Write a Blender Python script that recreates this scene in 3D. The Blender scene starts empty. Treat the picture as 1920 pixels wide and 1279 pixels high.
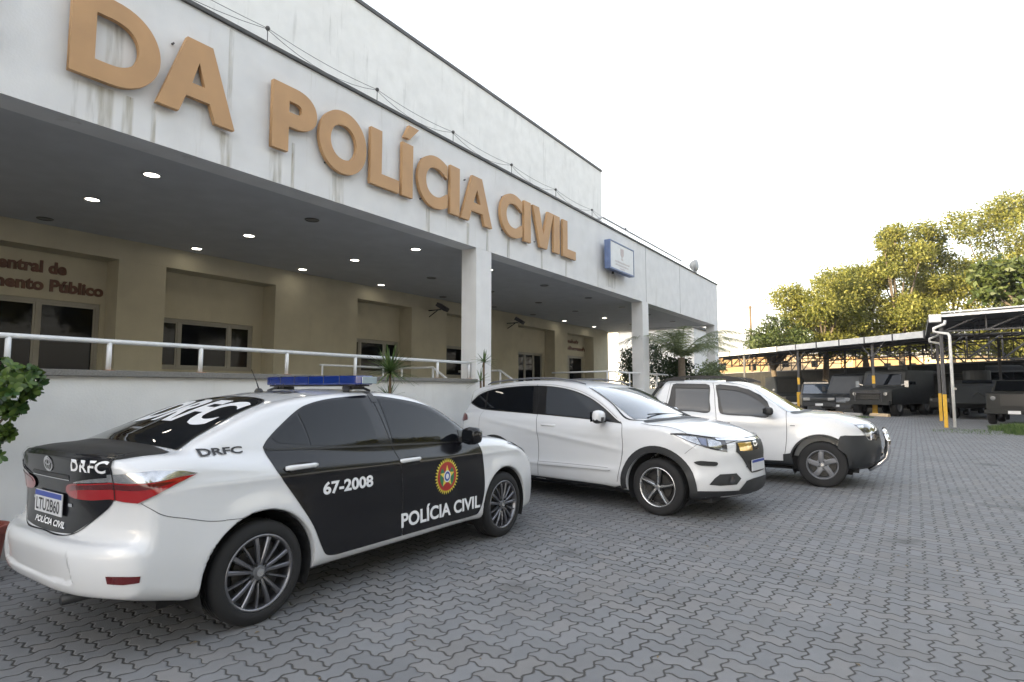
import bpy, bmesh, math, random
import numpy as np
from mathutils import Vector, Matrix
from mathutils.bvhtree import BVHTree
from mathutils.geometry import tessellate_polygon
R = math.radians
PI = math.pi
random.seed(7)
scene = bpy.context.scene
COL = scene.collection

# ------------------------------------------------------------------ camera
F_PX, CAM_H, HORIZ_Y, VP_X = 1110.0, 1.475, 730.0, 1711.0
pitch = math.atan((HORIZ_Y - 639.5) / F_PX)
head = math.atan((VP_X - 960) * math.cos(pitch) / F_PX)
cd = bpy.data.cameras.new("Camera")
cam = bpy.data.objects.new("Camera", cd)
COL.objects.link(cam)
cd.sensor_width = 36.0
cd.lens = F_PX / 1920 * 36.0
cd.clip_start = 0.05
cd.clip_end = 12000
cam.location = (0, 0, CAM_H)
cam.rotation_euler = (PI / 2 + pitch, 0, head - PI / 2)
scene.camera = cam

# ------------------------------------------------------------------ world, sun, exposure
SUN_AZ, SUN_EL = 150.0, 11.0          # degrees, azimuth counted from +X towards +Y
w = bpy.data.worlds.new("World")
scene.world = w
w.use_nodes = True
wn, wl = w.node_tree.nodes, w.node_tree.links
for n in list(wn):
    wn.remove(n)
sky = wn.new("ShaderNodeTexSky")
sky.sky_type = 'NISHITA'
sky.sun_disc = False
sky.sun_elevation = R(SUN_EL)
sky.sun_rotation = R(90 - SUN_AZ)
sky.air_density = 1.0
sky.dust_density = 3.0
sky.ozone_density = 1.0
bg = wn.new("ShaderNodeBackground")
bg.inputs['Strength'].default_value = 0.13
out = wn.new("ShaderNodeOutputWorld")
hs = wn.new("ShaderNodeHueSaturation")          # thin high cloud veil: paler and a little brighter than clear air
hs.inputs['Saturation'].default_value = 0.57
hs.inputs['Value'].default_value = 1.25
wl.new(sky.outputs[0], hs.inputs['Color'])
wl.new(hs.outputs[0], bg.inputs['Color'])
wl.new(bg.outputs[0], out.inputs['Surface'])
sd = bpy.data.lights.new("Sun", 'SUN')
sd.energy = 5.0
sd.angle = R(0.6)
sd.color = (1.0, 0.80, 0.50)
sun = bpy.data.objects.new("Sun", sd)
COL.objects.link(sun)
sv = Vector((math.cos(R(SUN_AZ)) * math.cos(R(SUN_EL)), math.sin(R(SUN_AZ)) * math.cos(R(SUN_EL)), math.sin(R(SUN_EL))))
sun.rotation_euler = sv.to_track_quat('Z', 'Y').to_euler()
sun.location = (-30, 30, 40)
scene.view_settings.view_transform = 'Standard'
scene.view_settings.look = 'None'
scene.view_settings.gamma = 1.0
scene.view_settings.use_curve_mapping = False
scene.view_settings.exposure = 2.5
scene.cycles.max_bounces = 8
scene.cycles.diffuse_bounces = 3
scene.cycles.glossy_bounces = 4
scene.cycles.transparent_max_bounces = 8

# ------------------------------------------------------------------ object helpers
def tag(o, label=None, cat=None, group=None, kind=None):
    if label: o['label'] = label
    if cat: o['category'] = cat
    if group: o['group'] = group
    if kind: o['kind'] = kind
    return o

def thing(name, label, cat, loc=(0, 0, 0), rotz=0.0, group=None):
    o = bpy.data.objects.new(name, None)
    o.empty_display_size = 0.2
    COL.objects.link(o)
    o.location = loc
    o.rotation_euler = (0, 0, rotz)
    return tag(o, label, cat, group)

def link(name, me, mat=None, parent=None, smooth=False):
    o = bpy.data.objects.new(name, me)
    COL.objects.link(o)
    if mat is not None:
        for m in (mat if isinstance(mat, (list, tuple)) else [mat]):
            me.materials.append(m)
    if parent is not None:
        o.parent = parent
    if smooth and len(me.polygons):
        me.polygons.foreach_set('use_smooth', [True] * len(me.polygons))
    return o

def copy_tree(o, parent=None):
    c = o.copy()
    COL.objects.link(c)
    if parent is not None:
        c.parent = parent
    for ch in list(o.children):
        copy_tree(ch, c)
    return c

class MB:
    """collects geometry for one mesh"""
    def __init__(s):
        s.v, s.f, s.m = [], [], []
    def add(s, vs, fs, mi=0):
        b = len(s.v)
        s.v += [tuple(v) for v in vs]
        s.f += [tuple(b + i for i in f) for f in fs]
        s.m += [mi] * len(fs)
    def box(s, x0, x1, y0, y1, z0, z1, mi=0):
        s.add([(x0, y0, z0), (x1, y0, z0), (x1, y1, z0), (x0, y1, z0), (x0, y0, z1), (x1, y0, z1), (x1, y1, z1), (x0, y1, z1)],
              [(0, 3, 2, 1), (4, 5, 6, 7), (0, 1, 5, 4), (1, 2, 6, 5), (2, 3, 7, 6), (3, 0, 4, 7)], mi)
    def bar(s, a, b, w, h, mi=0, up=(0, 0, 1)):
        a, b = Vector(a), Vector(b)
        d = (b - a).normalized()
        u = Vector(up)
        if abs(d.dot(u)) > 0.98: u = Vector((1, 0, 0))
        r = d.cross(u).normalized() * (w / 2)
        t = r.cross(d).normalized() * (h / 2)
        vs = [p + q for p in (a, b) for q in (-r - t, r - t, r + t, -r + t)]
        s.add(vs, [(3, 2, 1, 0), (4, 5, 6, 7), (0, 1, 5, 4), (1, 2, 6, 5), (2, 3, 7, 6), (3, 0, 4, 7)], mi)
    def tube(s, pts, r, n=10, mi=0, caps=True):
        pts = [Vector(p) for p in pts]
        rs = r if isinstance(r, (list, tuple)) else [r] * len(pts)
        rings = []
        u = None
        for i, p in enumerate(pts):
            d = ((pts[min(i + 1, len(pts) - 1)] - p).normalized() + (p - pts[max(i - 1, 0)]).normalized())
            d.normalize()
            if u is None:
                u = d.orthogonal().normalized()
            else:
                u = (u - d * u.dot(d)).normalized()
            v = d.cross(u)
            rings.append([p + (u * math.cos(2 * PI * k / n) + v * math.sin(2 * PI * k / n)) * rs[i] for k in range(n)])
        b = []
        for i in range(len(rings) - 1):
            for k in range(n):
                b.append((i * n + k, i * n + (k + 1) % n, (i + 1) * n + (k + 1) % n, (i + 1) * n + k))
        if caps:
            b.append(tuple(range(n - 1, -1, -1)))
            b.append(tuple((len(rings) - 1) * n + k for k in range(n)))
        s.add([v for rr in rings for v in rr], b, mi)
    def cyl(s, c, axis, r, l, n=16, mi=0, r2=None):
        c = Vector(c); a = Vector(axis).normalized()
        s.tube([c - a * l / 2, c + a * l / 2], [r, r if r2 is None else r2], n, mi)
    def prism(s, poly, y0, y1, axis='y', mi=0):
        """poly of 2D points extruded: axis y -> (x,z); axis z -> (x,y); axis x -> (y,z)"""
        def P(p, t):
            return {'y': (p[0], t, p[1]), 'z': (p[0], p[1], t), 'x': (t, p[0], p[1])}[axis]
        n = len(poly)
        vs = [P(p, y0) for p in poly] + [P(p, y1) for p in poly]
        fs = [tuple(range(n)), tuple(range(2 * n - 1, n - 1, -1))]
        fs += [(i, n + i, n + (i + 1) % n, (i + 1) % n) for i in range(n)]
        s.add(vs, fs, mi)
    def lathe(s, prof, c=(0, 0, 0), n=32, mi=0, axis='z'):
        """prof: (r, h) list"""
        vs = []
        for r, h in prof:
            for k in range(n):
                a = 2 * PI * k / n
                p = (r * math.cos(a), r * math.sin(a), h)
                if axis == 'y': p = (p[0], p[2], p[1])
                if axis == 'x': p = (p[2], p[0], p[1])
                vs.append((p[0] + c[0], p[1] + c[1], p[2] + c[2]))
        fs = []
        for i in range(len(prof) - 1):
            for k in range(n):
                fs.append((i * n + k, i * n + (k + 1) % n, (i + 1) * n + (k + 1) % n, (i + 1) * n + k))
        s.add(vs, fs, mi)
    def mesh(s, name='m', bevel=0, fixn=True):
        me = bpy.data.meshes.new(name)
        me.from_pydata(s.v, [], s.f)
        if max(s.m or [0]) > 0:
            me.polygons.foreach_set('material_index', s.m)
        if fixn or bevel:
            bm = bmesh.new(); bm.from_mesh(me)
            bmesh.ops.recalc_face_normals(bm, faces=bm.faces)
            if bevel:
                es = [e for e in bm.edges if len(e.link_faces) == 2 and e.calc_face_angle(0) > 0.5]
                bmesh.ops.bevel(bm, geom=es, offset=bevel, segments=2, affect='EDGES', profile=0.6, clamp_overlap=True)
            bm.to_mesh(me); bm.free()
        me.update()
        return me
    def obj(s, name, mat, parent=None, smooth=False, bevel=0, loc=None):
        o = link(name, s.mesh(name, bevel), mat, parent, smooth)
        if loc is not None: o.location = loc
        return o

# ------------------------------------------------------------------ materials
def new_mat(name):
    m = bpy.data.materials.new(name)
    m.use_nodes = True
    nt = m.node_tree
    b = nt.nodes['Principled BSDF']
    return m, nt, b

def setp(b, **k):
    names = dict(color='Base Color', rough='Roughness', metal='Metallic', coat='Coat Weight', coatr='Coat Roughness', spec='Specular IOR Level',
                 ecol='Emission Color', estr='Emission Strength', trans='Transmission Weight', alpha='Alpha', ior='IOR', sheen='Sheen Weight')
    for a, v in k.items():
        if a in ('color', 'ecol') and len(v) == 3: v = (*v, 1)
        b.inputs[names[a]].default_value = v

def N(nt, t, **k):
    n = nt.nodes.new(t)
    for a, v in k.items():
        if a in n.inputs.keys(): n.inputs[a].default_value = v
        else: setattr(n, a, v)
    return n

def mat(name, color, rough=0.6, var=0.0, vscale=8.0, bump=0.0, bscale=60.0, stretch=(1, 1, 1), **k):
    """principled material, its colour and roughness broken up by noise in object space"""
    m, nt, b = new_mat(name)
    setp(b, color=color, rough=rough, **k)
    if var or bump:
        tc = N(nt, 'ShaderNodeTexCoord')
        mp = N(nt, 'ShaderNodeMapping'); mp.inputs['Scale'].default_value = stretch
        nt.links.new(tc.outputs['Object'], mp.inputs['Vector'])
    if var:
        nz = N(nt, 'ShaderNodeTexNoise'); nz.inputs['Scale'].default_value = vscale; nz.inputs['Detail'].default_value = 6
        nt.links.new(mp.outputs[0], nz.inputs['Vector'])
        rp = N(nt, 'ShaderNodeMapRange'); rp.inputs['From Min'].default_value = 0.25; rp.inputs['From Max'].default_value = 0.75
        rp.inputs['To Min'].default_value = 1 - var; rp.inputs['To Max'].default_value = 1 + var
        nt.links.new(nz.outputs[0], rp.inputs['Value'])
        mx = N(nt, 'ShaderNodeVectorMath', operation='SCALE'); mx.inputs[0].default_value = color[:3]
        nt.links.new(rp.outputs[0], mx.inputs['Scale'])
        nt.links.new(mx.outputs[0], b.inputs['Base Color'])
        rr = N(nt, 'ShaderNodeMapRange'); rr.inputs['To Min'].default_value = max(0, rough - var * .4); rr.inputs['To Max'].default_value = min(1, rough + var * .4)
        nt.links.new(nz.outputs[0], rr.inputs['Value'])
        nt.links.new(rr.outputs[0], b.inputs['Roughness'])
    if bump:
        nb = N(nt, 'ShaderNodeTexNoise'); nb.inputs['Scale'].default_value = bscale; nb.inputs['Detail'].default_value = 4
        nt.links.new(mp.outputs[0], nb.inputs['Vector'])
        bp = N(nt, 'ShaderNodeBump'); bp.inputs['Strength'].default_value = bump; bp.inputs['Distance'].default_value = 0.01
        nt.links.new(nb.outputs[0], bp.inputs['Height'])
        nt.links.new(bp.outputs[0], b.inputs['Normal'])
    return m

def plaster(name, color, stain=(0.30, 0.27, 0.20), amount=0.5, dirt=0.10, sc=(2.2, 2.2, 0.16), thr=0.60):
    """rendered wall: fine grain, broad dirt, rain streaks running down"""
    m, nt, b = new_mat(name)
    setp(b, rough=0.85, spec=0.25)
    L = nt.links.new
    tc = N(nt, 'ShaderNodeTexCoord')
    m1 = N(nt, 'ShaderNodeMapping'); m1.inputs['Scale'].default_value = sc
    L(tc.outputs['Object'], m1.inputs['Vector'])
    st = N(nt, 'ShaderNodeTexNoise'); st.inputs['Scale'].default_value = 2.0; st.inputs['Detail'].default_value = 5; st.inputs['Roughness'].default_value = 0.65
    L(m1.outputs[0], st.inputs['Vector'])
    ms = N(nt, 'ShaderNodeMapRange'); ms.inputs['From Min'].default_value = thr; ms.inputs['From Max'].default_value = thr + 0.13
    L(st.outputs[0], ms.inputs['Value'])
    big = N(nt, 'ShaderNodeTexNoise'); big.inputs['Scale'].default_value = 0.7; big.inputs['Detail'].default_value = 4
    L(tc.outputs['Object'], big.inputs['Vector'])
    mb = N(nt, 'ShaderNodeMapRange'); mb.inputs['From Min'].default_value = 0.35; mb.inputs['From Max'].default_value = 0.7
    L(big.outputs[0], mb.inputs['Value'])
    mu = N(nt, 'ShaderNodeMath', operation='MULTIPLY'); L(ms.outputs[0], mu.inputs[0]); L(mb.outputs[0], mu.inputs[1])
    mu2 = N(nt, 'ShaderNodeMath', operation='MULTIPLY'); L(mu.outputs[0], mu2.inputs[0]); mu2.inputs[1].default_value = amount
    dn = N(nt, 'ShaderNodeTexNoise'); dn.inputs['Scale'].default_value = 3.0; dn.inputs['Detail'].default_value = 8
    L(tc.outputs['Object'], dn.inputs['Vector'])
    dr = N(nt, 'ShaderNodeMapRange'); dr.inputs['From Min'].default_value = 0.3; dr.inputs['From Max'].default_value = 0.7
    dr.inputs['To Min'].default_value = 1 - dirt; dr.inputs['To Max'].default_value = 1.0
    L(dn.outputs[0], dr.inputs['Value'])
    sc1 = N(nt, 'ShaderNodeVectorMath', operation='SCALE'); sc1.inputs[0].default_value = color[:3]; L(dr.outputs[0], sc1.inputs['Scale'])
    mix = N(nt, 'ShaderNodeMix', data_type='RGBA')
    L(mu2.outputs[0], mix.inputs['Factor']); L(sc1.outputs[0], mix.inputs['A']); mix.inputs['B'].default_value = (*stain, 1)
    L(mix.outputs['Result'], b.inputs['Base Color'])
    nb = N(nt, 'ShaderNodeTexNoise'); nb.inputs['Scale'].default_value = 45; nb.inputs['Detail'].default_value = 4
    L(tc.outputs['Object'], nb.inputs['Vector'])
    bp = N(nt, 'ShaderNodeBump'); bp.inputs['Strength'].default_value = 0.35; bp.inputs['Distance'].default_value = 0.004
    L(nb.outputs[0], bp.inputs['Height']); L(bp.outputs[0], b.inputs['Normal'])
    return m

M = {}
M['white_wall'] = plaster('white_wall', (0.78, 0.78, 0.78), amount=0.55)
M['white_tall'] = plaster('white_tall', (0.76, 0.76, 0.75), stain=(0.25, 0.25, 0.23), amount=0.7, sc=(2.5, 2.5, 0.22), thr=0.58)
M['base_wall'] = plaster('base_wall', (0.74, 0.74, 0.73), amount=0.25)
M['beige_wall'] = plaster('beige_wall', (0.55, 0.505, 0.38), stain=(0.2, 0.17, 0.12), amount=0.25, dirt=0.12)
M['ceiling'] = plaster('ceiling_paint', (0.55, 0.56, 0.58), amount=0.05, dirt=0.10)
M['granite'] = mat('granite', (0.17, 0.165, 0.155), 0.55, var=0.35, vscale=60)
M['coping'] = mat('coping', (0.09, 0.09, 0.09), 0.7, var=0.3, vscale=5)
M['letter'] = mat('letter_paint', (0.49, 0.29, 0.14), 0.62, var=0.10, vscale=2.5, bump=0.1)
M['red_letter'] = mat('red_brown_letter', (0.13, 0.055, 0.032), 0.5, var=0.2)
M['alu'] = mat('window_alu', (0.33, 0.31, 0.26), 0.45, var=0.08)
M['rail'] = mat('rail_paint', (0.72, 0.73, 0.74), 0.38, var=0.06, vscale=12)
M['rust'] = mat('rusty_base', (0.35, 0.16, 0.07), 0.8, var=0.4, vscale=40)
M['black'] = mat('black_plastic', (0.018, 0.018, 0.019), 0.55, var=0.2, vscale=30)
M['dark_steel'] = mat('dark_steel', (0.045, 0.045, 0.05), 0.55, var=0.25, vscale=6)
M['grey_metal'] = mat('grey_metal', (0.42, 0.43, 0.44), 0.5, var=0.12, vscale=3)
M['yellow'] = mat('yellow_paint', (0.62, 0.36, 0.03), 0.6, var=0.15, vscale=8)
M['pipe'] = mat('white_pipe', (0.68, 0.68, 0.67), 0.4, var=0.05)
M['concrete'] = mat('concrete', (0.26, 0.25, 0.235), 0.9, var=0.2, vscale=4, bump=0.3)
M['lamp_on'], _nt, _b = new_mat('lamp_on'); setp(_b, color=(1, 1, 1), ecol=(1.0, 0.93, 0.78), estr=3.2)
M['lamp_off'] = mat('lamp_off', (0.10, 0.10, 0.10), 0.3)
M['blue_frame'] = mat('blue_frame', (0.13, 0.18, 0.33), 0.5, var=0.2, vscale=5)
M['sign_face'] = mat('sign_face', (0.60, 0.61, 0.62), 0.4, var=0.05)
M['faded_ink'] = mat('faded_ink', (0.50, 0.43, 0.43), 0.6)
M['window_glass'], _nt, _b = new_mat('window_glass'); setp(_b, color=(0.006, 0.007, 0.009), rough=0.03, spec=0.13)
M['interior'] = mat('interior_dark', (0.05, 0.055, 0.065), 0.9)

def foliage(name, c1, c2, scale=1.5, rough=0.5, tr=0.25):
    m, nt, b = new_mat(name)
    L = nt.links.new
    setp(b, rough=rough, spec=0.35)
    tc = N(nt, 'ShaderNodeTexCoord')
    nz = N(nt, 'ShaderNodeTexNoise'); nz.inputs['Scale'].default_value = scale; nz.inputs['Detail'].default_value = 3
    L(tc.outputs['Object'], nz.inputs['Vector'])
    ge = N(nt, 'ShaderNodeNewGeometry')
    ad = N(nt, 'ShaderNodeMath', operation='ADD'); L(nz.outputs[0], ad.inputs[0])
    rr = N(nt, 'ShaderNodeMapRange'); rr.inputs['To Min'].default_value = -0.3; rr.inputs['To Max'].default_value = 0.3
    L(ge.outputs['Random Per Island'], rr.inputs['Value']); L(rr.outputs[0], ad.inputs[1])
    cr = N(nt, 'ShaderNodeValToRGB')
    cr.color_ramp.elements[0].position = 0.2; cr.color_ramp.elements[0].color = (*c1, 1)
    cr.color_ramp.elements[1].position = 0.8; cr.color_ramp.elements[1].color = (*c2, 1)
    L(ad.outputs[0], cr.inputs[0]); L(cr.outputs[0], b.inputs['Base Color'])
    t = N(nt, 'ShaderNodeBsdfTranslucent'); L(cr.outputs[0], t.inputs['Color'])
    mx = N(nt, 'ShaderNodeMixShader'); mx.inputs[0].default_value = tr
    L(b.outputs[0], mx.inputs[1]); L(t.outputs[0], mx.inputs[2])
    L(mx.outputs[0], nt.nodes['Material Output'].inputs['Surface'])
    return m

M['leaf_tree'] = foliage('leaf_tree', (0.085, 0.105, 0.02), (0.26, 0.25, 0.055), 0.35, tr=0.42)
M['leaf_tree_dark'] = foliage('leaf_tree_dark', (0.03, 0.05, 0.015), (0.09, 0.115, 0.03), 0.4, tr=0.3)
M['leaf_shrub'] = foliage('leaf_shrub', (0.03, 0.075, 0.02), (0.11, 0.17, 0.035), 3.0, rough=0.3, tr=0.15)
M['leaf_palm'] = foliage('leaf_palm', (0.10, 0.13, 0.06), (0.24, 0.28, 0.14), 2.0, tr=.4)
M['leaf_dark'] = foliage('leaf_dark', (0.015, 0.03, 0.012), (0.04, 0.06, 0.025), 2.0)
M['leaf_spiky'] = foliage('leaf_spiky', (0.05, 0.10, 0.03), (0.14, 0.20, 0.07), 4.0, rough=0.35)
M['dry'] = mat('dry_stem', (0.14, 0.095, 0.055), 0.9, var=0.3, vscale=20)
M['bark'] = mat('bark', (0.12, 0.095, 0.07), 0.9, var=0.35, vscale=9, bump=0.6, bscale=14)

# interlocking block paving: 90 degree herringbone of zig-zag blocks
def paver_material():
    m, nt, b = new_mat('zigzag_block_paving')
    L = nt.links.new
    def math_(op, a, c=None, d=None):
        n = N(nt, 'ShaderNodeMath', operation=op)
        for i, x in enumerate((a, c, d)):
            if x is None: continue
            if isinstance(x, (int, float)): n.inputs[i].default_value = x
            else: L(x, n.inputs[i])
        return n.outputs[0]
    tc = N(nt, 'ShaderNodeTexCoord')
    sp = N(nt, 'ShaderNodeSeparateXYZ'); L(tc.outputs['Object'], sp.inputs[0])
    U = 0.116
    # slight irregular laying
    wob = N(nt, 'ShaderNodeTexNoise'); wob.inputs['Scale'].default_value = 1.3; wob.inputs['Detail'].default_value = 3
    L(tc.outputs['Object'], wob.inputs['Vector'])
    ws = N(nt, 'ShaderNodeSeparateColor'); L(wob.outputs['Color'], ws.inputs[0])
    x = math_('ADD', math_('MULTIPLY', sp.outputs[0], 1 / U), math_('MULTIPLY', ws.outputs[0], 0.35))
    y = math_('ADD', math_('MULTIPLY', sp.outputs[1], 1 / U), math_('MULTIPLY', ws.outputs[1], 0.35))
    def zig(v):
        t_ = math_('SUBTRACT', math_('MULTIPLY', math_('PINGPONG', math_('ADD', v, 0.25), 0.5), 4.0), 1.0)
        c = math_('MAXIMUM', math_('MINIMUM', math_('MULTIPLY', t_, 1.3), 0.9), -0.9)
        return math_('MULTIPLY', c, 0.112)
    xw = math_('ADD', x, zig(y))
    yw = math_('SUBTRACT', y, zig(x))
    ci, cj = math_('FLOOR', xw), math_('FLOOR', yw)
    u, v = math_('SUBTRACT', xw, ci), math_('SUBTRACT', yw, cj)
    k = math_('FLOORED_MODULO', math_('SUBTRACT', ci, cj), 4.0)
    is_ = [math_('COMPARE', k, float(i), 0.5 - 1e-3) for i in range(4)]
    dl = math_('ADD', u, is_[1])
    dr = math_('ADD', math_('SUBTRACT', 1.0, u), is_[0])
    db = math_('ADD', v, is_[2])
    dt = math_('ADD', math_('SUBTRACT', 1.0, v), is_[3])
    d = math_('MINIMUM', math_('MINIMUM', dl, dr), math_('MINIMUM', db, dt))
    # ragged edges
    rg = N(nt, 'ShaderNodeTexNoise'); rg.inputs['Scale'].default_value = 55; rg.inputs['Detail'].default_value = 3
    L(tc.outputs['Object'], rg.inputs['Vector'])
    d = math_('ADD', d, math_('MULTIPLY', math_('SUBTRACT', rg.outputs[0], 0.5), 0.05))
    idn = N(nt, 'ShaderNodeCombineXYZ')
    L(math_('SUBTRACT', ci, is_[1]), idn.inputs[0]); L(math_('SUBTRACT', cj, is_[2]), idn.inputs[1])
    wn_ = N(nt, 'ShaderNodeTexWhiteNoise', noise_dimensions='2D'); L(idn.outputs[0], wn_.inputs['Vector'])
    wc = N(nt, 'ShaderNodeSeparateColor'); L(wn_.outputs['Color'], wc.inputs[0])
    # joint width varies over the yard
    jn = N(nt, 'ShaderNodeTexNoise'); jn.inputs['Scale'].default_value = 1.7; jn.inputs['Detail'].default_value = 4
    L(tc.outputs['Object'], jn.inputs['Vector'])
    jw = N(nt, 'ShaderNodeMapRange'); jw.inputs['From Min'].default_value = 0.35; jw.inputs['From Max'].default_value = 0.68
    jw.inputs['To Min'].default_value = 0.014; jw.inputs['To Max'].default_value = 0.056
    L(jn.outputs[0], jw.inputs['Value'])
    joint = N(nt, 'ShaderNodeMapRange', interpolation_type='SMOOTHSTEP')
    L(d, joint.inputs['Value']); L(jw.outputs[0], joint.inputs['From Min'])
    L(math_('ADD', jw.outputs[0], 0.035), joint.inputs['From Max'])
    # block colour
    g1 = N(nt, 'ShaderNodeTexNoise'); g1.inputs['Scale'].default_value = 160; g1.inputs['Detail'].default_value = 3
    g2 = N(nt, 'ShaderNodeTexNoise'); g2.inputs['Scale'].default_value = 1.1; g2.inputs['Detail'].default_value = 7; g2.inputs['Roughness'].default_value = 0.6
    g3 = N(nt, 'ShaderNodeTexNoise'); g3.inputs['Scale'].default_value = 14; g3.inputs['Detail'].default_value = 5
    for g in (g1, g2, g3): L(tc.outputs['Object'], g.inputs['Vector'])
    br = math_('ADD', 0.44, math_('MULTIPLY', wc.outputs[0], 0.17))
    br = math_('ADD', br, math_('MULTIPLY', g1.outputs[0], 0.32))
    br = math_('ADD', br, math_('MULTIPLY', g2.outputs[0], 0.55))
    br = math_('ADD', br, math_('MULTIPLY', g3.outputs[0], 0.20))
    cm = N(nt, 'ShaderNodeMix', data_type='RGBA'); cm.inputs['A'].default_value = (0.160, 0.163, 0.169, 1); cm.inputs['B'].default_value = (0.180, 0.174, 0.170, 1)
    L(math_('MULTIPLY', math_('MULTIPLY', wc.outputs[1], wc.outputs[1]), 0.8), cm.inputs['Factor'])
    sc = N(nt, 'ShaderNodeVectorMath', operation='SCALE'); L(cm.outputs['Result'], sc.inputs[0]); L(br, sc.inputs['Scale'])
    # oil spots
    ov = N(nt, 'ShaderNodeTexNoise'); ov.inputs['Scale'].default_value = 0.9; ov.inputs['Detail'].default_value = 3
    mp = N(nt, 'ShaderNodeMapping'); mp.inputs['Location'].default_value = (3.3, 8.1, 0); L(tc.outputs['Object'], mp.inputs['Vector']); L(mp.outputs[0], ov.inputs['Vector'])
    om = N(nt, 'ShaderNodeMapRange'); om.inputs['From Min'].default_value = 0.66; om.inputs['From Max'].default_value = 0.74
    om.inputs['To Min'].default_value = 1.0; om.inputs['To Max'].default_value = 0.66; L(ov.outputs[0], om.inputs['Value'])
    sc2 = N(nt, 'ShaderNodeVectorMath', operation='SCALE'); L(sc.outputs[0], sc2.inputs[0]); L(om.outputs[0], sc2.inputs['Scale'])
    fm = N(nt, 'ShaderNodeMix', data_type='RGBA'); fm.inputs['A'].default_value = (0.054, 0.052, 0.049, 1)
    L(joint.outputs[0], fm.inputs['Factor']); L(sc2.outputs[0], fm.inputs['B'])
    L(fm.outputs['Result'], b.inputs['Base Color'])
    setp(b, rough=0.78, spec=0.35)
    # bump: rounded block edges + grain + each block tilted a little
    hb = N(nt, 'ShaderNodeMapRange', interpolation_type='SMOOTHSTEP'); hb.inputs['From Max'].default_value = 0.13; L(d, hb.inputs['Value'])
    h = math_('ADD', math_('MULTIPLY', hb.outputs[0], 1.0), math_('MULTIPLY', g1.outputs[0], 0.16))
    tilt = math_('ADD', math_('MULTIPLY', math_('MULTIPLY', math_('SUBTRACT', wc.outputs[1], 0.5), u), 0.9), math_('MULTIPLY', math_('MULTIPLY', math_('SUBTRACT', wc.outputs[2], 0.5), v), 0.9))
    h = math_('ADD', h, math_('MULTIPLY', wc.outputs[0], 0.35))
    bp = N(nt, 'ShaderNodeBump'); bp.inputs['Strength'].default_value = 0.8; bp.inputs['Distance'].default_value = 0.006
    L(h, bp.inputs['Height']); L(bp.outputs[0], b.inputs['Normal'])
    return m
M['pavers'] = paver_material()
M['soil'] = mat('dry_ground', (0.15, 0.13, 0.09), 0.95, var=0.3, vscale=0.3)
# ------------------------------------------------------------------ the ground
def sheet(name, x0, x1, y0, y1, z, m, nx=1, ny=1):
    mb = MB()
    mb.add([(x0, y0, z), (x1, y0, z), (x1, y1, z), (x0, y1, z)], [(0, 1, 2, 3)])
    return tag(mb.obj(name, m), kind='structure')
sheet('ground', -5000, 5000, -5000, 5000, -0.012, M['soil'])
sheet('parking_pavement', -30, 75, -24, 34, 0.0, M['pavers'])

# ------------------------------------------------------------------ text
def text_mesh(body, size=1.0, bold=0.012, extrude=0.0, align='LEFT', shear=0.0, res=6, bev=0.0, space=1.0):
    c = bpy.data.curves.new('txt', 'FONT')
    c.body = body
    c.size = size
    c.offset = bold * size
    c.extrude = extrude
    c.align_x = align
    c.shear = shear
    c.space_character = space
    c.resolution_u = res
    c.bevel_depth = bev
    c.fill_mode = 'BOTH'
    o = bpy.data.objects.new('txt', c)
    COL.objects.link(o)
    dg = bpy.context.evaluated_depsgraph_get()
    me = bpy.data.meshes.new_from_object(o.evaluated_get(dg))
    bpy.data.objects.remove(o)
    bpy.data.curves.remove(c)
    return me

def fit_box(me, x0, x1, z0, z1, y, depth_scale=1.0):
    """text mesh lies in XY with extrude along Z; put it in the XZ plane filling a box, its front at y facing -Y"""
    n = len(me.vertices)
    co = np.empty(n * 3); me.vertices.foreach_get('co', co); co = co.reshape(-1, 3)
    mn, mx = co.min(0), co.max(0)
    a = (co - mn) / np.maximum(mx - mn, 1e-9)
    res = np.empty_like(co)
    res[:, 0] = x0 + a[:, 0] * (x1 - x0)
    res[:, 2] = z0 + a[:, 1] * (z1 - z0)
    res[:, 1] = y - (co[:, 2] - mn[2]) * depth_scale
    me.vertices.foreach_set('co', res.ravel())
    me.update()
    return me

# ------------------------------------------------------------------ the police building
YF, YC, YW, YR = 6.60, 6.95, 11.50, 11.95      # front face, back of beam and columns, pilaster face, recess face
ZC, ZFT = 4.10, 5.82                            # beam underside, beam top
XL, XE = -9.0, 25.14                            # ends of the building
FLOOR = 1.02
bld = thing('police_building', 'long white two tier police building with deep portico and brown letters on its front beam', 'building', (8, 9, 0))
bld.location = (0, 0, 0)
mb = MB()
mb.box(XL, XE, YF, YC, ZC, ZFT)
mb.obj('front_beam', M['white_wall'], bld)
mb = MB(); mb.box(XL - .02, XE + .03, YF - .035, YC + .03, ZFT + .002, ZFT + .045)
mb.obj('coping', M['coping'], bld)
mb = MB()
mb.box(XL, XE - .01, YC, YW + 6, ZC + .03, ZC + .25)
mb.obj('portico_ceiling', M['ceiling'], bld)
mb = MB(); mb.box(XE - .35, XE, YC, YW + 6, ZC, ZFT - .1)      # side beam at the far end
mb.obj('side_beam', M['white_wall'], bld)
mb = MB(); mb.box(XL, XE - .36, YC + .001, YW + 6, ZC + .26, ZFT - .5)
mb.obj('roof_slab', M['concrete'], bld)
for x0, x1 in ((8.61, 9.08), (16.78, 17.26), (24.62, 25.13), (0.35, 0.82)):
    mb = MB(); mb.box(x0, x1, YF + .002, YC - .002, 0, ZC - .001)
    mb.obj('column', M['white_wall'], bld)
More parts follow.
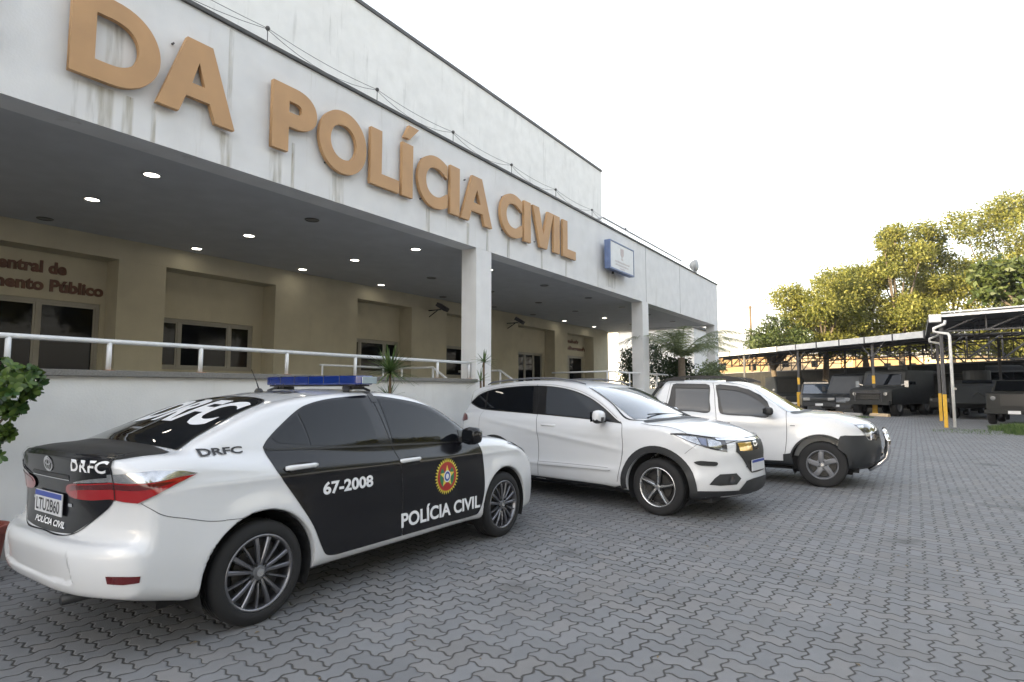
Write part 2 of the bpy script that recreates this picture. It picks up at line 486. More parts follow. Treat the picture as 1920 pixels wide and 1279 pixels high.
# tall block behind; its unseen west end is lengthened to shade the yard
mb = MB(); mb.box(-60, 24.45, YW + .001, 19.5, ZC + .26, 11.5)
mb.obj('upper_block', M['white_tall'], bld)
mb = MB(); mb.box(-60.1, 24.47, YW - .04, 19.6, 11.502, 11.60)
mb.obj('roof_edge', M['coping'], bld)
# back wall with recessed bays: (x0, x1 of openings)
bays = [(1.9, 4.66), (5.46, 7.77), (10.09, 12.05), (13.55, 15.2), (17.45, 20.04), (21.08, 23.45)]
mb = MB()
xs = XL
for a, c_ in bays:
    mb.box(xs, a, YW, YR, FLOOR, 3.76)
    xs = c_
mb.box(xs, 24.95, YW, YR, FLOOR, 3.76)
mb.box(XL, 24.95, YW, YR, 3.761, ZC + .029)
mb.obj('pilastered_wall', M['beige_wall'], bld)

def glazing(x0, x1, z0, z1, mull, door=False):
    """window or glazed door set in the recess wall; mull: x of mullions"""
    fr = MB()
    y0, y1 = YR + .03, YR + .09
    t = .055
    fr.box(x0, x1, y0, y1, z1 - t, z1); fr.box(x0, x1, y0, y1, z0, z0 + t)
    xs = [x0 + t / 2] + mull + [x1 - t / 2]
    for x in xs: fr.box(x - t / 2, x + t / 2, y0 - .002, y1, z0 + t, z1 - t)
    kind = 'glazed_door' if door else 'window'
    f = fr.obj(kind, M['alu'], bld, bevel=.004)
    for i in range(len(xs) - 1):
        p = MB(); p.box(xs[i] + t / 2, xs[i + 1] - t / 2, y0 + .025, y0 + .033, z0 + t, z1 - t)
        p.obj('pane', M['window_glass'], f)
        s = MB()
        a, c_ = xs[i] + t / 2 + .001, xs[i + 1] - t / 2 - .001
        for q in ((a, a + .03, z0 + t, z1 - t), (c_ - .03, c_, z0 + t, z1 - t), (a + .03, c_ - .03, z0 + t, z0 + t + .035), (a + .03, c_ - .03, z1 - t - .035, z1 - t)):
            s.box(q[0], q[1], y0 + .008, y0 + .024, q[2], q[3])
        s.obj('sash', M['alu'], f)
    return f
openings = {0: (1.95, 4.58, FLOOR, 2.98, [2.72, 3.68], True), 1: (5.50, 7.55, 1.86, 2.86, [5.98, 7.02], False), 2: (10.2, 12.0, 1.88, 2.80, [10.62, 11.5], False),
            3: (14.0, 15.1, 1.84, 2.84, [], False), 4: (18.0, 19.85, FLOOR, 2.86, [18.62, 19.24], True), 5: (21.7, 23.3, FLOOR, 2.90, [22.05], True)}
for i, (a, c_) in enumerate(bays):
    mb = MB()
    ox0, ox1, oz0, oz1, mu, dr = openings[i]
    yy = (YR + .001, YR + .12)
    mb.box(a - .3, ox0, *yy, FLOOR, ZC + .02); mb.box(ox1, c_ + .3, *yy, FLOOR, ZC + .02)
    mb.box(ox0, ox1, *yy, oz1, ZC + .02)
    if oz0 > FLOOR: mb.box(ox0, ox1, *yy, FLOOR, oz0)
    glazing(ox0 + .001, ox1 - .001, oz0 + .001, oz1 - .001, mu, dr)
    mb.obj('recess_wall', M['beige_wall'], bld)
mb = MB(); mb.box(XL, 24.9, YR + .4, YR + .5, FLOOR, ZC); mb.obj('inner_wall', M['interior'], bld)
# terrace: wall towards the yard, cap, floor
mb = MB(); mb.box(XL, 8.605, YF + .001, YF + .22, 0, 1.60); mb.obj('terrace_wall', M['base_wall'], bld)
mb = MB(); mb.box(XL, 8.604, YF - .05, YF + .27, 1.601, 1.662); mb.obj('terrace_cap', M['granite'], bld, bevel=.006)
mb = MB(); mb.box(XL, 9.0, YF + .221, YR + .4, 0, FLOOR - .001); mb.box(9.001, 24.9, 8.2, YR + .4, 0, FLOOR); mb.box(17.3, 24.6, YF + .36, 8.199, 0, FLOOR)
mb.obj('terrace_floor', M['concrete'], bld)
mb = MB(); mb.box(XL, 8.6, YF - .02, YF, 0, .16); mb.obj('plinth', M['concrete'], bld)
mb = MB(); mb.box(14.4, 24.61, YF + .02, YF + .22, 0, 1.50); mb.obj('terrace_wall', M['base_wall'], bld)
mb = MB()
for i in range(6):
    mb.box(9.1, 14.39, YF + .1 + i * .28, 8.199, i * .17, (i + 1) * .17 - .002)
mb.obj('steps', M['concrete'], bld)
# faint stains under letters
def stain_mat():
    m, nt, b = new_mat('rain_stain')
    setp(b, color=(0.47, 0.42, 0.31), rough=0.9)
    L = nt.links.new
    tc = N(nt, 'ShaderNodeTexCoord')
    mp = N(nt, 'ShaderNodeMapping'); mp.inputs['Scale'].default_value = (9, 1, .9); L(tc.outputs['Object'], mp.inputs[0])
    nz = N(nt, 'ShaderNodeTexNoise'); nz.inputs['Scale'].default_value = 2; nz.inputs['Detail'].default_value = 6; L(mp.outputs[0], nz.inputs['Vector'])
    mr = N(nt, 'ShaderNodeMapRange'); mr.inputs['From Min'].default_value = .35; mr.inputs['From Max'].default_value = .75; mr.inputs['To Max'].default_value = .55
    L(nz.outputs[0], mr.inputs['Value'])
    uv = N(nt, 'ShaderNodeUVMap')
    sx = N(nt, 'ShaderNodeSeparateXYZ'); L(tc.outputs['UV'], sx.inputs[0])
    def mm(op, a, c):
        n = N(nt, 'ShaderNodeMath', operation=op)
        for i, q in enumerate((a, c)):
            if isinstance(q, (int, float)): n.inputs[i].default_value = q
            else: L(q, n.inputs[i])
        return n.outputs[0]
    u = sx.outputs[0]
    ed = mm('MULTIPLY', mm('MULTIPLY', u, mm('SUBTRACT', 1.0, u)), 4.0)
    ed = mm('MINIMUM', mm('MULTIPLY', ed, 1.6), 1.0)
    fa = mm('MULTIPLY', ed, mr.outputs[0])
    L(fa, b.inputs['Alpha'])
    return m
M['stain'] = stain_mat()
mb = MB(); uvs = []
for x0, x1, z0, z1 in ((2.30, 2.56, ZC, 4.5), (2.62, 2.74, ZC, 4.5), (2.18, 2.24, ZC, 4.48), (2.9, 2.96, ZC, 4.5), (3.62, 3.82, ZC, 4.5), (3.72, 3.79, 4.6, 5.8), (4.3, 4.5, ZC, 4.5), (4.62, 4.68, ZC, 4.7),
                       (2.44, 2.62, 4.72, 5.2), (5.25, 5.5, ZC, 4.5), (8.9, 8.99, ZC, 4.5), (8.3, 8.4, ZC, 4.5), (9.6, 9.7, ZC, 4.5), (10.9, 11.0, ZC, 4.5), (12.0, 12.1, ZC, 4.5), (7.2, 7.32, ZC, 4.5), (14.2, 14.9, 4.2, 4.6), (1.2, 1.5, ZC, 4.5)):
    mb = MB(); mb.add([(x0, YF - .002, z0), (x1, YF - .002, z0), (x1, YF - .002, z1), (x0, YF - .002, z1)], [(0, 1, 2, 3)])
    o = link('rain_stain', mb.mesh(fixn=False), M['stain'], bld)
    uvl = o.data.uv_layers.new(name='UVMap')
    for i, q in enumerate([(0, 0), (1, 0), (1, 1), (0, 1)]): uvl.data[i].uv = q
# vertical construction joints in the beam
for x in (17.1, 20.3):
    mb = MB(); mb.box(x, x + .014, YF - .0025, YF + .01, ZC + .02, ZFT); mb.obj('joint', M['coping'], bld)

# ------------------------------------------------------------------ sign lettering on the front beam
sign = thing('facade_lettering', 'big brown raised letters spelling da policia civil along the white front beam', 'sign lettering', (0, 0, 0))
LET = [('D', 2.117, 2.93, 4.515, 5.39), ('A', 2.905, 3.781, 4.515, 5.39), ('P', 4.272, 4.938, 4.515, 5.385), ('O', 4.981, 5.817, 4.50, 5.40),
       ('L', 5.90, 6.498, 4.52, 5.385), ('I', 6.558, 6.80, 4.52, 5.385), ('C', 6.914, 7.659, 4.505, 5.40), ('I', 7.732, 7.99, 4.52, 5.385),
       ('A', 8.029, 8.973, 4.52, 5.39), ('C', 9.248, 10.032, 4.51, 5.40), ('I', 10.105, 10.36, 4.53, 5.39), ('V', 10.447, 11.319, 4.53, 5.39),
       ('I', 11.327, 11.60, 4.53, 5.39), ('L', 11.744, 12.372, 4.53, 5.39), ('E', 0.95, 1.55, 4.515, 5.39), ('D', -.0, .84, 4.515, 5.39)]
for ch, x0, x1, z0, z1 in LET:
    if ch == 'I':
        m_ = MB(); m_.box(x0, x1, YF - .095, YF - .035, z0, z1); me = m_.mesh(bevel=.004)
    elif ch == 'L':
        m_ = MB(); t = .225; m_.prism([(x0, z0), (x1, z0), (x1, z0 + .2), (x0 + t, z0 + .2), (x0 + t, z1), (x0, z1)], YF - .095, YF - .035); me = m_.mesh(bevel=.004)
    elif ch == 'V':
        m_ = MB(); c_ = (x0 + x1) / 2; m_.prism([(x0, z1), (x0 + .25, z1), (c_, z0 + .3), (x1 - .25, z1), (x1, z1), (c_ + .15, z0), (c_ - .15, z0)], YF - .095, YF - .035); me = m_.mesh(bevel=.004)
    elif ch == 'A':
        c_ = (x0 + x1) / 2
        q = [(x0, z0), (x0 + .235, z0), (x0 + .305, z0 + .205), (x1 - .305, z0 + .205), (x1 - .235, z0), (x1, z0), (c_ + .145, z1), (c_ - .145, z1)]
        tri = [(x0 + .365, z0 + .37), (x1 - .365, z0 + .37), (c_, z1 - .24)]
        verts = [Vector((a, c2, 0)) for a, c2 in q + tri]
        tess = tessellate_polygon([[Vector((a, c2, 0)) for a, c2 in q], [Vector((a, c2, 0)) for a, c2 in tri]])
        m_ = MB(); n = len(verts)
        m_.add([(p.x, YF - .095, p.y) for p in verts] + [(p.x, YF - .035, p.y) for p in verts],
               [tuple(t) for t in tess] + [tuple(n + i for i in reversed(t)) for t in tess]
               + [(i, (i + 1) % 8, n + (i + 1) % 8, n + i) for i in range(8)] + [(8 + i, 8 + (i + 1) % 3, n + 8 + (i + 1) % 3, n + 8 + i) for i in range(3)])
        me = m_.mesh()
    else:
        me = fit_box(text_mesh(ch, 1.0, .042, .03, res=12), x0, x1, z0, z1, YF - .035)
    link('letter', me, M['letter'], sign)
m_ = MB(); m_.prism([(6.59, 5.47), (6.72, 5.47), (6.93, 5.70), (6.70, 5.70)], YF - .095, YF - .035); m_.obj('accent_mark', M['letter'], sign, bevel=.004)
m_ = MB()
for ch, x0, x1, z0, z1 in LET:
    for z in (z0 + .1, z1 - .12): m_.cyl(((x0 * .8 + x1 * .2), YF - .018, z), (0, 1, 0), .012, .036, 6)
m_.obj('standoff_pins', M['coping'], sign)

def small_sign(name, label, lines, x0s, x1s, zs, h):
    t = thing(name, label, 'sign lettering', (0, 0, 0))
    for s_, x0, x1, z in zip(lines, x0s, x1s, zs):
        me = fit_box(text_mesh(s_, .3, .042, .01, res=4), x0, x1, z, z + h, YR - .001)
        link('word_line', me, M['red_letter'], t)
small_sign('door_lettering', 'small red brown letters above the glazed door behind the white railing', ['Central de', 'Atendimento Público'], [2.93, 2.25], [4.04, 4.61], [3.41, 3.11], .21)
t = thing('door_lettering', 'two tiny faded rows of red brown letters above the farthest glazed door', 'sign lettering', (0, 0, 0))
_r = random.Random(5)
for x0_, x1_, z_ in ((21.6, 22.85, 3.42), (21.6, 23.4, 3.13)):      # too small and blurred to read: rows of letter-like strokes
    m_ = MB(); x_ = x0_
    while x_ < x1_:
        w_ = _r.uniform(.05, .11); h_ = _r.choice((.12, .12, .18)); m_.box(x_, x_ + .035, YR - .02, YR - .001, z_, z_ + h_); m_.box(x_ + .036, x_ + w_, YR - .018, YR - .001, z_ + h_ * _r.uniform(0, .6), z_ + h_ * _r.uniform(.7, 1)); x_ += w_ + .035
    m_.obj('word_line', M['red_letter'], t)

# ------------------------------------------------------------------ recessed downlights
on = {(3.43, 7.7), (3.43, 9.4), (5.8, 9.4), (5.8, 11.1), (8.15, 7.7), (8.15, 9.4), (8.15, 11.1), (10.5, 7.7), (10.5, 11.1), (20.1, 11.1), (20.1, 9.4), (22.7, 11.1)}
def downlight(lit):
    t = thing('downlight', 'x', 'ceiling light', (0, 0, 0))
    m_ = MB(); m_.lathe([(.085, 0.0), (.085, -.012), (.105, -.014), (.112, -.006), (.112, 0.0)], n=24); m_.obj('ring', M['grey_metal'] if lit else M['lamp_off'], t, smooth=True)
    m_ = MB(); m_.lathe([(.0001, -.008), (.05, -.0075), (.084, -.004)], n=24); m_.obj('lens', M['lamp_on'] if lit else M['lamp_off'], t)
    return t
protos = {True: None, False: None}
ROWN = {7.7: 'front', 9.4: 'middle', 11.1: 'back'}
for x in (1.1, 3.43, 5.8, 8.15, 10.5, 12.9, 15.4, 17.8, 20.1, 22.7):
    for y in (7.7, 9.4, 11.1):
        lit = (x, y) in on
        if x == 1.1: continue
        t = downlight(lit) if protos[lit] is None else copy_tree(protos[lit])
        if protos[lit] is None: protos[lit] = t
        t.location = (x, y, ZC + .029)
        col = [1.1, 3.43, 5.8, 8.15, 10.5, 12.9, 15.4, 17.8, 20.1, 22.7].index(x)
        ordn = ['', 'first', 'second', 'third', 'fourth', 'fifth', 'sixth', 'seventh', 'eighth', 'ninth'][col]
        tag(t, '%s downlight in the %s ceiling row, %s from the left' % ('lit' if lit else 'unlit', ROWN[y], ordn), 'ceiling light', 'downlights in the portico ceiling')

# ------------------------------------------------------------------ railings
def railing(label, pts_top, posts, r=.0255, base=None, rust=True, group=None):
    t = thing('railing', label, 'railing', (0, 0, 0), group=group)
    m_ = MB(); m_.tube(pts_top, r, 12); m_.obj('handrail', M['rail'], t, smooth=True)
    for p, h in posts:
        m_ = MB(); m_.cyl((p[0], p[1], p[2] + h / 2), (0, 0, 1), r * .92, h, 12); q = m_.obj('post', M['rail'], t, smooth=True)
        if rust:
            m_ = MB(); m_.lathe([(.0, .006), (.055, .006), (.058, 0)], c=(p[0] + .01, p[1], p[2] + .002), n=9); m_.obj('rusty_foot', M['rust'], q)
    return t
yr = YF + .1
posts = [((x, yr, 1.661), .29) for x in (1.86, 2.67, 3.60, 4.72, 5.86, 7.66, 8.52)]
railing('white tubular railing on the granite cap of the terrace wall left of the column', [(-8.9, yr, 1.955), (8.56, yr, 1.955)], posts + [((x, yr, 1.661), .29) for x in (-4, -3, -2, -1, 0, .95)])
def stair_rail(x, label, flat):
    pts = [(x, 10.2, FLOOR + .92), (x, 8.4, FLOOR + .92), (x, YF + .3, .95), (x, YF + .05, .92)]
    t = railing(label, pts, [((x, 8.4, FLOOR), .92), ((x, 10.1, FLOOR), .92), ((x, YF + .3, .18), .78)], .024, rust=False)
    return t
railing('white handrail sloping down the entrance steps just right of the column', [(9.35, 9.3, 1.93), (9.35, 8.3, 1.93), (9.35, 6.75, .95)], [((9.35, 9.2, FLOOR), .91), ((9.35, 8.3, FLOOR), .91), ((9.35, 6.8, .17), .8)], .024, rust=False)
railing('white handrail in the middle of the portico steps behind the white crossover', [(11.8, 9.6, 1.93), (11.8, 8.3, 1.93), (11.8, 6.75, .95)], [((11.8, 9.5, FLOOR), .91), ((11.8, 8.3, FLOOR), .91), ((11.8, 6.8, .17), .8)], .024, rust=False)
railing('white railing on the low terrace wall at the second column', [(14.3, 8.3, 1.93), (14.45, YF + .12, 1.95), (24.6, YF + .12, 1.95)], [((x, YF + .12, 1.501), .44) for x in (14.5, 16.0, 18.2, 20.0, 21.8, 23.6)], .024, rust=False)
railing('thin white railing at the back of the terrace in front of the beige wall', [(8.9, 9.2, 1.93), (7.2, 9.2, 1.93)], [((8.8, 9.2, FLOOR), .91), ((7.25, 9.2, FLOOR), .91)], .02, rust=False)

# ------------------------------------------------------------------ wall floodlights on brackets
def wall_flood(x, label):
    t = thing('wall_floodlight', label, 'floodlight', (x, YW, 3.74), group='floodlights on the beige wall')
    m_ = MB(); m_.box(-.02, .02, -.45, -.001, -.015, .015); m_.bar((0, -.36, 0), (0, -.02, -.18), .02, .02); m_.obj('bracket', M['black'], t)
    m_ = MB(); m_.box(-.17, .17, -.15, .15, -.06, .06); o = m_.obj('lamp_housing', M['dark_steel'], t, bevel=.015); o.location = (0, -.52, .06); o.rotation_euler = (R(32), 0, R(20))
    return t
wall_flood(12.75, 'dark floodlight on a bracket left of the first column')
wall_flood(16.75, 'dark floodlight on a bracket between the two columns')

# ------------------------------------------------------------------ light box sign
t = thing('light_box_sign', 'faded white light box in a blue frame mounted beside the last letter', 'sign', (0, 0, 0))
x0, x1, z0, z1, yb = 13.90, 15.50, 4.60, 5.36, 6.33
m_ = MB(); m_.box(x0, x1, yb + .02, YF - .12, z0, z1); m_.obj('case', M['blue_frame'], t, bevel=.01)
m_ = MB()
for q in ((x0, x1, z1 - .03, z1), (x0, x1, z0, z0 + .04), (x0, x0 + .05, z0 + .04, z1 - .03), (x1 - .02, x1, z0 + .04, z1 - .03)): m_.box(q[0], q[1], yb - .012, yb + .019, q[2], q[3])
m_.obj('frame', M['blue_frame'], t)
m_ = MB(); m_.box(x0 + .051, x1 - .021, yb, yb + .018, z0 + .041, z1 - .031); f = m_.obj('face', M['sign_face'], t)
m_ = MB()
cx = (x0 + x1) / 2
m_.prism([(cx - .10, 5.24), (cx + .10, 5.24), (cx + .10, 5.08), (cx, 4.98), (cx - .10, 5.08)], yb - .0035, yb - .001)
m_.box(cx - .06, cx + .06, yb - .0035, yb - .001, 4.93, 4.97)
m_.obj('crest_mark', M['faded_ink'], f)
for z, h, wd in ((4.83, .05, .95), (4.745, .045, .85), (4.67, .04, .3)):      # lines faded beyond reading
    m_ = MB(); x_ = cx - wd / 2
    while x_ < cx + wd / 2:
        q_ = random.uniform(.02, .05); m_.box(x_, x_ + q_ * .6, yb - .003, yb - .001, z, z + h * random.uniform(.7, 1)); x_ += q_ + .012
    m_.obj('faded_line', M['faded_ink'], f)
m_ = MB(); m_.box(x0 + .3, x0 + .34, YF - .12, YF, z0 + .1, z1 - .1); m_.box(x1 - .34, x1 - .3, YF - .12, YF, z0 + .1, z1 - .1); m_.cyl((cx - .3, yb + .14, z0 - .03), (0, 0, 1), .035, .06); m_.obj('bracket', M['dark_steel'], t)

# ------------------------------------------------------------------ wires with ball insulators along the roof edge
t = thing('roof_edge_wire', 'thin wire with small dark balls on short rods along the front roof edge', 'wire', (0, 0, 0))
bx = [-3.6, -1.2, 1.2, 4.22, 6.42, 8.40, 10.2, 11.9, 13.35, 14.7]
bx = [-4.0, -1.4, 1.6, 4.30, 6.20, 8.05, 9.95, 11.8, 13.7, 15.9]
rods = MB(); wires = MB(); 
for i, x in enumerate(bx):
    z = ZFT + .32
    rods.cyl((x, YF + .12, ZFT + .18), (0, 0, 1), .006, .28, 6)
    m_ = MB(); m_.lathe([(.0001, -.032), (.022, -.022), (.032, 0), (.022, .022), (.0001, .032)], c=(x, YF + .12, z), n=12); m_.obj('ball', M['coping'], t, smooth=True)
    if i + 1 < len(bx):
        for sag, dy in ((.05, 0), (.16, .02)):
            pts = [(x + (bx[i + 1] - x) * k / 8, YF + .12 + dy, z - sag * 4 * (k / 8) * (1 - k / 8)) for k in range(9)]
            wires.tube(pts, .0038, 5)
rods.obj('rod', M['dark_steel'], t); wires.obj('wire', M['dark_steel'], t)

# roof pipe, roof floodlight
t = thing('roof_pipe', 'pale pipe on short stands along the right end of the roof', 'pipe', (0, 0, 0))
m_ = MB(); m_.tube([(16.2, 8.0, 6.62), (17.0, 8.0, 6.95), (17.3, 8.0, 6.98), (26.2, 8.0, 6.98)][0:2] + [(17.1, 8.0, 6.98), (24.9, 8.0, 6.98)], .035, 8); m_.obj('pipe', M['grey_metal'], t, smooth=True)
m_ = MB(); m_.box(16.6, 24.7, 8.0, 8.12, 5.33, 6.8); m_.obj('roof_upstand', M['white_wall'], t)
for x in (17.1, 19.0, 21.0, 23.0, 24.6):
    m_ = MB(); m_.cyl((x, 7.96, 6.85), (0, 0, 1), .012, .3, 6); m_.obj('stand', M['grey_metal'], t)
t = thing('roof_floodlight', 'round grey floodlight on a short stem at the right end of the roof', 'floodlight', (22.8, YF + .2, ZFT + .04))
m_ = MB(); m_.lathe([(.0001, .02), (.20, .0), (.24, .06), (.17, .22), (.08, .30), (.0001, .31)], n=20, axis='y'); o = m_.obj('lamp_head', M['grey_metal'], t, smooth=True); o.location = (0, -.1, .42)
m_ = MB(); m_.cyl((0, 0, .16), (0, 0, 1), .04, .32, 10); m_.obj('stem', M['grey_metal'], t)
m_ = MB(); m_.tube([(-.25, 0, .4), (-.25, 0, .18), (.25, 0, .18), (.25, 0, .4)], .015, 6); m_.obj('yoke', M['grey_metal'], t)

# the white building beyond the portico
t = thing('white_annex_building', 'plain white building seen through the far end of the portico', 'building', (0, 0, 0))
m_ = MB(); m_.box(33, 36, 10.0, 24, 0, 4.9); m_.obj('walls', M['white_tall'], t)
m_ = MB(); m_.box(32.9, 36.1, 9.9, 24.1, 4.901, 5.05); m_.obj('roof_edge', M['coping'], t)
m_ = MB(); m_.box(32.97, 32.998, 15.2, 17.2, 1.4, 2.6); m_.obj('window', M['window_glass'], t)
# ================================================================== CARS
def car_paint(name, color, rough=0.38, coat=1.0):
    m, nt, b = new_mat(name)
    setp(b, color=color, rough=rough, coat=coat, coatr=0.04)
    # road dust: a little rougher and browner low on the body
    L = nt.links.new
    tc = N(nt, 'ShaderNodeTexCoord'); nz = N(nt, 'ShaderNodeTexNoise'); nz.inputs['Scale'].default_value = 2.5; nz.inputs['Detail'].default_value = 6
    L(tc.outputs['Object'], nz.inputs['Vector'])
    mr = N(nt, 'ShaderNodeMapRange'); mr.inputs['From Min'].default_value = .3; mr.inputs['From Max'].default_value = .8
    mr.inputs['To Min'].default_value = .03; mr.inputs['To Max'].default_value = .14
    L(nz.outputs[0], mr.inputs['Value']); L(mr.outputs[0], b.inputs['Coat Roughness'])
    sp = N(nt, 'ShaderNodeSeparateXYZ'); L(tc.outputs['Object'], sp.inputs[0])
    z = N(nt, 'ShaderNodeMapRange'); z.inputs['From Min'].default_value = .2; z.inputs['From Max'].default_value = .55
    z.inputs['To Min'].default_value = .45; z.inputs['To Max'].default_value = 0; L(sp.outputs[2], z.inputs['Value'])
    mu = N(nt, 'ShaderNodeMath', operation='MULTIPLY'); L(z.outputs[0], mu.inputs[0]); L(nz.outputs[0], mu.inputs[1])
    mx = N(nt, 'ShaderNodeMix', data_type='RGBA'); mx.inputs['A'].default_value = (*color, 1); mx.inputs['B'].default_value = (.16, .14, .12, 1) if color[0] > .2 else (.02, .019, .018, 1)
    L(mu.outputs[0], mx.inputs['Factor']); L(mx.outputs['Result'], b.inputs['Base Color'])
    return m
M['car_white'] = car_paint('white_car_paint', (0.62, 0.63, 0.65))
M['car_black'] = car_paint('black_vinyl', (0.007, 0.007, 0.009), 0.22, .35)
M['car_black'].node_tree.nodes['Principled BSDF'].inputs['Specular IOR Level'].default_value = .25
M['car_black_matte'] = mat('matte_black_vinyl', (0.022, 0.022, 0.023), 0.42, var=.2, vscale=5)
M['cladding'] = mat('cladding_plastic', (0.018, 0.019, 0.021), 0.55, var=.15, vscale=12)
M['cladding_b'] = mat('bumper_plastic', (0.016, 0.018, 0.021), 0.5, var=.15, vscale=6)
M['rubber'] = mat('tyre_rubber', (0.011, 0.011, 0.012), 0.8, var=.3, vscale=14)
M['gap'] = mat('panel_gap', (0.012, 0.012, 0.013), 0.9)
M['seam_grey'] = mat('panel_gap_grey', (0.10, 0.10, 0.11), 0.8)
M['trim'] = mat('window_trim', (0.008, 0.008, 0.009), 0.35)
M['rim_grey'] = mat('rim_grey', (0.20, 0.20, 0.215), 0.28, metal=0.85)
M['rim_dull'] = mat('rim_dull_grey', (0.15, 0.155, 0.17), 0.45, metal=0.35)
M['rim_silver'] = mat('rim_silver', (0.62, 0.62, 0.62), 0.25, metal=0.9)
M['rim_dark'] = mat('rim_dark', (0.014, 0.014, 0.015), 0.35)
M['chrome'] = mat('chrome', (0.75, 0.75, 0.77), 0.08, metal=1.0)
M['disc'] = mat('brake_disc', (0.05, 0.048, 0.046), 0.5, metal=.5)
M['red_lamp'] = mat('red_lamp', (0.30, 0.006, 0.009), 0.12, coat=1.0, coatr=.02)
M['red_dark'] = mat('red_lamp_dark', (0.09, 0.004, 0.006), 0.12, coat=1.0, coatr=.02)
M['lens_clear'] = mat('clear_lens', (0.50, 0.51, 0.53), 0.10, metal=.8, var=.3, vscale=30, coat=1.0)
M['lens_dark'] = mat('headlamp_dark', (0.05, 0.05, 0.055), 0.08, coat=1.0, coatr=.02)
M['lens_blue'] = mat('headlamp_blue_grey', (0.16, 0.18, 0.26), 0.1, metal=.4, coat=1.0)
M['amber'] = mat('amber_reflection', (0.55, 0.36, 0.10), 0.15, metal=.5, coat=1.0)
M['plate'] = mat('plate_face', (0.60, 0.61, 0.63), 0.35)
M['plate_blue'] = mat('plate_blue', (0.02, 0.05, 0.30), 0.35)
M['plate_ink'] = mat('plate_ink', (0.02, 0.02, 0.025), 0.5)
M['vinyl_white'] = mat('vinyl_white', (0.72, 0.73, 0.75), 0.35)
M['vinyl_black'] = mat('vinyl_black', (0.02, 0.02, 0.022), 0.35)
M['bar_blue'] = mat('lightbar_blue', (0.006, 0.022, 0.15), 0.12, coat=1.0, coatr=.03, var=.15, vscale=6)
M['bar_clear'] = mat('lightbar_clear', (0.30, 0.38, 0.42), 0.15, coat=1.0)
M['gold'] = mat('emblem_gold', (0.45, 0.38, 0.04), 0.4)
M['yellow_v'] = mat('emblem_yellow', (0.70, 0.58, 0.08), 0.4)
M['green_v'] = mat('emblem_green', (0.02, 0.16, 0.07), 0.4)
M['red_v'] = mat('emblem_red', (0.36, 0.02, 0.02), 0.4)
M['blue_v'] = mat('emblem_blue', (0.03, 0.07, 0.30), 0.4)
def glass(name, c, rough=.02, spec=.5):
    m, nt, b = new_mat(name); setp(b, color=c, rough=rough, spec=spec); return m
M['car_glass'] = glass('tinted_car_glass', (0.005, 0.006, 0.008), .02, .34)
M['car_glass_grey'] = glass('grey_tinted_glass', (0.045, 0.05, 0.058), .05)
M['windshield'] = glass('windshield_glass', (0.035, 0.045, 0.06), .03, 1.0); M['windshield'].node_tree.nodes['Principled BSDF'].inputs['Coat Weight'].default_value = 1.0; M['windshield'].node_tree.nodes['Principled BSDF'].inputs['IOR'].default_value = 1.7

def catmull(pts, closed=True, n=6, sharp=()):
    """smooth a 2D polyline; indices in sharp stay corners"""
    P = [np.array(p, float) for p in pts]
    m = len(P); res = []
    rng_ = range(m if closed else m - 1)
    for i in rng_:
        p1, p2 = P[i], P[(i + 1) % m]
        p0 = P[i - 1] if (closed or i > 0) else p1
        p3 = P[(i + 2) % m] if (closed or i + 2 < m) else p2
        if i in sharp: p0 = 2 * p1 - p2
        if (i + 1) % m in sharp: p3 = 2 * p2 - p1
        d01, d12, d23 = (max(np.linalg.norm(b - a), 1e-6) ** .5 for a, b in ((p0, p1), (p1, p2), (p2, p3)))
        m1 = (p1 - p0) / d01 - (p2 - p0) / (d01 + d12) + (p2 - p1) / d12
        m2 = (p2 - p1) / d12 - (p3 - p1) / (d12 + d23) + (p3 - p2) / d23
        m1 *= d12; m2 *= d12
        for k in range(n):
            t = k / n
            h = (2 * t ** 3 - 3 * t ** 2 + 1, t ** 3 - 2 * t ** 2 + t, -2 * t ** 3 + 3 * t ** 2, t ** 3 - t ** 2)
            res.append(tuple(h[0] * p1 + h[1] * m1 + h[2] * p2 + h[3] * m2))
    if not closed: res.append(tuple(P[-1]))
    return res

def poly_sdf(px, pz, poly):
    P = np.array(poly, float); n = len(P)
    d = np.full(px.shape, 1e9); s = np.ones(px.shape)
    for i in range(n):
        a, b = P[i], P[(i - 1) % n]
        e = b - a; wx, wz = px - a[0], pz - a[1]
        t = np.clip((wx * e[0] + wz * e[1]) / (e @ e + 1e-12), 0, 1)
        dx, dz = wx - e[0] * t, wz - e[1] * t
        d = np.minimum(d, dx * dx + dz * dz)
        c1 = pz >= a[1]; c2 = pz < b[1]; c3 = e[0] * wz > e[1] * wx
        flip = (c1 & c2 & c3) | (~c1 & ~c2 & ~c3)
        s = np.where(flip, -s, s)
    return s * np.sqrt(d)

class Field2:
    """2D signed distance sampled on a grid, looked up bilinearly"""
    def __init__(s, poly, x0, x1, z0, z1, h=.0125):
        s.x0, s.z0, s.h = x0, z0, h
        xs = np.arange(x0, x1 + h, h); zs = np.arange(z0, z1 + h, h)
        X, Z = np.meshgrid(xs, zs, indexing='ij')
        s.g = poly_sdf(X, Z, poly)
    def __call__(s, x, z):
        a = np.clip((x - s.x0) / s.h, 0, s.g.shape[0] - 1.001); b = np.clip((z - s.z0) / s.h, 0, s.g.shape[1] - 1.001)
        i = a.astype(int); j = b.astype(int); u = a - i; v = b - j
        g = s.g
        return (g[i, j] * (1 - u) + g[i + 1, j] * u) * (1 - v) + (g[i, j + 1] * (1 - u) + g[i + 1, j + 1] * u) * v

def smax(a, b, k):
    h = np.maximum(k - np.abs(a - b), 0) / k
    return np.maximum(a, b) + h * h * k * .25
def smin(a, b, k): return -smax(-a, -b, k)
def sstep(x, a, b):
    t = np.clip((x - a) / (b - a), 0, 1); return t * t * (3 - 2 * t)

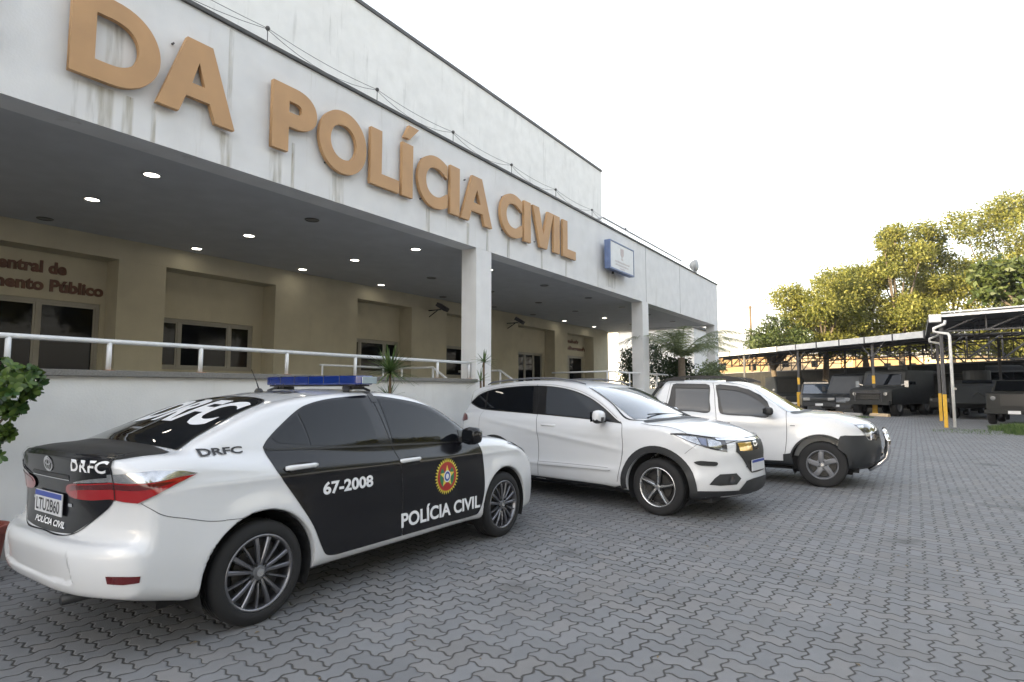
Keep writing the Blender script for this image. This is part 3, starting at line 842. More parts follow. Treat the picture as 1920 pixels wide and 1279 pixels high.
def surface_nets(F, x0, y0, z0, h, fn=None):
    """quad mesh of the zero level of F (negative inside)"""
    S = F < 0
    nx, ny, nz = F.shape
    acc = np.zeros((nx - 1, ny - 1, nz - 1, 3)); cnt = np.zeros((nx - 1, ny - 1, nz - 1))
    def sl(ax, o):
        i = [slice(0, nx - 1), slice(0, ny - 1), slice(0, nz - 1)]
        for a, q in zip((0, 1, 2), o):
            if a != ax: i[a] = slice(q, (nx, ny, nz)[a] - 1 + q)
        return tuple(i)
    for ax in range(3):
        A = [slice(None)] * 3; B = [slice(None)] * 3
        A[ax] = slice(0, -1); B[ax] = slice(1, None)
        fa, fb = F[tuple(A)], F[tuple(B)]
        cr = (fa < 0) != (fb < 0)
        t = np.where(cr, fa / np.where(cr, fa - fb, 1), 0)
        oth = [a for a in range(3) if a != ax]
        for p in (0, 1):
            for q in (0, 1):
                idx = [slice(None)] * 3
                idx[oth[0]] = slice(p, F.shape[oth[0]] - 1 + p); idx[oth[1]] = slice(q, F.shape[oth[1]] - 1 + q)
                c = cr[tuple(idx)]; tt = t[tuple(idx)]
                cnt += c
                acc[..., ax] += tt * c
                acc[..., oth[0]] += p * c; acc[..., oth[1]] += q * c
    act = cnt > 0
    ids = -np.ones(act.shape, int); ids[act] = np.arange(act.sum())
    I = np.argwhere(act)
    V = (I + acc[act] / cnt[act][:, None]) * h + np.array([x0, y0, z0])
    quads = []
    for ax in range(3):
        A = [slice(None)] * 3; B = [slice(None)] * 3
        A[ax] = slice(0, -1); B[ax] = slice(1, None)
        sa, sb = S[tuple(A)], S[tuple(B)]
        cr = sa != sb
        u, v = [(1, 2), (2, 0), (0, 1)][ax]
        E = np.argwhere(cr)
        ok = (E[:, u] > 0) & (E[:, v] > 0) & (E[:, u] < F.shape[u] - 1) & (E[:, v] < F.shape[v] - 1)
        E = E[ok]
        du = np.zeros(3, int); du[u] = 1; dv = np.zeros(3, int); dv[v] = 1
        q = [ids[tuple((E - a * du - b * dv).T)] for a, b in ((0, 0), (1, 0), (1, 1), (0, 1))]
        Q = np.stack(q, 1)
        fl = ~sa[tuple(E.T)]
        Q[fl] = Q[fl][:, ::-1]
        quads.append(Q)
    Q = np.concatenate(quads)
    # pull the vertices onto the exact surface
    if fn is not None:
        e = h * .25
        for _ in range(3):
            f = fn(V)
            g = np.stack([fn(V + d) - fn(V - d) for d in np.eye(3) * e], 1) / (2 * e)
            g2 = np.maximum((g * g).sum(1), .2)
            V = V - np.clip(f / g2, -h, h)[:, None] * g
    return V, Q

def np_mesh(name, V, Q):
    me = bpy.data.meshes.new(name)
    me.vertices.add(len(V)); me.vertices.foreach_set('co', V.astype(np.float32).ravel())
    me.loops.add(Q.size); me.loops.foreach_set('vertex_index', Q.astype(np.int32).ravel())
    me.polygons.add(len(Q)); me.polygons.foreach_set('loop_start', np.arange(0, Q.size, 4, dtype=np.int32))
    me.polygons.foreach_set('loop_total', np.full(len(Q), 4, dtype=np.int32))
    me.update(calc_edges=True)
    return me

class Car:
    def __init__(s, name, label, cat, pose, spec, group=None):
        s.root = thing(name, label, cat, (pose[0], pose[1], 0), pose[2], group)
        s.sp = spec
        s.build_body()
    def fn(s, P, arches=True):
        sp = s.sp
        x, y, z = P[:, 0], np.abs(P[:, 1]), P[:, 2]
        W = sp['W']
        # the ends bend back towards the corners
        bf, br = sp['bow_f'], sp['bow_r']
        yn = y / W
        xf = x + sstep(x, sp['bf_x'][0], sp['bf_x'][1]) * bf[0] * yn ** bf[1] - sstep(-x, -sp['br_x'][1], -sp['br_x'][0]) * br[0] * yn ** br[1]
        zc = z + sp.get('crown', .05) * yn ** 2 * sstep(z, .6, .95)
        if 'xshift' in sp: xf = xf - sp['xshift'](x, y, z)
        f1 = s.low(xf, zc)
        pw = np.interp(x, *sp['plan'])
        ins = np.interp(z, *sp['inset'])
        for (cx, cz, rr, am) in sp.get('flares', ()):
            d = np.hypot(x - cx, z - cz)
            ins = ins - am * np.exp(-np.maximum(d - rr, 0) ** 2 / .012) * sstep(z, .1, .3)
        if 'extra' in sp: ins = ins + sp['extra'](x, y, z)
        f2 = y - (pw - ins)
        f = smax(f1, f2, sp.get('kl', .09))
        gx = x + sstep(x, sp['gbf'][0], sp['gbf'][1]) * sp['gbf'][2] * yn ** 2 - sstep(-x, -sp['gbr'][1], -sp['gbr'][0]) * sp['gbr'][2] * yn ** 2
        gz = z + sp.get('gcrown', .06) * yn ** 2
        g1 = s.top(gx, gz)
        gw = np.interp(z, *sp['gw']) * np.interp(x, *sp['gplan'])
        g2 = (y - gw) * .92
        g = smax(g1, g2, sp.get('kg', .07))
        f = smin(f, g, sp.get('kj', .04))
        for c in sp.get('cuts', ()): f = smax(f, -c(x, y, z), .01)
        if arches:
            for cx, cz, ra in sp['arches']:
                d = np.hypot(x - cx, z - cz) - ra
                f = smax(f, -np.maximum(d, sp.get('arch_in', .52) - y), .014)
        return f
    def build_body(s):
        sp = s.sp
        for k_ in ('plan', 'inset', 'gw', 'gplan'):          # smooth the tables so that reflections run without kinks
            d_ = np.array(catmull(list(zip(*sp[k_])), closed=False, n=10)); sp[k_] = (d_[:, 0], d_[:, 1])
        X0, X1, Z1, h = sp['x0'], sp['x1'], sp['z1'], sp.get('h', .02)
        s.low = Field2(catmull(sp['low'], sharp=sp.get('low_sharp', ())), X0 - .8, X1 + .8, -.2, Z1 + .3)
        s.top = Field2(catmull(sp['top'], sharp=sp.get('top_sharp', ())), X0 - .8, X1 + .8, -.2, Z1 + .3)
        xs = np.arange(X0 - 3 * h, X1 + 3 * h, h); ys = np.arange(h / 2, sp['W'] + .12, h); zs = np.arange(sp['zb'] - 3 * h, Z1 + 3 * h, h)
        X, Y, Z = np.meshgrid(xs, ys, zs, indexing='ij')
        P = np.stack([X.ravel(), Y.ravel(), Z.ravel()], 1)
        F = s.fn(P).reshape(X.shape)
        F = np.concatenate([F[:, ::-1], F], 1)
        V, Q = surface_nets(F, xs[0], -ys[-1], zs[0], h, s.fn)
        me = np_mesh('body', V, Q)
        s.body = link('body', me, sp['paint'], s.root, smooth=True)
        # exact normals from the field
        e = .004
        n = np.stack([s.fn(V + d) - s.fn(V - d) for d in np.eye(3) * e], 1)
        n /= np.maximum(np.linalg.norm(n, axis=1), 1e-9)[:, None]
        me.normals_split_custom_set_from_vertices(n.tolist())
    # ---- draping flat outlines over the body
    def frame(s, view):
        """view: 'R' right side, 'L' left side, 'B' back, 'F' front, 'T' top or a (u, v, n) triple; n points out of the car"""
        F_ = {'R': ((1, 0, 0), (0, 0, 1), (0, -1, 0)), 'L': ((1, 0, 0), (0, 0, 1), (0, 1, 0)),
              'B': ((0, -1, 0), (0, 0, 1), (-1, 0, 0)), 'F': ((0, 1, 0), (0, 0, 1), (1, 0, 0)), 'T': ((1, 0, 0), (0, 1, 0), (0, 0, 1))}
        u, v, n = F_[view] if isinstance(view, str) else view
        return Vector(u), Vector(v), Vector(n).normalized()
    def project(s, pts, view, off):
        """rays along the view direction, marched to the smooth body (wheel openings ignored)"""
        u, v, n = s.frame(view)
        A2 = np.array(pts, float)
        n_ = np.array(n)
        B = A2[:, :1] * np.array(u) + A2[:, 1:] * np.array(v)
        if not isinstance(view, str):
            B = B + n_ * 0
        O = B + n_ * 4.2
        t = np.zeros(len(B)); best = np.full(len(B), 9.0); bt = t.copy()
        for _ in range(90):
            P = O - n_ * t[:, None]
            f = s.fn(P, False)
            imp = f < best
            best = np.where(imp, f, best); bt = np.where(imp, t, bt)
            t = t + np.where(best < 3e-4, 0, np.clip(f * .6, 0, .4))
            if t.min() > 8.4: break
        A = O - n_ * bt[:, None]
        e = .003
        for k in range(6):
            f = s.fn(A, False); g = np.stack([s.fn(A + d, False) - s.fn(A - d, False) for d in np.eye(3) * e], 1) / (2 * e)
            g2 = np.maximum((g * g).sum(1), .25)
            A = A - np.clip(f / g2, -.05, .05)[:, None] * g
            if np.abs(f).max() < 2e-4: break
        g /= np.maximum(np.linalg.norm(g, axis=1), 1e-6)[:, None]
        return A + g * off, g
    def drape_mesh(s, V2, F2, view, off, thick=0.0, step=.04):
        """V2: 2D verts, F2: faces; finely cut and laid over the body"""
        bm = bmesh.new()
        vs = [bm.verts.new((a, b, 0)) for a, b in V2]
        for f in F2:
            try: bm.faces.new([vs[i] for i in f])
            except ValueError: pass
        A = np.array(V2)
        bmesh.ops.remove_doubles(bm, verts=bm.verts, dist=1e-5)
        for ax in (0, 1):
            lo, hi = A[:, ax].min(), A[:, ax].max()
            k = math.ceil(lo / step) * step
            while k < hi - 1e-6:
                if k > lo + 1e-6:
                    co = [0, 0, 0]; co[ax] = k; no = [0, 0, 0]; no[ax] = 1
                    bmesh.ops.bisect_plane(bm, geom=bm.verts[:] + bm.edges[:] + bm.faces[:], plane_co=co, plane_no=no, dist=1e-6)
                k += step
        pts = [(v.co.x, v.co.y) for v in bm.verts]
        P, G = s.project(pts, view, off)
        for v, p in zip(bm.verts, P): v.co = p
        bm.normal_update()
        u, v_, n = s.frame(view)
        # orient all outward
        for f in bm.faces:
            if f.normal.dot(Vector(G[f.verts[0].index]) if f.verts[0].index < len(G) else n) < 0: f.normal_flip()
        me = bpy.data.meshes.new('d')
        bm.to_mesh(me); bm.free()
        me.polygons.foreach_set('use_smooth', [True] * len(me.polygons))
        me.normals_split_custom_set_from_vertices(G.tolist())
        return me
    def patch(s, name, poly, m, view='R', off=.003, parent=None, smooth=True, sharp=(), holes=(), both=False, label=None, step=.04, n=5):
        pl = catmull(poly, n=n, sharp=sharp) if smooth else list(poly)
        hs = [catmull(q, n=n) for q in holes]
        allp = [[Vector((a, b, 0)) for a, b in q] for q in [pl] + hs]
        tess = tessellate_polygon(allp)
        V2 = [(p.x, p.y) for q in allp for p in q]
        me = s.drape_mesh(V2, tess, view, off, step=step)
        o = link(name, me, m, parent or s.root)
        if label: o['label'] = label
        if both:
            o2 = s.mirror(o, parent or s.root)
        return o
    def mirror(s, o, parent):
        me = o.data.copy()
        n = len(me.vertices); co = np.empty(n * 3); me.vertices.foreach_get('co', co); co = co.reshape(-1, 3)
        co[:, 1] *= -1
        nm = np.empty(len(me.loops) * 3); me.loops.foreach_get('normal', nm) if hasattr(me.loops[0], 'normal') else None
        me.vertices.foreach_set('co', co.ravel()); me.flip_normals(); me.update()
        G = s.grad(co)
        me.normals_split_custom_set_from_vertices(G.tolist())
        o2 = bpy.data.objects.new(o.name.split('.')[0], me); COL.objects.link(o2); o2.parent = parent
        if 'label' in o: o2['label'] = o['label']
        return o2
    def grad(s, A, e=.003):
        g = np.stack([s.fn(A + d, False) - s.fn(A - d, False) for d in np.eye(3) * e], 1)
        return g / np.maximum(np.linalg.norm(g, axis=1), 1e-6)[:, None]
    def line(s, name, pts, m, view='R', w=.005, off=.0045, parent=None, smooth=True, both=False, closed=False, mesh_only=False):
        """a thin strip following a 2D polyline, laid over the body"""
        pl = catmull(pts, closed=closed, n=8) if smooth else list(pts)
        A = np.array(pl, float)
        # resample
        if not smooth:
            B = [A[0]]
            for i in range(1, len(A)):
                k = max(1, int(np.linalg.norm(A[i] - A[i - 1]) / .03))
                B += [A[i - 1] + (A[i] - A[i - 1]) * q / k for q in range(1, k + 1)]
            A = np.array(B)
        T = np.gradient(A, axis=0); T /= np.maximum(np.linalg.norm(T, axis=1), 1e-9)[:, None]
        Nn = np.stack([-T[:, 1], T[:, 0]], 1)
        V2 = np.concatenate([A - Nn * w / 2, A + Nn * w / 2]); n = len(A)
        P, G = s.project([tuple(p) for p in V2], view, off)
        F2 = [(i, i + 1, n + i + 1, n + i) for i in range(n - 1)]
        me = bpy.data.meshes.new(name); me.from_pydata([tuple(p) for p in P], [], F2); me.update()
        me.polygons.foreach_set('use_smooth', [True] * len(me.polygons))
        o = link(name, me, m, parent or s.root)
        if both: s.mirror(o, parent or s.root)
        return o
    def text(s, name, body, x0, x1, z0, z1, m, view='R', off=.006, bold=.02, parent=None, shear=0.0, sk=0.0, space=1.0):
        """letters laid on the body filling a box; sk = rise of the base line per metre"""
        me = text_mesh(body, 1.0, bold, shear=shear, res=4, space=space)
        n = len(me.vertices); co = np.empty(n * 3); me.vertices.foreach_get('co', co); co = co.reshape(-1, 3)
        mn, mx = co.min(0), co.max(0)
        a = (co - mn) / np.maximum(mx - mn, 1e-9)
        X = x0 + a[:, 0] * (x1 - x0); Z = z0 + a[:, 1] * (z1 - z0) + sk * (X - x0)
        fs = [tuple(p.vertices) for p in me.polygons]
        bpy.data.meshes.remove(me)
        dm = s.drape_mesh(list(zip(X.tolist(), Z.tolist())), fs, view, off)
        return link(name, dm, m, parent or s.root)

def arc_pts(cx, cz, r, a0, a1, n):
    return [(cx + r * math.cos(R(a0 + (a1 - a0) * i / n)), cz + r * math.sin(R(a0 + (a1 - a0) * i / n))) for i in range(n + 1)]

def arch_parts(car, cx, cz, ra, yo, mlip=None, lipw=.0, zb=.2, liner=True):
    """black wheel-house liners on both sides, and lips"""
    for sg in (-1, 1):
        m_ = MB()
        n = 28; a0, a1 = -25, 205
        pts = arc_pts(cx, cz, ra - .009, a0, a1, n)
        y1, y0 = sg * (yo - .022), sg * .50
        vs = [(p[0], y1, p[1]) for p in pts] + [(p[0], y0, p[1]) for p in pts]
        m_.add(vs, [(i, i + 1, n + 2 + i, n + 1 + i) for i in range(n)])
        m_.add([(p[0], y0, p[1]) for p in pts], [tuple(range(n + 1))])
        m_.obj('wheel_arch_liner', M['gap'], car.root, smooth=False)

def wheel(car, x, y, r, rim_r, width, style, side, steer=0.0):
    """wheel root is a part; its pieces are sub-parts. side -1 = right (outer face towards -Y)"""
    t = MB()
    w2 = width / 2
    prof = [(rim_r - .004, -w2 + .012), (rim_r + .010, -w2 + .004), (rim_r + .03, -w2), (r - .045, -w2 + .001), (r - .018, -w2 + .010), (r - .004, -w2 + .026), (r, -w2 + .045),
            (r, -.035), (r - .007, -.033), (r - .007, -.027), (r, -.025), (r, -.003), (r - .006, -.001), (r - .006, .005), (r, .007), (r, .03), (r - .007, .032), (r - .007, .038), (r, .04),
            (r, w2 - .045), (r - .004, w2 - .026), (r - .018, w2 - .01), (r - .045, w2), (rim_r + .01, w2 - .004), (rim_r - .004, w2 - .012)]
    t.lathe(prof, n=56, axis='y')
    tyre = t.obj('wheel', M['rubber'], car.root, smooth=True)
    tyre.location = (x, y, r - .006)
    tyre.rotation_euler = (0, 0, steer)
    sg = side
    yo = sg * w2
    # rim barrel
    b = MB()
    f0 = sg * (w2 - .006)
    b.lathe([(rim_r + .002, f0 - sg * .012), (rim_r + .006, f0), (rim_r - .006, f0 + sg * .002), (rim_r - .014, f0 - sg * .006), (rim_r - .022, f0 - sg * .06), (rim_r - .035, -sg * w2 * .6)], n=56, axis='y')
    b.obj('rim', style['lip'], tyre, smooth=True)
    d = MB(); d.lathe([(.001, f0 - sg * .09), (rim_r - .03, f0 - sg * .09), (rim_r - .03, f0 - sg * .1)], n=40, axis='y'); d.obj('inner_barrel', M['rim_dark'], tyre)
    d = MB(); d.lathe([(.05, f0 - sg * .07), (rim_r * .66, f0 - sg * .07), (rim_r * .66, f0 - sg * .085)], n=40, axis='y'); d.obj('brake_disc', M['disc'], tyre, smooth=False)
    rr = rim_r - .012
    def P(a, q, yy): return (q * math.cos(a), yy, q * math.sin(a))
    def spoke(mb, a_in, a_out, q0, q1, w0, w1, y0, y1, th, mi=0):
        """one blade from radius q0 to q1; half widths w0, w1 (m); front at y0 -> y1"""
        n = 5; vs = []
        for i in range(n + 1):
            t_ = i / n; a = a_in + (a_out - a_in) * t_; q = q0 + (q1 - q0) * t_; w_ = w0 + (w1 - w0) * t_
            yf = y0 + (y1 - y0) * t_ + sg * .008 * math.sin(PI * t_)
            c = Vector((q * math.cos(a), yf, q * math.sin(a))); tt = Vector((-math.sin(a), 0, math.cos(a)))
            vs += [c - tt * w_ - Vector((0, sg * .007, 0)), c - tt * w_ * .55, c + tt * w_ * .55, c + tt * w_ - Vector((0, sg * .007, 0)),
                   c + tt * w_ - Vector((0, sg * th, 0)), c - tt * w_ - Vector((0, sg * th, 0))]
        fs = []
        for i in range(n):
            for k in range(6):
                fs.append((i * 6 + k, i * 6 + (k + 1) % 6, (i + 1) * 6 + (k + 1) % 6, (i + 1) * 6 + k))
        fs += [(0, 1, 2, 3, 4, 5), tuple(n * 6 + k for k in range(6))]
        mb.add(vs, fs, mi)
    hub_y = f0 - sg * .012
    if style['kind'] == 'multi':
        mb = MB()
        for i in range(5):
            a = R(style['rot'] + 72 * i)
            spoke(mb, a - R(11), a - R(13), .045, rr, .011, .0155, hub_y, f0 - sg * .006, .03)
            spoke(mb, a + R(10), a + R(11), .045, rr, .011, .0145, hub_y, f0 - sg * .006, .03)
            spoke(mb, a + R(36), a + R(37), .05, rr, .008, .008, hub_y - sg * .004, f0 - sg * .008, .025)
        mb.obj('spokes', M['rim_grey'], tyre)
        mb = MB(); mb.lathe([(.001, hub_y + sg * .004), (.036, hub_y + sg * .002), (.056, hub_y - sg * .008), (.060, hub_y - sg * .03)], n=30, axis='y'); mb.obj('hub', M['rim_dull'], tyre, smooth=False)
        bolt_r, bm_ = .056, M['gap']
    elif style['kind'] == 'five_blade':
        mb = MB(); mk = MB()
        for i in range(5):
            a = R(style['rot'] + 72 * i)
            spoke(mb, a, a + R(7), .02, rr, .016, .009, hub_y, f0 - sg * .004, .02)
            spoke(mk, a, a + R(7), .02, rr, .030, .034, hub_y - sg * .010, f0 - sg * .014, .03)
        mb.obj('spokes', M['rim_silver'], tyre); mk.obj('spoke_backs', M['rim_dark'], tyre)
        mb = MB(); mb.lathe([(.001, hub_y + sg * .006), (.03, hub_y + sg * .005), (.034, hub_y - sg * .02)], n=24, axis='y'); mb.obj('hub', M['rim_silver'], tyre)
        bolt_r, bm_ = .048, M['gap']
    else:
        mb = MB()
        for i in range(5):
            a = R(style['rot'] + 72 * i)
            spoke(mb, a + R(6), a - R(8), .03, rr, .040, .036, hub_y - sg * .002, f0 - sg * .010, .03)
        mb.obj('spokes', M['rim_dull'], tyre)
        mb = MB(); mb.lathe([(.001, hub_y + sg * .004), (.032, hub_y + sg * .003), (.05, hub_y - sg * .006), (.09, hub_y - sg * .012), (.09, hub_y - sg * .03)], n=24, axis='y'); mb.obj('hub', M['rim_dull'], tyre)
        bolt_r, bm_ = .05, M['gap']
    mb = MB()
    for i in range(5):
        a = R(style['rot'] + 36 + 72 * i)
        mb.cyl(P(a, bolt_r, hub_y + sg * .004), (0, 1, 0), .0095, .016, 8)
    mb.obj('wheel_bolts', bm_, tyre)
    mb = MB(); mb.cyl((0, hub_y + sg * .008, 0), (0, 1, 0), .024, .008, 18); mb.obj('hub_cap', M['rim_silver'], tyre)
    return tyre

def plate(car, loc, rot, txt, parent=None):
    m_ = MB(); m_.box(-.2, .2, -.004, .004, -.065, .065); p = m_.obj('number_plate', M['plate'], parent or car.root, bevel=.003)
    p.location = loc; p.rotation_euler = rot
    m_ = MB(); m_.box(-.197, .197, -.006, -.0045, .032, .062); m_.obj('blue_band', M['plate_blue'], p)
    if txt: link('plate_characters', fit_box(text_mesh(txt, .1, .012, 0), -.175, .175, -.052, .022, -.0055), M['plate_ink'], p)
    return p
Q = .70710678
FR = ((Q, Q, 0), (0, 0, 1), (Q, -Q, 0))       # seen from the front right corner
RR = ((Q, -Q, 0), (0, 0, 1), (-Q, -Q, 0))     # seen from the rear right corner
def v3(view, pts):
    u, v, n = (Vector(q) for q in view)
    return [(Vector(p).dot(u), Vector(p).dot(v)) for p in pts]

def mirror_cap(car, base, tip, z0, z1, m_cap, m_base, sg, low=None):
    """door mirror: base (x, y) at the window, tip y; x thickness"""
    t = MB()
    x, y = base
    secs = []
    n = 12
    for k, (f, sx, sz, dx) in enumerate(((0, .55, .55, -.0), (.12, .8, .85, .0), (.4, 1, 1, .0), (.75, .95, .95, .01), (.93, .72, .78, .02), (1, .35, .45, .03))):
        yy = y + (tip - y) * f
        cx, cz = x + dx, (z0 + z1) / 2
        ring = []
        for i in range(n):
            a = 2 * PI * i / n
            ca, sa = math.cos(a), math.sin(a)
            px = cx + sx * (.085 if ca > 0 else .055) * math.copysign(abs(ca) ** .7, ca)
            pz = cz + sz * (z1 - z0) / 2 * math.copysign(abs(sa) ** .7, sa)
            ring.append((px, sg * yy, pz))
        secs.append(ring)
    fs = []
    for i in range(len(secs) - 1):
        for k in range(n): fs.append((i * n + k, i * n + (k + 1) % n, (i + 1) * n + (k + 1) % n, (i + 1) * n + k))
    fs += [tuple(range(n - 1, -1, -1)), tuple((len(secs) - 1) * n + k for k in range(n))]
    mi = []
    t.add([p for r_ in secs for p in r_], fs, 0)
    mats = [m_cap, m_base]
    me = t.mesh()
    if low is not None:
        for p in me.polygons:
            if p.center.z < low: p.material_index = 1
    o = link('door_mirror', me, mats, car.root, smooth=True)
    g = MB(); g.bar((x - .0, sg * (y - .10), z0 + .02), (x, sg * (y + .03), (z0 + z1) / 2 - .02), .06, .05)
    g.obj('mirror_stalk', m_base, o, bevel=.012)
    g = MB(); g.box(x - .060, x - .056, sg * (y + .03) if sg > 0 else -(tip - .03), sg * (tip - .03) if sg > 0 else -(y + .03), z0 + .025, z1 - .025)
    g.obj('mirror_glass', M['car_glass'], o)
    return o

def handle(car, x0, x1, z, yo, m, h=.028, sgs=(-1, 1), cup=True):
    for sg in sgs:
        t = MB()
        L_ = x1 - x0
        pts = [(x0, yo - .005, z), (x0 + .03, yo + .018, z + .002), (x0 + L_ * .35, yo + .032, z + .004), (x0 + L_ * .7, yo + .032, z + .004), (x1 - .03, yo + .018, z + .002), (x1, yo - .005, z)]
        t.tube([(a, sg * b, c) for a, b, c in pts], [h * .42, h * .52, h * .48, h * .46, h * .5, h * .38], 10)
        me = t.mesh()
        for v in me.vertices: v.co.y = sg * (yo + (abs(v.co.y) - yo) * .75)
        o = link('door_handle', me, m, car.root, smooth=True)
        if cup and sg < 0:
            car.patch('handle_recess', [(x0 + .03, z - .03), (x0 + L_ * .5, z - .042), (x1 - .03, z - .03), (x1 - .02, z + .01), (x0 + .02, z + .01)], M['gap'], off=.0035, parent=o)

def lamp_bolt(): pass

# ------------------------------------------------------------------ police saloon
sed = dict(
    x0=-1.05, x1=3.72, z1=1.52, zb=.16, h=.018, W=.8875, paint=M['car_white'],
    low=[(-.50, .262), (-.86, .335), (-.918, .36), (-.940, .42), (-.948, .52), (-.940, .585), (-.918, .620), (-.868, .642), (-.846, .70), (-.840, .80), (-.848, .90), (-.862, .99), (-.876, 1.075), (-.850, 1.108),
         (-.70, 1.128), (-.45, 1.13), (-.1, 1.09), (.5, 1.05), (1.2, 1.01), (1.9, 1.00), (2.3, 1.045), (2.6, 1.035), (3.0, .965), (3.3, .88), (3.52, .775), (3.61, .67), (3.645, .54), (3.65, .38), (3.60, .23),
         (3.3, .17), (2.9, .175), (2.25, .235), (1.4, .235), (.5, .235), (-.1, .24)],
    low_sharp=(0, 12, 13),
    top=[(-.72, 1.02), (-.52, 1.135), (-.2, 1.262), (.12, 1.375), (.45, 1.44), (.8, 1.470), (1.15, 1.478), (1.5, 1.455), (1.85, 1.365), (2.15, 1.235), (2.45, 1.085), (2.70, .95), (2.4, .80), (-.5, .80)],
    top_sharp=(0, 11, 12, 13),
    plan=([-1.05, -.85, -.6, -.35, 0, 1.2, 2.4, 2.8, 3.1, 3.35, 3.55, 3.7], [.80, .845, .868, .880, .886, .8875, .886, .878, .858, .815, .745, .66]),
    inset=([.15, .22, .30, .42, .55, .70, .82, .90, .96, 1.05, 1.15], [.07, .030, .012, .004, 0, .004, .012, .018, .030, .055, .10]),
    flares=[(0, .32, .375, .012), (2.7, .32, .36, .012)],
    bow_f=(.46, 2.7), bf_x=(2.7, 3.45), bow_r=(.28, 3.7), br_x=(-.92, -.25), crown=.06,
    gw=([.85, .97, 1.05, 1.15, 1.25, 1.35, 1.42, 1.5], [.862, .836, .815, .775, .727, .670, .622, .56]),
    gplan=([-.75, -.5, -.2, .2, .7, 1.6, 2.2, 2.6], [.86, .90, .945, .98, 1, 1, .985, .95]),
    gbf=(1.5, 2.3, .22), gbr=(-.5, .3, .10), gcrown=.075, kg=.055, kj=.045, kl=.085,
    arches=[(0.0, .315, .392), (2.705, .315, .378)], arch_in=.50)
def _crease(x, y, z):
    # shoulder crease and a hollow in the lower doors; recess of the lower rear bumper
    c = .010 * np.exp(-((z - .52) / .10) ** 2) * sstep(x, .4, .7) * (1 - sstep(x, 2.0, 2.3))
    c = c + .075 * sstep(z, .93, 1.08) * sstep(-x, .45, .88)
    c = c - .006 * np.exp(-((z - (.885 + .02 * (1 - x))) / .03) ** 2) * sstep(x, -.6, -.2)
    return c
def _xs(x, y, z):
    # hollow panel between the lower corners of the rear bumper, lip below it
    return .020 * sstep(-x, .65, .8) * (1 - sstep(y, .50 - (z - .40) * .35, .53 - (z - .40) * .35)) * sstep(z, .405, .425) * (1 - sstep(z, .44, .64))
sed['xshift'] = _xs
sed['extra'] = _crease
POL = Car('police_saloon', 'white saloon patrol car with black vinyl doors, police lettering and blue roof lightbar', 'car', (2.31, 4.34, 0.0), sed)
c = POL
rd = [(1.100, 1.424), (1.026, 1.424), (.85, 1.415), (.659, 1.399), (.50, 1.372), (.389, 1.338), (.20, 1.228), (.075, 1.135), (.040, 1.095), (.05, 1.05), (.085, .95), (.229, .742), (.365, .541), (.442, .388), (.485, .325), (.56, .303), (.70, .300), (1.0, .300), (1.238, .300), (1.238, .60), (1.205, .88), (1.158, 1.02)]
fd = [(1.104, 1.424), (1.25, 1.412), (1.40, 1.392), (1.58, 1.363), (1.754, 1.322), (1.90, 1.270), (2.029, 1.200), (2.12, 1.140), (2.205, 1.075), (2.27, .975), (2.318, .84), (2.335, .70), (2.328, .52), (2.29, .38), (2.24, .308), (2.19, .298), (1.8, .300), (1.5, .300), (1.244, .300), (1.244, .60), (1.211, .88), (1.163, 1.02)]
rear_door = c.patch('rear_door', rd, M['car_black'], off=.0025, sharp=(0, 18, 8), label='rear door covered in glossy black vinyl with the car number')
front_door = c.patch('front_door', fd, M['car_black'], off=.0025, sharp=(0, 18), label='front door covered in glossy black vinyl with the round crest')
rdl = c.mirror(rear_door, c.root); fdl = c.mirror(front_door, c.root)
rear_door_l, front_door_l = rdl, fdl
c.line('door_gap', [(1.100, 1.42), (1.160, 1.02), (1.208, .88), (1.241, .60), (1.241, .31)], M['gap'], w=.007, off=.0035, both=True)
q = [(.363, 1.300), (.420, 1.338), (.53, 1.364), (.652, 1.382), (.82, 1.393), (.980, 1.396), (1.005, 1.22), (1.022, 1.052), (.9, 1.056), (.65, 1.065), (.402, 1.078), (.39, 1.18)]
for par, sg in ((rear_door, -1), (rdl, 1)): pass
def both_sides(car, name, poly, m, off, parR, parL, **k):
    o = car.patch(name, poly, m, off=off, parent=parR, **k)
    car.mirror(o, parL)
    return o
both_sides(c, 'window_glass', q, M['car_glass'], .0055, rear_door, rdl, sharp=(5, 7, 10, 0))
both_sides(c, 'window_glass', [(.118, 1.148), (.23, 1.228), (.340, 1.290), (.372, 1.18), (.385, 1.083), (.25, 1.10), (.15, 1.118)], M['car_glass'], .0055, rear_door, rdl, sharp=(0, 2, 4))
both_sides(c, 'window_glass', [(1.165, 1.394), (1.27, 1.385), (1.40, 1.366), (1.58, 1.328), (1.731, 1.280), (1.87, 1.218), (1.972, 1.158), (2.01, 1.08), (2.046, 1.000), (1.8, 1.014), (1.5, 1.028), (1.180, 1.042)], M['car_glass'], .0055, front_door, fdl, sharp=(0, 8, 11))
c.line('window_trim', [(.06, 1.075), (.40, 1.058), (.9, 1.036), (1.5, 1.010), (2.06, .984), (2.22, .975)], M['trim'], w=.014, off=.0065, both=True)
# lettering on the side
c.text('lettering', '67-2008', .446, .908, .735, .825, M['vinyl_white'], bold=.035, parent=rear_door, off=.0065)
c.text('lettering', 'POLÍCIA CIVIL', 1.222, 2.262, .362, .505, M['vinyl_white'], bold=.030, parent=front_door, off=.0065)
c.text('lettering', 'DRFC', -.375, -.100, 1.068, 1.112, M['vinyl_black'], bold=.030, off=.006)
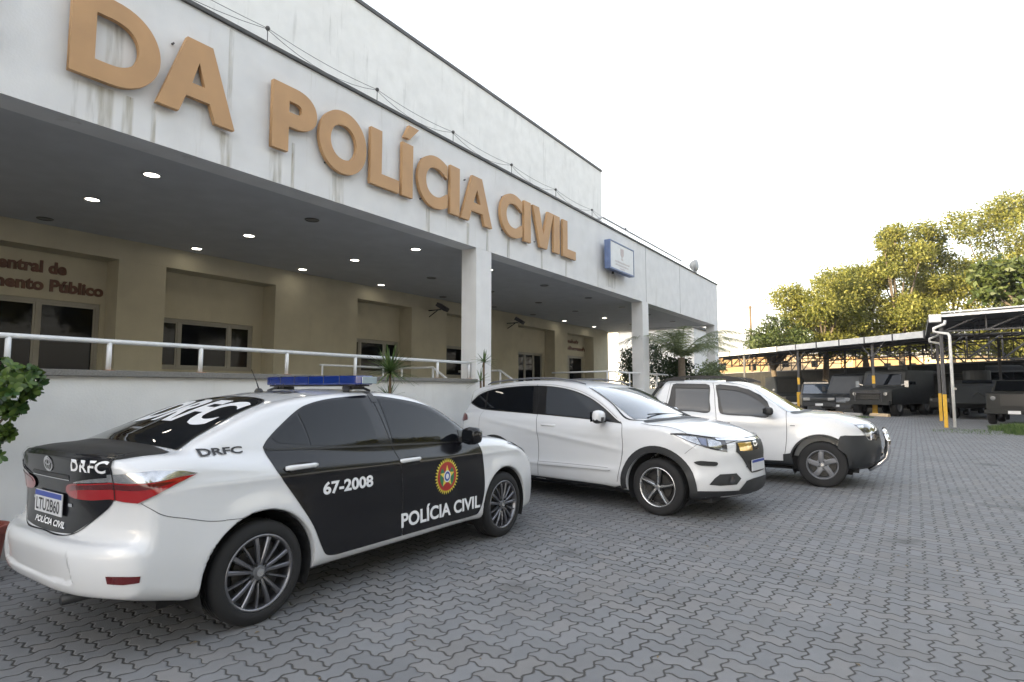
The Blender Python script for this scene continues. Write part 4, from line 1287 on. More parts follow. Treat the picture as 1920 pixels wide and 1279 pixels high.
# crest
ex, ez, er = 1.778, .708, .160
def star(cx, cz, r1, r2, n, a0=90):
    return [(cx + (r1 if k % 2 == 0 else r2) * math.cos(R(a0 + 180 / n * k)), cz + (r1 if k % 2 == 0 else r2) * math.sin(R(a0 + 180 / n * k))) for k in range(2 * n)]
crest = c.patch('crest', star(ex, ez, er, er * .80, 34), M['yellow_v'], off=.0055, smooth=False, parent=front_door, step=.05)
c.patch('crest_ring', [(ex + er * .83 * math.cos(2 * PI * k / 40), ez + er * .83 * math.sin(2 * PI * k / 40)) for k in range(40)], M['gold'], off=.0063, smooth=False, parent=crest, step=.05)
c.patch('crest_field', [(ex + er * .78 * math.cos(2 * PI * k / 40), ez + er * .78 * math.sin(2 * PI * k / 40)) for k in range(40)], M['red_v'], off=.007, smooth=False, parent=crest, step=.05)
for s_ in (-1, 1):
    c.patch('crest_wreath', [(ex + s_ * er * (.60 if k < 9 else .34) * math.cos(R((-58 + 13 * k) if k < 9 else (46 - 13 * (k - 9)))), ez + er * (.66 if k < 9 else .40) * math.sin(R((-58 + 13 * k) if k < 9 else (46 - 13 * (k - 9))))) for k in range(18)], M['green_v'], off=.0077, smooth=False, parent=crest, step=.05)
c.patch('crest_star', star(ex, ez, er * .62, er * .27, 5), M['yellow_v'], off=.0084, smooth=False, parent=crest, step=.05)
c.patch('crest_disc', [(ex + er * .29 * math.cos(2 * PI * k / 24), ez + er * .32 * math.sin(2 * PI * k / 24)) for k in range(24)], M['vinyl_white'], off=.0091, smooth=False, parent=crest)
c.patch('crest_disc', [(ex + er * .23 * math.cos(2 * PI * k / 24), ez + er * .26 * math.sin(2 * PI * k / 24)) for k in range(24)], M['blue_v'], off=.0098, smooth=False, parent=crest)
c.patch('crest_disc', [(ex + er * .13 * math.cos(2 * PI * k / 20), ez + er * .15 * math.sin(2 * PI * k / 20)) for k in range(20)], M['vinyl_white'], off=.0105, smooth=False, parent=crest)
handle(c, .155, .405, .950, .872, M['car_white'], .036)
handle(c, 1.21, 1.455, .893, .872, M['car_white'], .036)
for sg in (-1, 1): mirror_cap(c, (2.045, .86), 1.03, .965, 1.128, M['car_black'], M['black'], sg)
c.patch('mirror_sail', [(2.03, .995), (2.03, 1.10), (2.20, 1.03), (2.235, .985)], M['trim'], off=.007, smooth=False, both=True)
# rear: black boot lid face and vinyl
bl = [(-.655, .985), (-.665, .90), (-.62, .835), (-.50, .745), (-.34, .655), (-.2, .645), (0, .641), (.2, .645), (.34, .655), (.50, .745), (.62, .835), (.665, .90), (.655, .985), (.64, 1.055), (.60, 1.094), (.3, 1.098), (0, 1.1), (-.3, 1.098), (-.60, 1.094), (-.64, 1.055)]
boot = c.patch('boot_lid', bl, M['car_black'], view='B', off=.003, sharp=(4, 8), label='black vinyl rear face of the boot lid')
boot_top = c.patch('boot_lid_top', [(-.80, -.57), (-.848, -.40), (-.864, -.2), (-.868, 0), (-.864, .2), (-.848, .40), (-.80, .57), (-.77, .625), (-.66, .665), (-.55, .68), (-.50, .67), (-.485, 0), (-.50, -.67), (-.55, -.68), (-.66, -.665), (-.77, -.625)], M['car_black_matte'], view='T', off=.003, sharp=(10, 12))
c.line('lid_edge', [(-.585, 1.080), (-.3, 1.090), (0, 1.092), (.3, 1.090), (.585, 1.080)], M['car_black'], view='B', w=.022, off=.0045, parent=boot)
c.text('lettering', 'DRFC', .31, .62, 1.008, 1.073, M['vinyl_white'], view='B', off=.006, bold=.030, parent=boot, shear=.12, space=1.12)
c.text('lettering', 'POLÍCIA CIVIL', -.20, .235, .668, .712, M['vinyl_white'], view='B', off=.006, bold=.03, parent=boot)
# maker's ring badge
def ring_pts(rx, rz, cx, cz, n=28): return [(cx + rx * math.cos(2 * PI * k / n), cz + rz * math.sin(2 * PI * k / n)) for k in range(n)]
bd = c.line('badge', ring_pts(.058, .040, 0, 1.030) + [(.058, 1.030)], M['chrome'], view='B', w=.010, off=.008, smooth=False, parent=boot)
c.line('badge_inner', ring_pts(.040, .017, 0, 1.043) + [(.040, 1.043)], M['chrome'], view='B', w=.008, off=.009, smooth=False, parent=bd)
c.line('badge_inner', ring_pts(.018, .036, 0, 1.030) + [(.018, 1.030)], M['chrome'], view='B', w=.008, off=.009, smooth=False, parent=bd)
for zz, mm_, ww in ((.968, 'trim', .020), (.950, 'chrome', .006)):
    c.line('garnish', [(-.27, zz), (0, zz - .001), (.27, zz)], M[mm_], view='B', w=ww, off=.006, parent=boot)
c.patch('small_badge', [(-.50, 1.045), (-.42, 1.047), (-.42, 1.064), (-.50, 1.062)], M['rim_dull'], view='B', off=.006, smooth=False, parent=boot)
for s_ in (-1, 1):
    c.patch('plate_lamp', [(s_ * .235, .795), (s_ * .285, .797), (s_ * .285, .815), (s_ * .235, .813)], M['lens_clear'], view='B', off=.006, smooth=False, parent=boot)
plate(c, (-.860, 0, .797), (0, 0, -PI / 2), 'LTU2B60')
# tail lamps
TL = [(-.655, .865), (-.655, .958), (-.26, .935), (-.235, .905), (-.26, .868), (-.45, .850)]
def sym(p, s_): return [(s_ * -a, b) for a, b in p]
for s_ in (1, -1):
    bp_ = sym(TL, s_)
    tl = c.patch('tail_lamp', [(s_ * .655, .872), (s_ * .45, .853), (s_ * .27, .862), (s_ * .232, .895), (s_ * .26, .925), (s_ * .45, .945), (s_ * .655, .962)], M['red_lamp'], view='B', off=.012, sharp=(0, 6))
    c.patch('lamp_band', [(s_ * .655, .925), (s_ * .45, .912), (s_ * .27, .900), (s_ * .29, .918), (s_ * .45, .938), (s_ * .655, .955)], M['red_dark'], view='B', off=.0135, sharp=(0, 5), parent=tl)
    c.patch('lamp_clear', [(s_ * .655, .966), (s_ * .45, .950), (s_ * .33, .942), (s_ * .40, .960), (s_ * .50, .974), (s_ * .655, .992)], M['lens_clear'], view='B', off=.013, sharp=(0, 5), parent=tl)
s1 = c.patch('tail_lamp', v3(RR, [(-.835, -.668, .872), (-.79, -.75, .858), (-.74, -.82, .852), (-.66, -.855, .893), (-.56, -.868, .940), (-.465, -.876, .980), (-.56, -.868, .972), (-.66, -.855, .958), (-.76, -.80, .958), (-.835, -.668, .962)]), M['red_lamp'], view=RR, off=.012, sharp=(0, 2, 5, 9), both=True)
c.patch('lamp_band', v3(RR, [(-.835, -.668, .925), (-.76, -.80, .920), (-.66, -.855, .930), (-.56, -.868, .952), (-.66, -.855, .952), (-.76, -.80, .950), (-.835, -.668, .955)]), M['red_dark'], view=RR, off=.0135, sharp=(0, 3, 6), both=True)
c.patch('lamp_clear', v3(RR, [(-.835, -.668, .964), (-.76, -.80, .960), (-.66, -.855, .960), (-.56, -.868, .974), (-.455, -.876, .984), (-.54, -.868, 1.004), (-.66, -.85, 1.012), (-.76, -.79, 1.012), (-.835, -.66, 1.006)]), M['lens_clear'], view=RR, off=.013, sharp=(0, 4, 8), both=True)
c.line('lamp_gap', [(.662, .86), (.662, .96), (.657, 1.01), (.640, 1.06), (.60, 1.10)], M['gap'], view='B', w=.006, off=.014, both=True)
c.line('lid_gap', [(-.664, .90), (-.62, .832), (-.50, .742), (-.34, .652), (0, .638), (.34, .652), (.50, .742), (.62, .832), (.664, .90)], M['gap'], view='B', w=.005, off=.004)
c.line('bumper_gap', v3(RR, [(-.73, -.825, .85), (-.68, -.855, .815), (-.60, -.862, .772), (-.49, -.875, .738), (-.35, -.88, .700), (-.26, -.885, .690)]), M['seam_grey'], view=RR, w=.004, off=.002, both=True)
c.line('bumper_gap', [(-.26, .692), (-.155, .684)], M['seam_grey'], w=.004, off=.002, both=True)
# bumper reflectors and lower lip
c.patch('bumper_reflector', v3(RR, [(-.825, -.735, .438), (-.76, -.79, .434), (-.70, -.83, .440), (-.695, -.83, .474), (-.76, -.79, .478), (-.835, -.73, .478)]), M['red_dark'], view=RR, off=.004, smooth=False, both=True)
# rear window on the sloping glass plane
RG = ((0, -1, 0), Vector((.943, 0, .333)), Vector((-.333, 0, .943)))
def rg(u_, x): return (u_, Vector((x, 0, 1.13 + (x + .52) * .353)).dot(RG[1]))
glassr = c.patch('rear_window', [rg(-.66, -.47), rg(-.60, -.35), rg(-.53, -.05), rg(-.47, .22), rg(-.38, .275), rg(0, .30), rg(.38, .275), rg(.47, .22), rg(.53, -.05), rg(.60, -.35), rg(.66, -.47), rg(.3, -.51), rg(0, -.52), rg(-.3, -.51)], M['car_glass'], view=RG, off=.004, sharp=(0, 10))
c.text('lettering', 'DRFC', -.46, .46, rg(0, -.22)[1], rg(0, .18)[1], M['vinyl_white'], view=RG, off=.0065, bold=.04, parent=glassr)
c.line('window_trim', [rg(-.66, -.47), rg(-.60, -.35), rg(-.53, -.05), rg(-.47, .22), rg(-.38, .275), rg(0, .30), rg(.38, .275), rg(.47, .22), rg(.53, -.05), rg(.60, -.35), rg(.66, -.47)], M['trim'], view=RG, w=.014, off=.005)
c.text('lettering', '67-2008', -.33, .33, .50, .66, M['vinyl_black'], view=((0, -1, 0), (1, 0, 0), (0, 0, 1)), off=.005, bold=.03)
# windscreen, bonnet, front lamps
c.line('roof_seam', [(.22, -.535), (.6, -.548), (1.07, -.553)], M['seam_grey'], view='T', w=.006, off=.002, both=True)
c.line('roof_seam', [(1.16, -.553), (1.5, -.552), (1.72, -.56)], M['seam_grey'], view='T', w=.006, off=.002, both=True)
c.line('fuel_flap', [(-.14, .83), (-.13, .95), (.0, .955), (.02, .84)], M['seam_grey'], view='L', w=.004, off=.002)
WS = ((0, 1, 0), Vector((-.80, 0, .60)), Vector((.60, 0, .80)))
def ws(y, x, z): return (y, Vector((x, 0, z)).dot(WS[1]))
c.patch('windscreen', [ws(-.56, 1.72, 1.385), ws(-.3, 1.77, 1.40), ws(0, 1.79, 1.40), ws(.3, 1.77, 1.40), ws(.56, 1.72, 1.385), ws(.66, 2.10, 1.20), ws(.75, 2.38, 1.06), ws(.4, 2.47, 1.055), ws(0, 2.50, 1.055), ws(-.4, 2.47, 1.055), ws(-.75, 2.38, 1.06), ws(-.66, 2.10, 1.20)], M['windshield'], view=WS, off=.004, sharp=(0, 4, 6, 10))
c.line('bonnet_gap', [(2.47, -.76), (2.7, -.74), (3.0, -.70), (3.25, -.62), (3.42, -.5), (3.55, -.25), (3.58, 0)], M['gap'], view='T', w=.006, off=.002, both=True)
hl = [(2.80, -.868, .925), (2.95, -.86, .888), (3.10, -.82, .835), (3.22, -.74, .775), (3.34, -.60, .725), (3.36, -.58, .76), (3.22, -.74, .825), (3.08, -.82, .885), (2.93, -.86, .93)]
c.patch('headlamp', v3(FR, hl), M['lens_dark'], view=FR, off=.008, sharp=(0, 4), both=True)
c.patch('grille', [(-.45, .60), (-.35, .55), (.35, .55), (.45, .60), (.48, .66), (-.48, .66)], M['black'], view='F', off=.004, smooth=False)
c.patch('lower_grille', [(-.5, .26), (.5, .26), (.42, .46), (-.42, .46)], M['black'], view='F', off=.004, smooth=False)
# sills, arches, wheels
st = dict(kind='multi', rot=14, lip=M['rim_grey'])
for cx, ra in ((0, .392), (2.705, .378)):
    arch_parts(c, cx, .315, ra, .875)
for x_ in (0.0, 2.70):
    for s_ in (-1, 1):
        wheel(c, x_, s_ * .762, .322, .232, .205, st, s_)
m_ = MB(); m_.box(-.55, 3.35, -.70, .70, .22, .30); m_.obj('underbody_light_block', M['gap'], c.root)  # dark box added beneath the saloon to block light
m_ = MB(); m_.cyl((-.74, -.35, .30), (1, 0, 0), .028, .3, 14); m_.obj('exhaust_pipe', M['cladding'], c.root, smooth=True)
# roof lightbar
lb = MB(); lb.prism([(.97, -.60), (1.00, -.645), (1.11, -.645), (1.15, -.60), (1.15, .60), (1.11, .645), (1.00, .645), (.97, .60)], 1.512, 1.588, axis='z')
bar_ = lb.obj('lightbar', M['bar_blue'], c.root, bevel=.012, smooth=False)
m_ = MB(); m_.prism([(.985, -.58), (1.135, -.58), (1.135, .58), (.985, .58)], 1.500, 1.5115, axis='z'); m_.obj('lightbar_base', M['black'], bar_)
m_ = MB(); m_.box(1.0, 1.156, -.6485, -.575, 1.52, 1.578); m_.obj('end_lens', M['bar_clear'], bar_, bevel=.006)
m_ = MB()
for y_ in (-.4, -.2, 0, .2, .4): m_.box(.9685, 1.1515, y_ - .003, y_ + .003, 1.520, 1.5895)
m_.obj('divider', M['dark_steel'], bar_)
for y_ in (-.47, .47):
    m_ = MB()
    m_.bar((1.0, y_, 1.50), (.93, y_ + .06 * (1 if y_ > 0 else -1), 1.46), .05, .02); m_.bar((1.12, y_, 1.50), (1.19, y_ + .06 * (1 if y_ > 0 else -1), 1.46), .05, .02)
    m_.box(1.0, 1.12, y_ - .07, y_ + .07, 1.472, 1.499)
    m_.obj('lightbar_foot', M['black'], bar_, bevel=.004)
for s_ in (-1, 1):
    sp_ = [(1.075 + .0, s_ * .50)]
c.patch('lightbar_strap', [(1.085, -.66), (1.085, -.50), (1.145, -.50), (1.145, -.66)], M['trim'], view='T', off=.006, smooth=False, both=True)
m_ = MB(); m_.lathe([(.0001, .022), (.018, .020), (.03, .006), (.034, -.01)], n=14); o = m_.obj('antenna_base', M['black'], c.root, smooth=True); o.location = (.50, .0, 1.462); 
m_ = MB(); m_.tube([(0, 0, .015), (-.03, 0, .09), (-.07, 0, .17)], [.006, .004, .0025], 6); m_.obj('antenna_rod', M['black'], o)

# ------------------------------------------------------------------ white crossover
cro = dict(
    x0=-.98, x1=3.52, z1=1.66, zb=.18, h=.02, W=.886, paint=M['car_white'],
    low=[(-.45, .27), (-.80, .33), (-.87, .42), (-.895, .55), (-.88, .70), (-.85, .85), (-.865, 1.0), (-.85, 1.14), (-.6, 1.19), (0, 1.16), (.8, 1.14), (1.6, 1.10), (2.15, 1.085), (2.5, 1.105), (2.75, 1.085), (3.0, 1.045), (3.2, .99), (3.36, .915), (3.425, .85),
         (3.45, .74), (3.455, .62), (3.47, .50), (3.475, .40), (3.43, .27), (3.2, .22), (2.9, .20), (2.1, .24), (1.2, .24), (.4, .24)],
    low_sharp=(0,),
    top=[(-.92, 1.02), (-.87, 1.16), (-.80, 1.30), (-.80, 1.475), (-.66, 1.525), (-.3, 1.573), (.1, 1.610), (.55, 1.625), (1.0, 1.608), (1.35, 1.56), (1.65, 1.47), (2.0, 1.335), (2.3, 1.20), (2.55, 1.085), (2.7, .95), (-.7, .92)],
    top_sharp=(0, 3, 14, 15),
    plan=([-.9, -.7, -.4, 0, 1.2, 2.6, 2.85, 3.05, 3.2, 3.35, 3.5], [.80, .85, .878, .886, .886, .886, .876, .850, .80, .72, .60]),
    inset=([.18, .26, .34, .46, .55, .70, .85, .95, 1.05, 1.12, 1.2], [.06, .03, .012, .006, .016, .012, .0, .006, .024, .05, .09]),
    flares=[(0, .33, .42, .016), (2.61, .33, .42, .016)],
    bow_f=(.40, 2.6), bf_x=(2.5, 3.25), bow_r=(.13, 3.4), br_x=(-.8, -.2), crown=.05,
    gw=([.95, 1.06, 1.14, 1.3, 1.45, 1.54, 1.62], [.875, .842, .810, .740, .670, .622, .57]),
    gplan=([-.9, -.6, -.2, .2, .8, 1.6, 2.2, 2.6], [.87, .90, .935, .97, 1, 1, .985, .95]),
    gbf=(1.3, 2.2, .22), gbr=(-.75, -.2, .08), gcrown=.06, kg=.055, kj=.05, kl=.08,
    arches=[(0.0, .33, .405), (2.61, .33, .405)], arch_in=.50)
def _crease2(x, y, z):
    zl = .98 - (x - .2) * .13
    c = -.012 * np.exp(-((z - zl) / .035) ** 2) * sstep(x, -.5, .1) * (1 - sstep(x, 1.9, 2.3))
    zl2 = .47 + (x - .8) * .01
    c = c - .010 * np.exp(-((z - zl2) / .03) ** 2) * sstep(x, .3, .6) * (1 - sstep(x, 1.9, 2.1))
    return c
cro['extra'] = _crease2
CRO = Car('crossover_car', 'white crossover with black wheel arches and five spoke wheels parked behind the patrol car', 'car', (8.03, 5.01, -1.705), cro)
c = CRO
sideglass = [(-.712, 1.265), (-.655, 1.325), (-.585, 1.385), (-.40, 1.452), (-.15, 1.492), (.09, 1.512), (.35, 1.526), (.60, 1.529), (.80, 1.522), (.967, 1.508), (1.18, 1.477), (1.369, 1.433), (1.57, 1.365), (1.748, 1.280), (1.90, 1.19), (2.02, 1.11), (2.11, 1.060), (1.9, 1.070), (1.624, 1.085), (1.25, 1.104), (.896, 1.120), (.4, 1.137), (-.325, 1.162), (-.45, 1.175), (-.60, 1.215)]
tr = c.patch('window_band', sideglass, M['trim'], off=.003, sharp=(16,))
trl = c.mirror(tr, c.root)
both_sides(c, 'window_glass', [(-.69, 1.266), (-.64, 1.312), (-.56, 1.370), (-.41, 1.428), (-.385, 1.30), (-.355, 1.182), (-.46, 1.198), (-.58, 1.23)], M['car_glass'], .006, tr, trl, sharp=(0, 3, 5))
both_sides(c, 'window_glass', [(-.37, 1.442), (-.15, 1.476), (.09, 1.496), (.35, 1.510), (.545, 1.514), (.60, 1.32), (.66, 1.142), (.4, 1.150), (0, 1.163), (-.32, 1.178), (-.345, 1.30)], M['car_glass'], .006, tr, trl, sharp=(0, 4, 6, 9))
both_sides(c, 'window_glass', [(.80, 1.506), (.967, 1.493), (1.18, 1.462), (1.369, 1.418), (1.57, 1.350), (1.735, 1.268), (1.88, 1.18), (2.01, 1.09), (1.9, 1.085), (1.624, 1.100), (1.25, 1.118), (.91, 1.134), (.85, 1.32)], M['car_glass_grey'], .006, tr, trl, sharp=(0, 7, 11))
c.line('door_gap', [(.60, 1.545), (.76, 1.12), (.815, .86), (.822, .60), (.808, .30)], M['gap'], w=.006, off=.004, both=True)
c.line('door_gap', [(2.10, 1.075), (2.14, 1.03), (2.158, .90), (2.158, .746), (2.12, .54), (2.075, .34)], M['gap'], w=.006, off=.004, both=True)
c.line('door_gap', [(-.33, 1.14), (-.34, .95), (-.30, .80)], M['seam_grey'], w=.004, off=.002, both=True)
c.line('window_line', [(-.73, 1.262), (-.60, 1.395), (-.40, 1.470), (-.15, 1.510), (.09, 1.530), (.35, 1.543), (.60, 1.546), (.80, 1.540), (.97, 1.527), (1.19, 1.495), (1.38, 1.452), (1.58, 1.382), (1.762, 1.296), (1.92, 1.20), (2.05, 1.11)], M['seam_grey'], w=.004, off=.004, both=True)
handle(c, .855, 1.13, .985, .868, M['car_white'], .034, cup=False)
for sg in (-1, 1): mirror_cap(c, (1.87, .89), 1.10, 1.045, 1.215, M['car_white'], M['black'], sg, low=1.105)
c.patch('mirror_sail', [(1.93, 1.065), (1.95, 1.14), (2.10, 1.068), (2.135, 1.045)], M['trim'], off=.008, smooth=False, both=True)
# black cladding: arches, sills, lower bumpers
def arch_band(car, cx, cz, r0, r1, a0, a1, m, off=.010):
    pts = arc_pts(cx, cz, r1, a0, a1, 24) + arc_pts(cx, cz, r0, a1, a0, 24)
    return car.patch('wheel_arch_trim', pts, m, off=off, smooth=False, both=True, step=.03)
arch_band(c, 2.61, .33, .402, .482, -8, 188, M['cladding'])
arch_band(c, 0.0, .33, .402, .482, -8, 188, M['cladding'])
c.patch('side_skirt', [(.40, .20), (.45, .295), (.80, .290), (1.5, .287), (1.86, .285), (2.02, .272), (2.12, .30), (2.15, .215), (2.1, .20), (1.2, .20)], M['cladding'], off=.008, smooth=False, both=True)
c.patch('door_moulding', [(.83, .452), (.83, .485), (1.4, .492), (1.95, .492), (1.99, .480), (1.95, .468), (1.4, .462)], M['car_white'], off=.016, smooth=False, both=True)
c.line('moulding_line', [(.83, .487), (1.4, .494), (1.95, .494)], M['seam_grey'], w=.004, off=.017, both=True)
c.line('moulding_line', [(.83, .448), (1.4, .458), (1.98, .466)], M['seam_grey'], w=.005, off=.006, both=True)
# front end
c.patch('lower_bumper', v3(FR, [(3.00, -.85, .20), (3.00, -.85, .325), (3.10, -.81, .335), (3.25, -.67, .333), (3.37, -.40, .325), (3.41, -.28, .425), (3.44, -.15, .44), (3.45, -.10, .44), (3.46, -.1, .25), (3.3, -.5, .22)]), M['cladding'], view=FR, off=.006, smooth=False, both=True)
c.patch('lower_bumper', [(-.16, .22), (.16, .22), (.16, .44), (-.16, .44)], M['cladding'], view='F', off=.006, smooth=False)
c.patch('fog_lamp_pocket', v3(FR, [(3.185, -.752, .405), (3.225, -.70, .475), (3.27, -.65, .518), (3.355, -.43, .520), (3.385, -.37, .458), (3.36, -.44, .395), (3.26, -.64, .392)]), M['cladding'], view=FR, off=.005, smooth=False, both=True)
c.patch('fog_lamp', [(q_[0], q_[1]) for q_ in [(v3(FR, [(3.335, -.50, .450)])[0][0] + .042 * math.cos(2 * PI * k / 16), .453 + .042 * math.sin(2 * PI * k / 16)) for k in range(16)]], M['lens_dark'], view=FR, off=.012, smooth=False, both=True)
c.patch('bumper_strip', v3(FR, [(3.055, -.835, .650), (3.10, -.81, .668), (3.18, -.755, .664), (3.255, -.668, .648), (3.250, -.672, .618), (3.17, -.765, .614), (3.09, -.817, .624)]), M['cladding'], view=FR, off=.012, both=True)
hlp = [(2.83, -.874, .951), (3.0, -.85, .880), (3.08, -.823, .850), (3.16, -.775, .818), (3.225, -.703, .792), (3.32, -.543, .758), (3.322, -.539, .885), (3.23, -.70, .908), (3.08, -.82, .935), (2.95, -.865, .950)]
h_ = c.patch('headlamp', v3(FR, hlp), M['lens_dark'], view=FR, off=.005, sharp=(0, 5, 6), both=True)
c.patch('lamp_clear', v3(FR, [(2.87, -.872, .942), (3.0, -.85, .888), (3.09, -.815, .852), (3.125, -.795, .845), (3.10, -.81, .925), (2.98, -.86, .938)]), M['lens_clear'], view=FR, off=.007, smooth=False, both=True)
c.patch('lamp_blue', v3(FR, [(3.115, -.80, .915), (3.13, -.79, .85), (3.18, -.755, .832), (3.19, -.745, .905)]), M['lens_blue'], view=FR, off=.007, smooth=False, both=True)
c.patch('lamp_clear', v3(FR, [(3.20, -.73, .90), (3.195, -.74, .825), (3.24, -.68, .80), (3.285, -.60, .79), (3.285, -.60, .87), (3.25, -.665, .89)]), M['lens_clear'], view=FR, off=.007, smooth=False, both=True)
c.line('lamp_brow', v3(FR, [(2.80, -.877, .955), (2.95, -.866, .958), (3.08, -.82, .944), (3.23, -.70, .918), (3.32, -.54, .898), (3.40, -.33, .892)]), M['gap'], view=FR, w=.014, off=.007, both=True)
gr = c.patch('grille', [(-.44, .76), (-.40, .73), (-.33, .66), (-.25, .55), (-.20, .505), (0, .50), (.20, .505), (.25, .55), (.33, .66), (.40, .73), (.44, .76), (.40, .86), (0, .875), (-.40, .86)], M['black'], view='F', off=.006, smooth=False)
c.line('grille_chrome', [(-.60, .895), (-.45, .888), (-.3, .882), (0, .875), (.3, .882), (.45, .888), (.60, .895)], M['chrome'], view='F', w=.020, off=.014, parent=gr)
for zz in (.70, .64, .58): c.line('grille_bar', [(-.30, zz), (0, zz - .002), (.30, zz)], M['cladding'], view='F', w=.012, off=.012, parent=gr)
c.patch('grille_reflection', [(-.38, .765), (-.30, .76), (-.1, .755), (-.1, .85), (-.38, .85)], M['amber'], view='F', off=.010, smooth=False, parent=gr)  # amber reflection on one side of the grille, painted as a coloured patch
bd = c.line('badge', [(-.055, .845), (-.05, .765), (.05, .765), (.055, .845), (-.055, .845)], M['chrome'], view='F', w=.011, off=.018, smooth=False, parent=gr)
c.line('badge_inner', [(-.026, .843), (-.024, .805), (.024, .805), (.026, .843)], M['chrome'], view='F', w=.010, off=.018, smooth=False, parent=bd)
c.line('badge_inner', [(-.024, .805), (-.028, .767)], M['chrome'], view='F', w=.010, off=.018, smooth=False, parent=bd)
c.line('badge_inner', [(.024, .805), (.028, .767)], M['chrome'], view='F', w=.010, off=.018, smooth=False, parent=bd)
plate(c, (3.475, 0, .585), (0, 0, PI / 2), None)
c.line('bumper_gap', v3(FR, [(2.965, -.866, .74), (3.03, -.85, .80), (3.09, -.818, .85)]), M['seam_grey'], view=FR, w=.004, off=.003, both=True)
c.line('bonnet_gap', [(2.37, -.80), (2.46, -.83), (2.56, -.838), (2.83, -.80), (3.08, -.78), (3.22, -.66), (3.32, -.50), (3.37, -.3), (3.38, 0)], M['gap'], view='T', w=.006, off=.003, both=True)
# windscreen
c.patch('windscreen', [ws(-.58, 1.50, 1.500), ws(-.3, 1.56, 1.515), ws(0, 1.58, 1.515), ws(.3, 1.56, 1.515), ws(.58, 1.50, 1.500), ws(.68, 1.90, 1.32), ws(.77, 2.28, 1.13), ws(.4, 2.46, 1.115), ws(0, 2.50, 1.11), ws(-.4, 2.46, 1.115), ws(-.77, 2.28, 1.13), ws(-.68, 1.90, 1.32)], M['windshield'], view=WS, off=.004, sharp=(0, 4, 6, 10))
c.line('windscreen_trim', [ws(-.60, 1.49, 1.505), ws(-.70, 1.90, 1.325), ws(-.785, 2.29, 1.13), ws(-.4, 2.48, 1.11), ws(0, 2.52, 1.10), ws(.4, 2.48, 1.11), ws(.785, 2.29, 1.13), ws(.70, 1.90, 1.325), ws(.60, 1.49, 1.505)], M['trim'], view=WS, w=.016, off=.005)
c.patch('cowl', [(2.36, -.72), (2.47, -.4), (2.50, 0), (2.47, .4), (2.36, .72), (2.44, .74), (2.56, .4), (2.59, 0), (2.56, -.4), (2.44, -.74)], M['black'], view='T', off=.004)
m_ = MB(); m_.tube([(2.48, .30, 1.125), (2.42, 0, 1.15), (2.36, -.35, 1.165), (2.33, -.55, 1.16)], .008, 6); m_.obj('wiper', M['black'], c.root)
# rear
c.patch('rear_window', [(-.55, 1.17), (0, 1.16), (.55, 1.17), (.50, 1.40), (0, 1.43), (-.50, 1.40)], M['car_glass'], view='B', off=.004, sharp=(0, 2, 3, 5))
c.patch('spoiler_shade', v3(RR, [(-.86, -.60, 1.20), (-.82, -.62, 1.31), (-.80, -.62, 1.40), (-.77, -.66, 1.38), (-.80, -.68, 1.28)]), M['trim'], view=RR, off=.005, smooth=False, both=True)
c.patch('tail_lamp', v3(RR, [(-.86, -.55, 1.00), (-.82, -.76, .99), (-.72, -.85, .985), (-.62, -.862, 1.01), (-.66, -.855, 1.07), (-.74, -.83, 1.10), (-.82, -.72, 1.10), (-.86, -.55, 1.08)]), M['red_dark'], view=RR, off=.010, sharp=(3,), both=True)
# roof rails
for s_ in (-1, 1):
    m_ = MB(); m_.tube([(-.45, s_ * .560, 1.548), (-.35, s_ * .565, 1.582), (0, s_ * .585, 1.612), (.5, s_ * .595, 1.636), (.9, s_ * .595, 1.630), (1.25, s_ * .59, 1.590), (1.42, s_ * .59, 1.545)], [.008, .013, .014, .014, .014, .013, .008], 8)
    m_.obj('roof_rail', M['rim_dull'], c.root, smooth=True)
st = dict(kind='five_blade', rot=80, lip=M['rim_silver'])
for cx in (0, 2.61): arch_parts(c, cx, .33, .405, .878)
for x_ in (0.0, 2.605):
    for s_ in (-1, 1): wheel(c, x_, s_ * .765, .332, .228, .215, st, s_)
m_ = MB(); m_.box(-.65, 3.2, -.70, .70, .19, .34); m_.obj('underbody_light_block', M['gap'], c.root)  # dark light-blocking box added under the crossover

